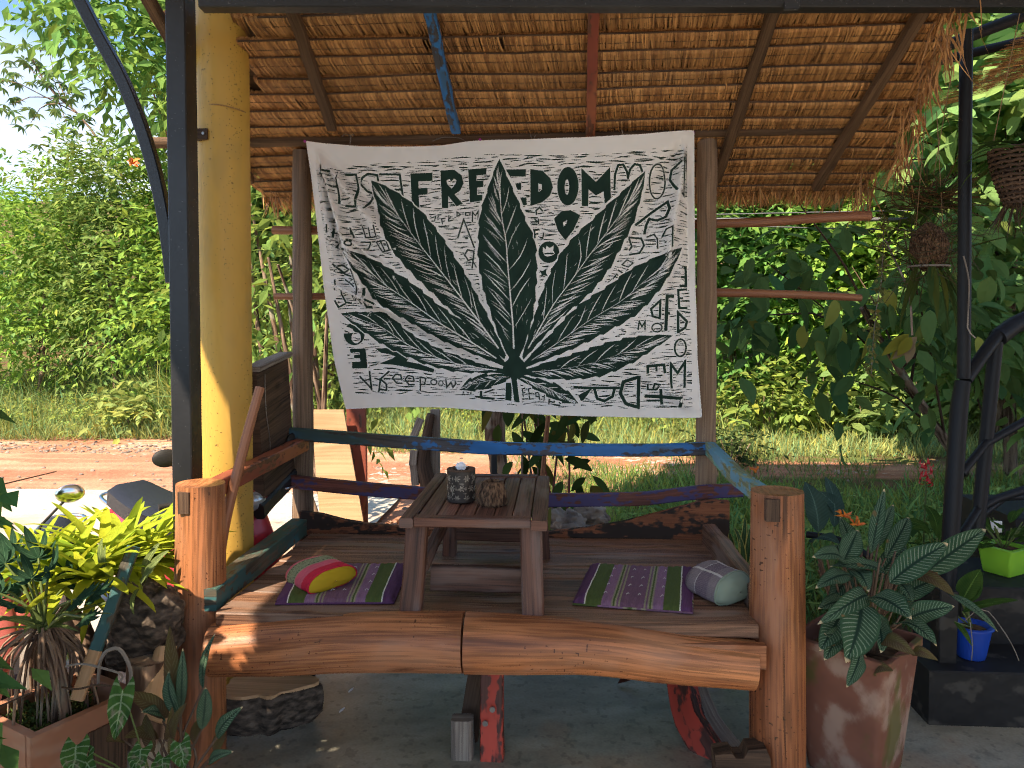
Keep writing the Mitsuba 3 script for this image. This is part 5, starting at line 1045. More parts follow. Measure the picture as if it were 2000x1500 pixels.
CAL = [((1.048,2.617,0.738),(1.104,2.656,0.946),0.045,(-0.6,-1,0),0.01),
       ((0.936,2.559,0.725),(1.003,2.620,0.814),0.066,(-0.2,-1,0.3),0.01),
       ((1.056,2.492,0.679),(1.224,2.472,0.814),0.088,(-0.3,-1,0.8),0.03),
       ((1.217,2.641,0.655),(1.485,2.747,0.791),0.090,(-0.2,-1,0.6),0.02),
       ((1.076,2.564,0.685),(0.865,2.484,0.729),0.050,(0,-0.7,1),0.03),
       ((0.963,2.425,0.659),(0.739,2.209,0.649),0.060,(0.2,-0.8,0.8),0.05),
       ((0.917,2.363,0.676),(0.824,2.226,0.534),0.110,(0,-1,0.35),0.03),
       ((0.943,2.364,0.676),(0.996,2.207,0.671),0.088,(0.1,-0.9,0.8),0.02),
       ((1.071,2.406,0.595),(1.180,2.337,0.663),0.066,(0,-0.9,0.8),0.02),
       ((1.008,2.343,0.603),(1.065,2.205,0.595),0.072,(0.2,-0.8,0.8),0.03),
       ((0.881,2.271,0.550),(0.802,2.161,0.493),0.044,(0,-1,0.2),0.01),
       ((0.918,2.508,0.734),(0.785,2.403,0.784),0.060,(0,-0.8,1),0.03),
       ((0.935,2.506,0.697),(0.794,2.397,0.691),0.055,(0,-0.8,1),0.02),
       ((0.967,2.559,0.698),(0.978,2.456,0.661),0.060,(0,-0.9,0.6),0.02),
       ((1.110,2.564,0.652),(1.112,2.461,0.625),0.055,(0,-0.9,0.7),0.02),
       ((0.887,2.445,0.596),(0.786,2.333,0.521),0.070,(-0.1,-1,0.5),0.02),
       ((0.903,2.411,0.527),(0.805,2.348,0.567),0.060,(0,-0.9,0.6),0.01),
       ((1.100,2.711,0.612),(1.274,2.878,0.695),0.070,(0,-0.8,1),0.02),
       ((1.065,2.757,0.595),(1.026,2.912,0.681),0.070,(0,-0.8,1),0.02),
       ((1.012,2.419,0.549),(0.982,2.451,0.596),0.050,(0,-1,0.4),0.01)]
for b, t, w, fc, bow in CAL:
    lf(cal, b, t, w * rng.uniform(.95, 1.12), fc, fold=rng.uniform(.22, .42), wave=.055, root=RT + rng.normal(0, .03, 3) * A(1, 1, 0), bow=bow, twist=rng.normal(0, .15))
lf(cal, (0.974,2.357,0.546), (1.033,2.260,0.546), .052, (0,-.9,.6), 'olive_leaf', root=RT, label='browned striped leaf')
lf(cal, (1.058,2.341,0.518), (1.108,2.284,0.522), .034, (0,-.9,.6), 'olive_leaf', root=RT, label='browned narrow leaf')
lf(cal, (1.141,2.551,0.689), (1.239,2.456,0.652), .055, (0,-.8,1), 'olive_leaf', root=RT, bow=.03)
lf(cal, (1.225,2.475,0.657), (1.332,2.389,0.570), .030, (0,-.8,1), 'striped_leaf', bow=.02)
lf(cal, (1.013,2.455,0.399), (1.030,2.397,0.438), .05, (0,-.9,.8), 'olive_leaf')
for b, t, w, fc in (((1.009,2.662,0.644), (0.880,2.533,0.600), .065, (-.2, -.8, .8)), ((0.941,2.536,0.592), (0.806,2.409,0.620), .06, (0, -.7, 1)), ((0.976,2.418,0.596), (0.960,2.315,0.528), .07, (.1, -1, .4)), ((0.944,2.396,0.564), (0.866,2.289,0.514), .06, (-.2, -1, .3)), ((1.103,2.547,0.609), (1.241,2.557,0.675), .07, (.1, -.8, .9)),
                    ((1.065,2.484,0.606), (1.116,2.387,0.596), .065, (.2, -.8, .7)), ((1.151,2.752,0.681), (1.300,2.914,0.788), .065, (-.3, -1, .3)), ((1.029,2.745,0.690), (1.026,2.848,0.800), .06, (.1, -1, .2)), ((1.127,2.801,0.694), (1.243,2.912,0.835), .05, (-.4, -1, .2)), ((0.880,2.432,0.556), (0.798,2.325,0.496), .06, (-.2, -1, .4))):
    lf(cal, b, t, w, fc, fold=rng.uniform(.22, .42), wave=.055, root=RT, bow=.02)
for k in range(26):
    a = rng.random() * 6.28; part(cal, 'stem', tube(resample([RT + A(.05 * math.cos(a), .05 * math.sin(a), -.02), RT + A(.07 * math.cos(a), .07 * math.sin(a), .12), RT + A(.13 * math.cos(a), .13 * math.sin(a), .26 + .1 * rng.random())], 8), [.006, .0035], 6), 'calathea_stem', True)
# young plants in the two plastic pots
k = thing('pot_plant', 'low leafy plant growing in the lime green pot', 'plant')
pc = A(lp[0], 3.40, .56)
for q in range(34):
    a = rng.random() * 6.28; e = rng.uniform(-.1, 1.2); d = A(math.cos(a), math.sin(a), e); L = rng.uniform(.07, .15); st_ = pc + unit(d) * rng.uniform(.04, .13)
    part(k, 'leaf', blade(st_, st_ + unit(d * A(1, 1, .4)) * L, rng.uniform(.02, .045), (0, -.4, 1), bow=.01), 'leaf_green', True)
for q in range(10):
    a = rng.random() * 6.28; part(k, 'stem', tube([pc - A(0, 0, .03), pc + A(.09 * math.cos(a), .09 * math.sin(a), .09)], .003, 5), 'green_stem', True)
part(k, 'seedling_card', slab([(0, 0), (.04, 0), (.045, .05), (-.005, .05)], .002, (1.898,3.456,0.593), (1, 0, 0), (0, .2, 1)), 'white_plastic', label='small pale plastic card')
k = thing('pot_plant', 'plant with one big upright leaf growing in the blue pot', 'plant')
pc = A(bpc[0], 3.07, .32)
for b, t, w, fc in (((1.575,3.071,0.420), (1.638,3.058,0.553), .085, (-.5, -.8, .3)), ((1.562,3.020,0.429), (1.603,2.976,0.567), .05, (.9, -.6, .2)), ((1.553,3.019,0.399), (1.671,2.977,0.447), .04, (0, -.4, 1)), ((1.599,3.071,0.390), (1.798,3.084,0.426), .035, (0, -.4, 1)), ((1.497,2.965,0.379), (1.518,2.884,0.322), .022, (0, -1, .4)), ((1.539,3.068,0.380), (1.520,3.119,0.453), .05, (0, -.8, .5))):
    key = part(k, 'leaf', blade(b, t, w, fc, bow=.015), 'leaf_green', True)
    part(key, 'stalk', tube([pc, b], .0035, 5), 'green_stem', True)
for P in ([(1.536,2.967,0.385),(1.604,2.972,0.427),(1.671,2.975,0.360),(1.739,2.975,0.234)], [(1.555,2.968,0.379),(1.565,2.966,0.292),(1.561,2.965,0.234)]): part(k, 'root', tube(resample(P, 10), .0018, 4), 'grey_wood', True)
# plants behind the right post
def bunch(name, lab, cat_, specs, mat='leaf_green', root=None, group=None, **kw):
    k = thing(name, lab, cat_, group)
    for b, t, w, fc in specs: lf(k, b, t, w, fc, mat, root=root, stemmat='green_stem', **kw)
    return k
bunch('banana_lily', 'plant with broad bluish leaves just behind the right log post', 'plant', (((1.185,3.552,0.555), (1.156,3.657,0.768), .12, (.3, -1, .2)), ((1.326,3.760,0.526), (1.321,3.867,0.753), .11, (.5, -1, .2)), ((1.405,3.865,0.525), (1.257,3.761,0.699), .10, (.2, -1, .6)), ((1.155,3.549,0.509), (1.209,3.353,0.561), .08, (0, -.7, .8))), 'bluish_leaf', root=(1.248,3.648,0.264))
bunch('snake_plant', 'upright yellow edged snake plant between the deck and the right log post', 'plant', (((0.770,3.325,0.477), (0.815,3.383,0.663), .030, (0, -1, 0)), ((0.776,3.275,0.482), (0.757,3.328,0.631), .03, (.3, -1, 0)), ((0.798,3.277,0.493), (0.827,3.332,0.631), .028, (-.3, -1, 0)), ((0.768,3.225,0.487), (0.760,3.228,0.615), .03, (0, -1, 0)), ((0.748,3.324,0.488), (0.746,3.377,0.596), .028, (0, -1, .1))), 'edged_leaf', pa=.5, pb=.4)
bunch('snake_plant', 'two dark pointed snake plant leaves behind the striped plant', 'plant', (((1.433,3.365,0.510), (1.446,3.420,0.658), .035, (.2, -1, 0)), ((1.420,3.265,0.540), (1.444,3.320,0.670), .05, (-.1, -1, 0)), ((1.407,3.364,0.510), (1.389,3.366,0.609), .03, (0, -1, 0)), ((1.534,3.373,0.561), (1.545,3.375,0.620), .02, (0, -1, 0))), 'leaf_green', pa=.5, pb=.45)
bunch('leafy_clump', 'bright green broad leaf clump behind the striped plant', 'plant', (((1.676,3.482,0.560), (1.664,3.585,0.684), .07, (.3, -1, .3)), ((1.638,3.380,0.576), (1.670,3.386,0.719), .05, (-.4, -1, .2)), ((1.653,3.481,0.571), (1.506,3.473,0.632), .055, (0, -.6, 1)), ((1.594,3.377,0.583), (1.512,3.373,0.627), .045, (0, -.6, 1))), 'leaf_green', root=(1.687,3.478,0.401))
for nm, lab, P in (('orange_flower', 'orange heliconia flower above the striped plant', (1.183,3.256,0.705)), ('orange_flower', 'smaller orange flower right of the first heliconia bloom', (1.217,3.207,0.681)), ('orange_flower', 'small pale orange bloom behind the blue green side rail', (1.072,4.251,0.697))):
    k = thing(nm, lab, 'flower'); P = A(*P)
    for q in range(7):
        d = unit(A(rng.normal(0, .7), rng.normal(0, .5), rng.uniform(.1, 1))); part(k, 'petal', blade(P, P + d * rng.uniform(.025, .045), .010, (0, -1, .3), n=8, ac=3), 'heliconia_orange' if q % 3 else 'marigold', True)
    part(k, 'stem', tube([P, P + A(.01, .02, -.5)], .003, 5), 'green_stem', True)
k = thing('orange_blossom', 'single orange blossom high on the bushes left of the black post', 'flower'); P = A(*(-5.734,10.140,3.697))
for q in range(9):
    d = unit(A(rng.normal(0, 1), rng.normal(-.5, .4), rng.normal(0, .6))); part(k, 'petal', blade(P, P + d * rng.uniform(.06, .12), .05, (0, -1, .3), n=8, ac=3), 'heliconia_orange' if q % 3 else 'marigold', True)
part(k, 'stem', tube([P, P + A(.05, .8, -.3)], .008, 5), 'green_stem', True)
k = thing('red_ginger', 'red ginger flower spike standing in the shaded grass', 'flower'); P = A(*(2.202,4.717,0.596))
for q in range(16):
    a = q * 2.4; z = -.06 + .009 * q; part(k, 'bract', blade(P + A(0, 0, z), P + A(.022 * math.cos(a), .022 * math.sin(a), z + .04), .022, (math.cos(a), math.sin(a), .2), n=7, ac=3), 'ginger_red', True)
part(k, 'stem', tube([P - A(0, 0, .05), P - A(.02, 0, .8)], .006, 6), 'green_stem', True)
n = 14; part(k, 'leaf', leaves(P + A(0, 0, -.4) + rng.normal(0, .05, (n, 3)), unit(rng.normal(size=(n, 3)) * A(1, 1, .3) + A(0, 0, .3)), (0, 0, 1), .22, .04, 5, .7, .2, color=tint((.05, .10, .03), n)), 'leaf', True, kind='stuff')
# ---------------------------------------------------------------- left foreground
tr = thing('planter_trough', 'terracotta trough planter with a dark recessed panel at the lower left', 'planter')
PA, PB, PC = A(*(-1.451,2.005,0.360)), A(*(-1.332,2.246,0.360)), A(*(-1.824,2.250,0.360))
ex_ = unit((PB - PA)); ey_ = A(-ex_[1], ex_[0], 0); wl, wd = np.linalg.norm(PB - PA) + .06, .30
def tl(a, b, z): return PA * A(1, 1, 0) + ex_ * a + ey_ * b + A(0, 0, z)
W_ = .026
for nm, lo, hi in (('front_wall', (0, 0), (wl, W_)), ('back_wall', (0, wd - W_), (wl, wd)), ('end_wall', (0, W_), (W_, wd - W_)), ('end_wall', (wl - W_, W_), (wl, wd - W_))):
    a0, b0, a1, b1 = *lo, *hi
    m = boxm((a0, b0, -.14), (a1, b1, .36), .004); V = m['v']; m['v'] = PA * A(1, 1, 0) + ex_ * V[:, :1] + ey_ * V[:, 1:2] + A(0, 0, 1) * V[:, 2:]
    part(tr, nm, m, 'terracotta')
m = boxm((.16, -.006, .02), (wl - .02, .004, .30), .003); V = m['v']; m['v'] = PA * A(1, 1, 0) + ex_ * V[:, :1] + ey_ * V[:, 1:2] + A(0, 0, 1) * V[:, 2:]
part(tr, 'panel', m, 'dark_wood', label='dark recessed front panel')
gx, gy = np.meshgrid(np.linspace(.02, wl - .02, 24), np.linspace(.02, wd - .02, 16)); gz = .30 + .04 * (meshkit.fbm(np.stack([gx * 14, gy * 14, gx * 0], -1), 3) - .5)
V = PA * A(1, 1, 0) + ex_ * gx.reshape(-1, 1) + ey_ * gy.reshape(-1, 1) + A(0, 0, 1) * gz.reshape(-1, 1); i, j = np.meshgrid(np.arange(15), np.arange(23), indexing='ij'); q = (i * 24 + j).ravel()
part(tr, 'soil', {'v': V, 'f': np.vstack([np.stack([q, q + 1, q + 25], 1), np.stack([q, q + 25, q + 24], 1)])}, 'soil', True)
n = 1300; a_ = rng.uniform(.03, wl - .03, n); b_ = rng.uniform(.03, wd - .03, n); keepm = meshkit.noise(np.stack([a_ * 11, b_ * 11, a_ * 0], -1), 4) > .38
a_, b_ = a_[keepm], b_[keepm]; n = len(a_)
single('ground_cover', leaves(PA * A(1, 1, 0) + ex_ * a_[:, None] + ey_ * b_[:, None] + A(0, 0, 1) * (.31 + .035 * rng.random(n))[:, None], unit(rng.normal(size=(n, 3)) + A(0, 0, .8)), unit(rng.normal(size=(n, 3)) * .5 + A(0, 0, 1)), rng.uniform(.010, .022, n), rng.uniform(.007, .013, n), 2, .3, .1, color=tint((.085, .125, .04), n, .3)), 'leaf', 'tiny green ground cover on the soil of the trough planter', 'ground cover', kind='stuff')
ph = thing('rooted_philodendron', 'plant with a ringed trunk, dangling roots and lobed leaves in the trough', 'plant')
TB, TT = A(*(-1.473,2.164,0.335)), A(*(-1.535,2.187,0.585))
part(ph, 'trunk', log([TB - A(0, 0, .04), TB * .6 + TT * .4 + A(.018, 0, 0), TT * .75 + TB * .25 + A(.01, 0, 0), TT], [.026, .022, .021, .030], 16, bump=.006, freq=(9, 9, 40)), 'bark', True)
for k_ in range(44):
    a = rng.uniform(0, 6.28); s0 = TT + A(.03 * math.cos(a), .03 * math.sin(a), rng.uniform(-.03, .02)); out_ = rng.uniform(.04, .24) * (1.3 if math.cos(a) < 0 else .7)
    e = A(TT[0] + out_ * math.cos(a), TT[1] + out_ * .6 * math.sin(a), .30 + .02 * rng.random()); md = (s0 + e) / 2 + A(.25 * out_ * math.cos(a), .15 * out_ * math.sin(a), .05) + rng.normal(0, .012, 3)
    part(ph, 'aerial_root', tube(resample([s0, md, e + (e - md) * .05, e - A(0, 0, .02)], 9), [.0045, .0028 + .002 * rng.random(), .0025], 5), 'bark', True)
LOB = [(0, 1.0, .20), (.55, .80, .17), (-.55, .80, .17), (1.1, .62, .15), (-1.1, .62, .15), (1.7, .45, .14), (-1.7, .45, .14)]
def lobed(parent, c, d, up, L, mat='dark_leaf'):
    d, up = unit(np.asarray(d, float)), unit(np.asarray(up, float)); sd = unit(np.cross(d, up)); ms = []
    for a, l, w in LOB:
        dd = d * math.cos(a) + sd * math.sin(a); ms.append(blade(c, c + dd * L * l, L * w * 1.3, up, bow=-.008, n=8, ac=3, wave=.02))
    return part(parent, 'leaf', cat(*ms), mat, True)
for e, L in (((-1.652,2.186,0.787), .10), ((-1.671,2.245,0.808), .09), ((-1.586,2.240,0.787), .11), ((-1.538,2.142,0.758), .10), ((-1.456,2.098,0.796), .10), ((-1.631,2.135,0.713), .12), ((-1.375,2.100,0.716), .10), ((-1.328,2.104,0.730), .09), ((-1.551,2.089,0.694), .10), ((-1.624,2.084,0.650), .12), ((-1.532,2.291,0.692), .10), ((-1.322,2.052,0.683), .07), ((-1.676,2.282,0.676), .09), ((-1.713,2.181,0.741), .11)):
    e = A(*e); m_ = (TT + e) / 2 + A(0, 0, .03)
    key = lobed(ph, e, (e - TT) * A(1, .4, 1) + A(0, -.04, -.05), (0, -.5, .9), L)
    part(key, 'stalk', tube(resample([TT + rng.normal(0, .008, 3), m_, e], 8), [.0055, .0035], 6), 'green_stem', True)
for k_ in range(14):
    a = rng.uniform(0, 6.28); d = A(math.cos(a), math.sin(a) * .7, rng.uniform(.0, .5)); part(ph, 'leaf_sheath', blade(TT, TT + unit(d) * rng.uniform(.10, .22), .018, (0, -.4, 1), bow=.02, n=9, ac=3), 'pale_green_leaf', True)
# driftwood with bromeliads
dw = thing('driftwood', 'dark gnarled driftwood stump carrying the yellow green bromeliads', 'driftwood')
part(dw, 'stump', blob((-1.340,2.418,0.526), (.105, .10, .125), 5, .42, 2.6, 11), 'driftwood', True)
part(dw, 'stump', blob((-1.392,2.393,0.455), (.075, .07, .07), 5, .45, 3.0, 12), 'driftwood', True)
part(dw, 'branch', log([(-1.551,2.429,0.293),(-1.556,2.431,0.387),(-1.580,2.432,0.472),(-1.611,2.432,0.531),(-1.645,2.430,0.557)], [.035, .045, .045, .04, .03], 16, bump=.02, freq=(10, 10, 8)), 'bark', True)
part(dw, 'branch', log([(-1.517,2.460,0.271),(-1.500,2.464,0.374),(-1.483,2.468,0.477),(-1.466,2.471,0.546),(-1.441,2.474,0.615)], [.03, .032, .03, .034, .03], 14, bump=.018, freq=(10, 10, 8)), 'dark_wood', True)
part(dw, 'branch', log([(-1.794,2.483,0.260),(-1.797,2.486,0.374),(-1.784,2.490,0.461)], [.03, .028, .02], 12, bump=.01), 'grey_wood', True)
part(dw, 'knot', blob((-1.377,2.378,0.624), (.06, .05, .05), 4, .4, 3, 14), 'driftwood', True)
bro = thing('bromeliad', 'mass of sunlit yellow green strap leaves on the driftwood at left', 'plant')
br_c = [((-1.596,2.386,0.642), 34, .27, 1.0), ((-1.542,2.509,0.653), 42, .29, 1.0), ((-1.499,2.691,0.614), 40, .29, 1.0), ((-1.733,2.498,0.671), 24, .26, 1.0), ((-1.464,2.315,0.694), 26, .24, .8), ((-1.582,2.687,0.642), 30, .28, 1.0), ((-1.746,2.427,0.650), 26, .25, 1.0)]
for c, n_, L, br_ in br_c:
    c = A(*c); n_ = int(n_ * 1.35)
    for q in range(n_):
        a = q * 2.399 + rng.normal(0, .2); el_ = .15 + 1.05 * (q / n_) + rng.normal(0, .12); d = A(math.cos(a) * math.cos(el_), math.sin(a) * math.cos(el_), math.sin(el_)); l = L * rng.uniform(.75, 1.15)
        up_ = A(-math.cos(a) * math.sin(el_), -math.sin(a) * math.sin(el_), math.cos(el_))
        m = leaves(c + d * .012, d, up_, l, rng.uniform(.026, .044), 9, rng.uniform(.4, 1.35), .32, color=tint(A(.42, .50, .045) * br_, 1, .12, .10)[0], pa=.55, pb=.4)
        part(bro, 'leaf', m, 'leaf', True)
k = thing('air_plant', 'tuft of grey green pointed leaves on the dark driftwood beside the left post', 'plant')
c = A(*(-1.295,2.326,0.718))
for b, t, w in (((-1.300,2.325,0.702), (-1.241,2.312,0.820), .034), ((-1.286,2.306,0.705), (-1.203,2.293,0.802), .03), ((-1.274,2.286,0.702), (-1.210,2.253,0.787), .026), ((-1.278,2.286,0.696), (-1.221,2.251,0.767), .022), ((-1.308,2.304,0.676), (-1.299,2.262,0.611), .02), ((-1.285,2.285,0.686), (-1.224,2.241,0.756), .02), ((-1.393,2.280,0.731), (-1.420,2.301,0.836), .026), ((-1.377,2.281,0.715), (-1.387,2.263,0.824), .024)):
    part(k, 'leaf', blade(b, t, w, (-.3, -.9, .5), bow=.015, pa=.55, pb=.45, fold=.35), 'pale_green_leaf', True)
ps = thing('painted_stick', 'squared stick, teal above and bare wood below, leaning across the driftwood', 'stick')
part(ps, 'painted_half', timber([(-1.332,2.326,0.802), (-1.397,2.219,0.516)], .036, .034, up=(.3, -1, .2), wob=.002), 'teal_paint', label='teal painted upper half')
part(ps, 'bare_half', timber([(-1.397,2.219,0.516), (-1.424,2.168,0.389)], .036, .034, up=(.3, -1, .2), wob=.002), 'plywood', label='bare yellowish lower half')
single('log_stump', log([(-1.297,2.308,0.089), (-1.293,2.313,0.266), (-1.290,2.318,0.447)], [.066, .062, .060], 26, bump=.006, freq=(14, 14, 3)), 'bark', 'upright bark covered log stump left of the thick post', 'stump', True)
single('short_log', log([(-1.168,2.262,0.305), (-1.241,2.278,0.331), (-1.249,2.340,0.427), (-1.251,2.362,0.472)], [.03, .045, .040, .034], 18, bump=.008), 'plywood', 'pale peeled branch leaning on the left log post', 'branch', True)
wl_ = thing('vine_loop', 'pale bare vine bent into a loop over the trough planter', 'vine')
part(wl_, 'loop', tube(resample([(-1.343,2.145,0.450),(-1.340,2.147,0.503),(-1.319,2.149,0.545),(-1.289,2.151,0.554),(-1.262,2.152,0.525),(-1.247,2.151,0.476),(-1.256,2.150,0.435)], 22), [.004, .0055, .006, .005], 8), 'grey_wood', True)
part(wl_, 'tendril', tube(resample([(-1.420,2.112,0.513),(-1.372,2.115,0.521),(-1.313,2.118,0.509),(-1.254,2.121,0.484),(-1.272,2.119,0.463)], 16), [.003, .004, .003], 6), 'grey_wood', True)
part(wl_, 'tendril', tube(resample([(-1.444,2.129,0.445),(-1.399,2.131,0.439),(-1.340,2.135,0.451),(-1.303,2.137,0.448)], 14), [.003, .003], 6), 'dark_wood', True)
fc_ = thing('calathea', 'dark striped plant with purple undersides in front of the left log post', 'plant')
for b, t, w, f_, mt in (((-1.087,2.108,0.371), (-1.139,2.172,0.616), .046, (.3, -1, .1), 'olive_leaf'), ((-1.062,2.070,0.402), (-1.111,2.110,0.510), .044, (-.2, -1, .2), 'striped_leaf'), ((-1.077,2.109,0.396), (-1.091,2.153,0.558), .030, (.5, -1, 0), 'striped_leaf'), ((-1.037,2.163,0.435), (-1.015,2.198,0.584), .030, (-.5, -1, .1), 'striped_leaf'),
                        ((-0.994,2.063,0.368), (-1.006,2.115,0.463), .042, (.6, -1, .1), 'striped_leaf'), ((-0.929,2.017,0.373), (-0.843,1.985,0.477), .040, (-.3, -1, .5), 'striped_leaf'), ((-0.951,2.014,0.303), (-0.863,1.971,0.362), .032, (0, -.8, .8), 'striped_leaf'), ((-1.111,2.107,0.378), (-1.210,2.053,0.473), .050, (0, -.7, .9), 'olive_leaf'),
                        ((-1.128,2.105,0.367), (-1.137,2.007,0.441), .045, (0, -.8, .7), 'striped_leaf'), ((-1.140,2.103,0.320), (-1.193,2.021,0.363), .050, (0, -.7, .9), 'olive_leaf'), ((-1.093,2.057,0.339), (-1.077,2.060,0.433), .028, (.8, -1, 0), 'olive_leaf'), ((-1.059,2.029,0.351), (-1.020,2.034,0.459), .036, (-.6, -1, .1), 'olive_leaf'),
                        ((-1.214,2.049,0.339), (-1.211,2.001,0.401), .05, (0, -1, .3), 'olive_leaf'), ((-1.037,2.109,0.298), (-1.039,2.160,0.353), .03, (0, -1, .1), 'olive_leaf'), ((-1.128,2.053,0.304), (-1.177,2.103,0.386), .035, (.3, -1, .2), 'olive_leaf'), ((-0.979,2.112,0.276), (-0.971,2.163,0.308), .035, (0, -1, .3), 'olive_leaf'), ((-0.994,1.963,0.359), (-1.010,1.914,0.427), .04, (0, -1, .6), 'olive_leaf')):
    lf(fc_, b, t, w, f_, mt, root=A(*(-1.064,2.084,0.185)) + rng.normal(0, .03, 3) * A(1, 1, .3), bow=.018)
def heart(parent, c, d, face, L, W, mat='veined_leaf'):
    d, fcn = unit(np.asarray(d, float)), unit(np.asarray(face, float)); sd = unit(np.cross(d, fcn)); fcn = np.cross(sd, d)
    tt = np.linspace(0, 1, 18); hw = W / 2 * np.sin(np.pi * np.clip(tt * .93 + .07, 0, 1) ** .62) ** .8; ac = 9; s = np.linspace(-1, 1, ac)
    back = .30 * L * np.abs(s)[None] ** 1.2 * np.clip(1 - tt * 2.2, 0, 1)[:, None]
    h = .22 * np.abs(s)[None] * hw[:, None] + .006 * np.sin(tt[:, None] * 12 + s[None] * 3)
    V = np.asarray(c, float) + d * (tt[:, None] * L - back)[..., None] + sd * (hw[:, None] * s[None])[..., None] + fcn * h[..., None]
    i, j = np.meshgrid(np.arange(17), np.arange(ac - 1), indexing='ij'); q = (i * ac + j).ravel()
    return part(parent, 'leaf', {'v': V.reshape(-1, 3), 'f': np.vstack([np.stack([q, q + 1, q + ac + 1], 1), np.stack([q, q + ac + 1, q + ac], 1)]), 'uv': np.stack(np.broadcast_arrays(tt[:, None], s[None]), -1).reshape(-1, 2)}, mat, True)
cd = thing('caladium', 'pale veined heart shaped leaves hanging at the lower left', 'plant')
for c, t, W, f_ in (((-1.158,1.958,0.526), (-1.162,1.924,0.410), .060, (.4, -1, .3)), ((-0.980,1.915,0.411), (-0.943,1.866,0.369), .055, (0, -1, .8)), ((-1.079,1.909,0.398), (-1.073,1.858,0.360), .055, (0, -1, .9)), ((-1.218,1.851,0.434), (-1.199,1.801,0.379), .065, (.3, -1, .5)), ((-1.195,1.852,0.402), (-1.151,1.803,0.367), .06, (-.3, -1, .6)), ((-1.023,1.911,0.374), (-1.010,1.861,0.337), .05, (0, -1, .7))):
    c, t = A(*c), A(*t); key = heart(cd, c, t - c, f_, np.linalg.norm(t - c), W)
    part(key, 'stalk', tube(resample([c, (c + A(*(-1.102,2.002,0.206))) / 2 + A(0, 0, .02), (-1.102,2.002,0.206)], 8), .0025, 5), 'green_stem', True)
# ---------------------------------------------------------------- trees, shrubs and grass beyond the terrace
def sprays(n_tw, per, centres, radii, L, W, col, droop=.35, seg=2, curl=.4, shell=.5, var=.2, hue=.12, seed=0, up=.35, gap=.45, asp=.9):
    """twigs spread through a crown of several ellipsoids, each with leaves set alternately along it"""
    g = np.random.default_rng(seed); centres, radii = np.atleast_2d(centres).astype(float), np.atleast_2d(radii).astype(float)
    vol = radii.prod(1) ** (2 / 3); e = g.choice(len(centres), n_tw, p=vol / vol.sum())
    d = unit(g.normal(size=(n_tw, 3))); r = g.random(n_tw) ** shell
    lump = .72 + .5 * meshkit.noise(d * 2.3 + e[:, None] * 5.1 + seed, 3)
    o = centres[e] + d * radii[e] * (r * lump)[:, None]
    td = unit(d * .8 + g.normal(size=(n_tw, 3)) * .55 + A(0, 0, up))
    tl_ = L * per * gap; k = np.tile(np.arange(per), n_tw); ti = np.repeat(np.arange(n_tw), per); s = (k + .5) / per
    base = o[ti] + td[ti] * (s * tl_)[:, None] - A(0, 0, 1) * (droop * .5 * tl_ * s ** 2)[:, None]
    sdv = unit(np.cross(td, A(0.03, 0.02, 1))); sg = np.where(k % 2 == 0, 1, -1)[:, None]
    ld = unit(td[ti] * .55 + sdv[ti] * sg * asp + g.normal(size=(len(ti), 3)) * .35 - A(0, 0, 1) * droop)
    nr_ = unit(A(0, 0, 1) + g.normal(size=(len(ti), 3)) * .45)
    sz = g.uniform(.65, 1.2, len(ti)); tone = np.repeat(g.normal(size=n_tw), per)[:, None]
    c = tint(col, len(ti), var * .6, hue) * (1 + var * .8 * tone)
    return leaves(base, ld, nr_, L * sz, W * sz, seg, curl + g.normal(0, .25, len(ti)), .28, color=np.clip(c, .006, .8))
def limbs(base, centres, r0, g, n=9, top=None):
    base = np.asarray(base, float); cs = np.atleast_2d(centres).astype(float); top = cs.mean(0) if top is None else np.asarray(top, float)
    tr = log(resample([base, base * .6 + top * .4 + g.normal(0, .08, 3) * A(1, 1, 0), top], 12), [r0, r0 * .7, r0 * .35], 12, n=14, bump=r0 * .25)
    br_ = []
    for k in range(n):
        s = g.uniform(.25, .95); p = base * (1 - s) + top * s; e = cs[g.integers(len(cs))] + g.normal(0, .5, 3) * A(1, 1, .7)
        br_.append(tube(resample([p, (p + e) / 2 + A(0, 0, .12), e], 7), [r0 * .25, r0 * .08], 6))
    return tr, cat(*br_)
def tree(name, lab, cat_, base, cs, rs, n_tw, per, L, W, col, r0=.06, mat='leaf', group=None, seed=0, nl=9, **kw):
    k = thing(name, lab, cat_, group); g = np.random.default_rng(seed + 50)
    tr, lm = limbs(base, cs, r0, g, nl)
    part(k, 'trunk', tr, 'bark', True); part(k, 'limbs', lm, 'dark_wood', True, kind='stuff')
    part(k, 'crown', sprays(n_tw, per, cs, rs, L, W, col, seed=seed, **kw), mat, kind='stuff'); return k
LIME, MID, DEEP, OLV = (.27, .43, .085), (.155, .31, .075), (.10, .20, .06), (.25, .36, .105)
G1 = 'bushes along the far side of the road'
def gz(x, y): return float(terrain_z(x, y))
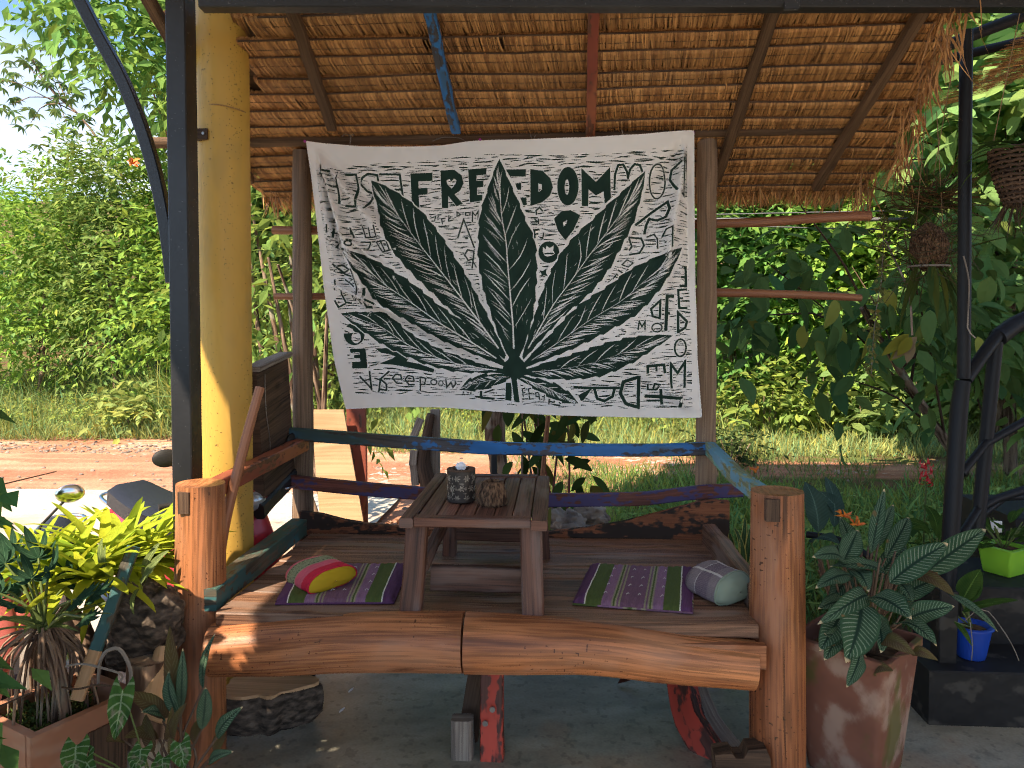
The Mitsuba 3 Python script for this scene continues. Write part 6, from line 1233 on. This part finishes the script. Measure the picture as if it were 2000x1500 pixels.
for nm, lab, x, y, cs, rs, n, L, W, col, kw in (
    ('roadside_bush', 'dense lime green bush at the far left edge beyond the road', -8.6, 12.2, [(-8.7, 12.2, 1.8), (-8.3, 12.3, 3.1)], [(1.3, 1.0, 1.7), (1.1, .9, 1.2)], 1150, .155, .060, LIME, {}),
    ('roadside_bush', 'tall small leaved bush under the open patch of sky', -7.1, 12.0, [(-7.2, 12.0, 1.9), (-6.9, 12.1, 3.3), (-7.4, 11.8, 3.9)], [(1.2, 1.0, 1.8), (1.0, .9, 1.1), (.7, .7, .6)], 1350, .14, .052, OLV, {}),
    ('roadside_bush', 'bright yellow green bush left of the arched steel brace', -5.7, 11.7, [(-5.8, 11.7, 1.9), (-5.5, 11.8, 3.2), (-5.9, 11.9, 4.2)], [(1.1, 1.0, 1.7), (1.0, .9, 1.2), (.8, .8, .7)], 1250, .17, .066, LIME, {}),
    ('roadside_bush', 'deeper green bush with a dark hollow beside the black post', -4.6, 11.9, [(-4.6, 12.0, 2.4), (-4.3, 12.1, 3.8)], [(.9, .8, 1.5), (.9, .8, 1.2)], 1000, .20, .085, MID, {}),
    ('roadside_bush', 'bush seen between the yellow column and the left post', -3.5, 11.4, [(-3.5, 11.5, 1.7), (-3.2, 11.6, 3.1)], [(1.0, .9, 1.5), (.9, .8, 1.2)], 1000, .18, .07, OLV, {}),
    ('roadside_bush', 'bush behind the left half of the banner', -1.5, 11.9, [(-1.5, 12, 2.0), (-1.3, 12, 3.3)], [(1.3, .9, 1.7), (1.1, .9, 1.1)], 900, .16, .06, MID, {}),
    ('roadside_bush', 'bush behind the right half of the banner', .8, 12.0, [(.8, 12, 2.0), (.9, 12, 3.3)], [(1.3, .9, 1.7), (1.2, .9, 1.1)], 900, .17, .065, MID, {}),
    ('roadside_bush', 'leafy bush right of the banner under the low eave', 2.7, 12.0, [(2.7, 12.1, 2.0), (2.9, 12.2, 3.4)], [(1.2, .9, 1.6), (1.2, .9, 1.3)], 1300, .20, .085, MID, {}),
    ('roadside_bush', 'sunny big leaved bush under the right roof corner', 4.4, 12.0, [(4.4, 12.0, 2.1), (4.6, 12.1, 3.9)], [(1.2, .9, 1.7), (1.2, .9, 1.4)], 1300, .22, .095, LIME, {}),
    ('roadside_bush', 'pale green bush behind the black railing post', 6.2, 11.8, [(6.2, 11.8, 2.0), (6.3, 12, 3.8)], [(1.1, .9, 1.7), (1.2, .9, 1.4)], 1300, .22, .10, OLV, {}),
    ('roadside_bush', 'bush at the far right edge beyond the railing', 7.8, 11.6, [(7.9, 11.6, 2.0), (7.9, 11.8, 3.8)], [(1.1, .9, 1.7), (1.1, .9, 1.4)], 1200, .22, .10, LIME, {})):
    tree(nm, lab, 'bush', (x, y, gz(x, y) - .1), cs, rs, n, 7, L, W, col, .05, group=G1, seed=len(scene), **kw)
tree('overhanging_tree', 'tree with larger leaves hanging in from the top left corner', 'tree', (-5.2, 12.6, gz(-6, 12.6)), [(-5.7, 9.9, 5.35), (-5.2, 9.8, 4.8), (-6.0, 10.1, 6.2)], [(.85, .7, .55), (.6, .6, .6), (1.0, .8, .7)], 330, 8, .24, .095, (.20, .35, .085), .03, seed=301, droop=.6, shell=.4, nl=4)
tw = thing('sparse_tree', 'thin bare branched young tree with palmate leaves against the sky', 'tree'); g_ = np.random.default_rng(77)
tb = A(-6.8, 13.6, 1.5); tips = [A(*p) for p in ((-9.231,12.802,6.030), (-8.749,12.840,6.338), (-9.334,12.674,5.254), (-8.746,13.024,5.742), (-8.264,12.843,5.414), (-8.985,12.686,4.948), (-10.009,12.849,5.799), (-8.375,12.723,4.948), (-8.923,12.813,5.766))]
jn = A(*(-8.659,12.821,5.485)); part(tw, 'trunk', tube(resample([tb, (-8.132,12.840,5.019), jn, (-9.056,12.815,6.118)], 14), [.035, .012], 7), 'bark', True)
part(tw, 'limbs', cat(*[tube(resample([jn + (A(*(-8.176,12.838,5.063)) - jn) * g_.random(), (jn + p) / 2 + A(0, 0, .05), p], 6), [.012, .005], 5) for p in tips]), 'bark', True, kind='stuff')
ms = []
for p in tips:
    for q in range(9):
        c = p + g_.normal(0, .26, 3) * A(1, 1, .7); n = 7; a = np.arange(n) / n * 5.2 + g_.random() * 6; o = unit(A(g_.normal(0, .5), g_.normal(0, .5), 1))
        s1 = unit(np.cross(o, A(1, .1, 0))); s2 = np.cross(o, s1); ms.append(leaves(np.repeat(c[None], n, 0), s1 * np.cos(a)[:, None] + s2 * np.sin(a)[:, None] - A(0, 0, .35), o, .19, .055, 2, .5, .25, color=tint((.16, .24, .085), n)))
part(tw, 'crown', cat(*ms), 'leaf', kind='stuff')
tree('forest_tree', 'tall tree filling the gap above the right roof corner', 'tree', (5.2, 14.6, 1.0), [(4.6, 14.3, 5.8), (6.2, 14.5, 6.6), (3.0, 14.6, 6.4)], [(1.6, 1.2, 1.6), (1.6, 1.2, 1.6), (1.6, 1.2, 1.5)], 1500, 7, .26, .11, MID, .12, seed=311)
tree('forest_tree', 'tall tree behind the upper part of the yellow column', 'tree', (-3.4, 14.6, 1.0), [(-3.2, 14.3, 5.4), (-4.6, 14.0, 5.0), (-1.5, 14.4, 5.4)], [(1.5, 1.2, 1.4), (1.2, 1.2, 1.4), (1.3, 1.2, 1.4)], 1300, 7, .22, .09, OLV, .12, seed=312)
tree('broadleaf_tree', 'tree with very large sunlit leaves at the upper right edge', 'tree', (4.9, 8.6, gz(4.9, 8.6)), [(4.45, 7.6, 3.1), (4.9, 7.8, 4.2), (4.0, 7.9, 3.5)], [(.7, .7, .8), (.9, .7, .8), (.5, .5, .6)], 260, 7, .32, .17, (.22, .36, .12), .07, seed=313, seg=4, shell=.45)
tree('broadleaf_tree', 'tree with pale big leaves low behind the stair railing', 'tree', (4.7, 8.8, gz(4.7, 8.8)), [(4.5, 8.2, 1.6), (5.0, 8.4, 1.0)], [(.7, .6, .7), (.7, .5, .5)], 170, 6, .30, .14, (.22, .36, .12), .05, seed=314, seg=4)
# the shaded big leaved tree right of the banner: its hanging leaves one by one, the rest as a crown; shade is darkened into the leaf colour
st_ = tree('shade_tree', 'big leaved tree right of the banner with shade darkened into its leaf colour', 'tree', (4.35, 8.3, gz(4.35, 8.3)), [(2.0, 6.9, 1.75), (2.8, 7.0, 1.75), (3.3, 7.2, 1.45)], [(.85, .55, .50), (.8, .55, .4), (.5, .5, .4)], 55, 6, .27, .12, (.10, .175, .06), .06, seed=315, seg=4, droop=.75, shell=.5)
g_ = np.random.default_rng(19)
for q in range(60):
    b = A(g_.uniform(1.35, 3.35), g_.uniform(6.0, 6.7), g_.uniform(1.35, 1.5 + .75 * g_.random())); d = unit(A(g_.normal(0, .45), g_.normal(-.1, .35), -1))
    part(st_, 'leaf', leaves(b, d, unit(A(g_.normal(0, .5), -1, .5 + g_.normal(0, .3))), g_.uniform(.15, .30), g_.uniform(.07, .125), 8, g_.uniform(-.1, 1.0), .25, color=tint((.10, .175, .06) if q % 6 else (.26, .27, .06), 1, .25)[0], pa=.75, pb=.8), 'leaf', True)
k = thing('yellow_leaves', 'hanging cluster of yellowing leaves below the orchid', 'leaves')
c = A(*(2.026,4.530,1.441))
for q in range(7):
    a = g_.uniform(-1.6, 1.6); part(k, 'leaf', leaves(c + g_.normal(0, .02, 3), unit(A(math.sin(a), -.2, -.25 - abs(math.cos(a)))), (0, -1, .4), g_.uniform(.13, .21), .062, 8, .4, .3, color=A(.26, .25, .04) if q % 3 else A(.30, .22, .13)), 'leaf', True)
part(k, 'stem', tube(resample([c, c + A(.03, .1, .25), c + A(.05, .5, .6)], 6), .006, 5), 'bark', True)
# shrub with many stems behind the left post, dark shrub and trunk under the banner
ms_ = thing('stemmy_shrub', 'shrub with many bare brown stems behind the left post', 'shrub'); sb = A(-1.62, 5.6, -.12)
for q in range(9):
    e = sb + A(g_.normal(-.35, .45), g_.normal(0, .3), g_.uniform(1.7, 2.7)); part(ms_, 'stem', tube(resample([sb + g_.normal(0, .07, 3) * A(1, 1, 0), sb * .5 + e * .5 + g_.normal(0, .10, 3), e], 9), [.030, .022, .009], 8), 'bark', True)
part(ms_, 'crown', sprays(230, 7, [(-1.9, 5.6, 2.0), (-2.4, 5.7, 1.5), (-1.6, 5.6, 2.6), (-1.45, 5.5, 1.2)], [(.55, .45, .5), (.35, .4, .45), (.5, .4, .4), (.2, .25, .4)], .14, .055, (.20, .29, .07), droop=.6, seed=21), 'leaf', kind='stuff')
ds = thing('dark_shrub', 'dark glossy leaved shrub below the middle of the banner', 'shrub'); sb = A(-.08, 4.6, -.12)
for q in range(6):
    e = sb + A(g_.normal(.05, .18), g_.normal(0, .12), g_.uniform(1.0, 1.35)); part(ds, 'stem', tube(resample([sb + g_.normal(0, .06, 3) * A(1, 1, 0), sb * .5 + e * .5 + g_.normal(0, .04, 3), e], 7), [.009, .005], 6), 'ginger_stem' if q % 2 else 'bark', True)
for q in range(80):
    b = sb + A(g_.normal(.02, .17), g_.normal(-.05, .12), g_.uniform(.50, 1.3)); d = unit(A(g_.normal(0, .7), g_.normal(-.2, .4), -.6 + g_.normal(0, .3)))
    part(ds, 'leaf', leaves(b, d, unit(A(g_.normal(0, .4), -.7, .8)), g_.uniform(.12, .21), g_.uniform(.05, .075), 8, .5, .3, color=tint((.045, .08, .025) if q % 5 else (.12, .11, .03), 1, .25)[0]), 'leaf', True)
plain('ginger_stem', (.17, .045, .04), .5)
ct = thing('tree_trunk', 'thick cut tree trunk with peeling bark below the banner', 'tree')
part(ct, 'trunk', log([(-0.402,5.100,-0.064),(-0.395,5.100,0.593),(-0.423,5.100,0.764),(-0.422,5.100,1.073),(-0.415,5.100,1.278)], [.075, .058, .06, .075, .06], 18, bump=.014, freq=(9, 9, 7)), 'bark', True)
for p in ([(-0.416,5.100,1.073),(-0.306,5.100,1.313),(-0.238,5.100,1.483)], [(-0.422,5.100,1.004),(-0.511,5.100,1.278),(-0.580,5.100,1.483)]): part(ct, 'limb', tube(resample(p, 6), [.03, .02], 7), 'bark', True)
# low plants on the bank and by the road
LOWG = 'low plants on the grassy bank'
for x, y, h, L, W, col, lab in ((-6.2, 10.9, .45, .17, .075, (0.33, 0.40, 0.12), 'pale yellow leaved plant at the left edge of the road'), (-4.7, 11.0, .8, .15, .065, (0.28, 0.36, 0.11), 'yellowish sapling at the foot of the dark hollow'), (2.9, 11.0, .8, .20, .08, (0.25, 0.34, 0.08), 'sunlit fern like plant right of the banner post'),
                               (3.7, 11.3, 1.0, .15, .05, (0.28, 0.36, 0.07), 'taller feathery sunlit plant on the right bank'), (4.3, 10.9, .6, .22, .12, (0.23, 0.32, 0.10), 'round leaved plant right of the feathery one'), (5.3, 11.2, .9, .24, .10, (0.19, 0.28, 0.08), 'leafy plant left of the railing on the bank'), (6.6, 10.8, .9, .22, .09, (0.28, 0.36, 0.08), 'bright plant behind the slanted railing'), (2.1, 9.4, .35, .09, .035, (.055, .085, .03), 'small dark weed by the right rail')):
    k = thing('bank_plant', lab, 'plant', LOWG); z = gz(x, y); part(k, 'leaf', sprays(70, 7, [(x, y, z + h * .55)], [(.45, .35, h * .55)], L, W, col, seed=int(1000 + x * 31), droop=.35, seg=3), 'leaf', kind='stuff')
    part(k, 'stem', cat(*[tube([(x + q * .03, y, z - .05), (x + q * .14, y + .05 * q, z + h * .8)], [.012, .005], 5) for q in (-2, -1, 0, 1, 2)]), 'bark', True, kind='stuff')
tree('added_shade_shrub', 'added shrub out of view that shades the front log and deck', 'shrub', (-1.80, 1.25, -.1), [(-1.74, 1.25, .70), (-1.60, 1.25, 1.22), (-1.48, 1.25, .85)], [(.40, .42, .45), (.34, .38, .28), (.22, .32, .45)], 1000, 5, .11, .05, DEEP, .02, seed=400)  # added unseen shrub, keeps the sun off the front log and deck
# grass: nobody could count it
def blades(n, xr, yr, h0, h1, w, col, seed, thresh=0.0, lean=.35, seg=3, curl=.7, dens=None, zf=None):
    g = np.random.default_rng(seed); x, y = g.uniform(*xr, n), g.uniform(*yr, n); cl = meshkit.fbm(np.stack([x * 1.3, y * 1.3, 0 * x], -1), 3, seed)
    k = cl > thresh * (1 if dens is None else 1)
    if dens is not None: k &= g.random(n) < dens(x, y)
    x, y, cl = x[k], y[k], cl[k]; n = len(x); z = terrain_z(x, y) if zf is None else zf(x, y)
    d = unit(np.stack([g.normal(0, lean, n), g.normal(0, lean, n), np.ones(n)], 1)); a = g.random(n) * 6.28
    h = g.uniform(h0, h1, n) * (.55 + .9 * cl)
    return leaves(np.stack([x, y, z - .01], 1), d, np.stack([np.cos(a), np.sin(a), 0 * a], 1), h, w * g.uniform(.6, 1.4, n), seg, curl + g.normal(0, .5, n), .25, color=tint(col, n, .22, .22), pa=.6, pb=.5)
single('bank_grass', cat(blades(24000, (-11, -2.2), (10.55, 12.6), .14, .40, .012, (.36, .43, .17), 31), blades(1500, (-5.9, -4.4), (10.9, 11.5), .5, 1.15, .012, (.36, .43, .15), 32, curl=.9),
      blades(3000, (-10, 10), (10.4, 12.4), .45, .85, .013, (.30, .37, .12), 46, thresh=.55, curl=1.0),
      blades(30000, (-2.4, 10.5), (9.7, 12.8), .12, .36, .013, (.36, .43, .17), 33), sprays(1500, 6, [(-7, 11.2, .1), (-4, 11.2, .15), (0, 11.3, .15), (3, 11.3, .2), (6, 11.3, .2)], [(2.4, .7, .30), (2.0, .7, .3), (2.2, .8, .3), (2.2, .8, .35), (2.4, .8, .35)], .075, .038, (.32, .41, .11), seed=34)), 'dull_leaf',
      'sunlit long grass and weeds on the bank beyond the road', 'grass', kind='stuff')
def strip(x, y): return np.clip((x + .35) / .5, 0, 1) * np.clip((y - 4.0) / .5, 0, 1) * np.clip((8.4 + .5 * np.sin(x * 1.7) - y) / .9, 0.0, 1)
single('shaded_grass', cat(blades(30000, (-.4, 7.5), (3.85, 8.6), .07, .22, .010, (.25, .36, .10), 35, dens=strip), blades(5200, (.9, 5.5), (3.85, 6.8), .16, .42, .018, (.22, .33, .10), 36, dens=strip, curl=1.2),
      sprays(420, 6, [(1.8, 5.0, .0), (2.8, 4.9, .0), (3.6, 5.6, .0), (.9, 5.8, -.05)], [(.7, .7, .22), (.7, .6, .28), (.8, .7, .25), (.8, .5, .15)], .10, .03, (.22, .33, .10), seed=37)), 'dull_leaf', 'shaded green grass and weeds between the terrace and the road', 'grass', kind='stuff')
single('road_weeds', blades(7000, (-.8, 8), (8.0, 10.0), .04, .16, .009, (.22, .29, .10), 38, thresh=.42), 'dull_leaf', 'scattered weeds along the middle of the dirt road', 'weeds', kind='stuff')
single('yard_grass', blades(7000, (-3.6, -1.9), (2.2, 3.7), .03, .09, .007, (.34, .44, .13), 39, thresh=.40, zf=lambda x, y: -0.11 + 0 * x), 'dull_leaf', 'bright short grass behind the trough planter', 'grass', kind='stuff')
g_ = np.random.default_rng(41); n = 1700; x, y = g_.uniform(-1.9, 1.4, n), g_.uniform(3.75, 6.4, n)
single('leaf_litter', leaves(np.stack([x, y, terrain_z(x, y) + .012 + .012 * g_.random(n)], 1), unit(g_.normal(size=(n, 3)) * A(1, 1, .2)), unit(g_.normal(size=(n, 3)) * .35 + A(0, 0, 1)), g_.uniform(.03, .08, n), g_.uniform(.018, .04, n), 3, g_.normal(0, .7, n), .2, color=tint((.27, .14, .075), n, .35, .2)), 'dull_leaf', 'dry brown leaves scattered on the bare earth behind the daybed', 'leaf litter', kind='stuff')
def fz(x, y): return terrain_z(x, y)
gm = np.random.default_rng(43); fc = []; fr = []
for q in range(80):
    x = gm.uniform(-24, 22); y = gm.uniform(15, 24); hi = 3.0 if x < -7 - (y - 15) * .55 else 7.0
    z = gm.uniform(1.0, hi); fc.append((x, y, z)); fr.append((2.0, 1.2, 1.5 if hi > 4 else 1.0))
single('forest', sprays(6500, 6, fc, fr, .34, .16, (.14, .25, .075), seed=44, shell=.45), 'dull_leaf', 'far wooded slope closing the view behind the bushes', 'forest', kind='stuff')
gs = np.random.default_rng(51); ico = trimesh.creation.icosphere(subdivisions=1); iv, if_ = np.array(ico.vertices), np.array(ico.faces); ms = []
for q in range(900):
    if q < 420: x, y = gs.uniform(-9, -4.5), 9.5 + abs(gs.normal(0, .45))
    else: x, y = gs.uniform(-6, 6), gs.uniform(5.2, 10.2)
    r = gs.uniform(.008, .028) * (1.3 if gs.random() < .1 else 1)
    ms.append({'v': iv * (1 + .3 * (gs.random((len(iv), 1)) - .5)) * A(r, r * gs.uniform(.6, 1), r * .6) + A(x, y, gz(x, y) + r * .25), 'f': if_})
single('gravel', cat(*ms), 'rock', 'loose pale stones scattered along the dirt road', 'gravel', kind='stuff')
# ---------------------------------------------------------------- parked scooters
def scooter(lab, pos, rot, body_mat, seatcover=False, sc=1.0):
    k = thing('scooter', lab, 'motor scooter'); Rm, P0 = rotz(rot), np.asarray(pos, float)
    def pt(*p): return P0 + sc * (Rm @ A(*p))
    def tr_(m): return move(move(m, Rm), None, P0, sc)
    for nm, x in (('front_wheel', .62), ('rear_wheel', -.62)):
        w = part(k, nm, tr_(move(lathe([(.205, -.03), (.25, -.045), (.282, -.028), (.29, 0), (.282, .028), (.25, .045), (.205, .03)], 36), rotx(math.pi / 2), (x, 0, .29))), 'black_rubber', 40)
        part(w, 'rim', tr_(move(lathe([(.03, -.035), (.06, -.02), (.19, -.012), (.207, -.028), (.207, .028), (.19, .012), (.06, .02), (.03, .035)], 30), rotx(math.pi / 2), (x, 0, .29))), 'white_plastic', 40)
    part(k, 'front_shield', tr_(loft(resample([(.50, 0, .30), (.46, 0, .55), (.40, 0, .80), (.36, 0, .93)], 10), circle(1, 20), np.column_stack([np.interp(np.linspace(0, 1, 10), [0, .5, 1], [.10, .19, .12]), np.full(10, .06)]), up=(1, 0, 0))), body_mat, True)
    part(k, 'front_fender', tr_(loft(resample([(.36, 0, .50), (.55, 0, .60), (.78, 0, .52), (.88, 0, .38)], 12), circle(1, 14), np.column_stack([np.full(12, .065), np.full(12, .025)]))), body_mat, True)
    part(k, 'headlight_cowl', tr_(blob((.36, 0, .98), (.10, .15, .085), 4, .05, 2, 3)), body_mat, True)
    part(k, 'headlight', tr_(blob((.43, 0, .985), (.05, .085, .05), 3, .02, 2, 4)), 'headlamp_lens', True)
    part(k, 'floorboard', tr_(loft([(.42, 0, .34), (-.05, 0, .32)], rect(.28, .07, .02))), 'black_rubber')
    part(k, 'body_panel', tr_(loft(resample([(-.02, 0, .45), (-.25, 0, .58), (-.60, 0, .66), (-.92, 0, .72)], 12), circle(1, 20), np.column_stack([np.interp(np.linspace(0, 1, 12), [0, .5, 1], [.11, .165, .05]), np.interp(np.linspace(0, 1, 12), [0, .5, 1], [.14, .13, .04])]))), body_mat, True)
    part(k, 'seat', tr_(loft(resample([(.02, 0, .70), (-.20, 0, .76), (-.45, 0, .77), (-.82, 0, .83)], 14), circle(1, 20), np.column_stack([np.interp(np.linspace(0, 1, 14), [0, .4, 1], [.06, .14, .09]), np.full(14, .055)]))), 'dark_vinyl', True)
    part(k, 'tail_light', tr_(blob((-.94, 0, .72), (.04, .09, .04), 3, .02, 2, 5)), 'red_plastic', True)
    part(k, 'grab_rail', tr_(tube(resample([(-.70, .12, .80), (-.95, .10, .84), (-.98, 0, .85), (-.95, -.10, .84), (-.70, -.12, .80)], 16), .011, 8)), 'chrome', True)
    hb = part(k, 'handlebar', tr_(tube(resample([(.27, .34, 1.00), (.33, .16, 1.01), (.35, 0, .99), (.33, -.16, 1.01), (.27, -.34, 1.00)], 16), .012, 8)), 'chrome', True)
    for s in (1, -1):
        part(hb, 'grip', tr_(tube([(.30, .25 * s, 1.005), (.262, .375 * s, 1.0)], .018, 10)), 'black_rubber', True)
        part(hb, 'lever', tr_(tube(resample([(.33, .19 * s, 1.00), (.36, .27 * s, .995), (.32, .36 * s, .99)], 8), .006, 6)), 'chrome', True)
        mk = part(k, 'mirror', tr_(move(blob((0, 0, 0), (.018, .062, .042), 3, .04, 2, 6), rotz(.35 * s), (.30, .355 * s, 1.235))), 'chrome' if body_mat == 'pink_plastic' else 'black_rubber', True)
        part(mk, 'stalk', tr_(tube(resample([(.33, .20 * s, 1.01), (.32, .24 * s, 1.10), (.305, .335 * s, 1.205)], 8), .006, 6)), 'black_rubber', True)
        part(mk, 'glass', tr_(move(blob((0, 0, 0), (.003, .054, .035), 3, 0, 2, 6), rotz(.35 * s), (.2815, .352 * s, 1.235))), 'chrome', True)
    part(k, 'exhaust', tr_(tube([(-.25, -.15, .25), (-.55, -.17, .28), (-.92, -.18, .36)], [.02, .05, .045], 12)), 'steel_bolt', True)
    part(k, 'stand', tr_(tube([(-.15, .12, .28), (-.20, .26, .0)], .011, 6)), 'steel_bolt', True)
    if seatcover:
        part(k, 'seat_cover', tr_(loft(resample([(.05, 0, .73), (-.20, .01, .80), (-.45, 0, .81), (-.80, 0, .86)], 16), rect(1, 1, .2), np.column_stack([np.interp(np.linspace(0, 1, 16), [0, .4, 1], [.20, .36, .26]), np.full(16, .14)]))), 'dark_vinyl', 30)
    return k
scooter('pinkish red motor scooter at the left edge behind the sunlit bromeliads', (-2.16, 2.88, -.115), -1.25, 'pink_plastic', sc=.80)
scooter('red motor scooter with a dark covered seat behind the left log post', (-1.63, 3.42, -.115), -0.60, 'red_plastic', True, sc=.87)
for k in [k for k, v in labels.items() if not v]: labels.pop(k)
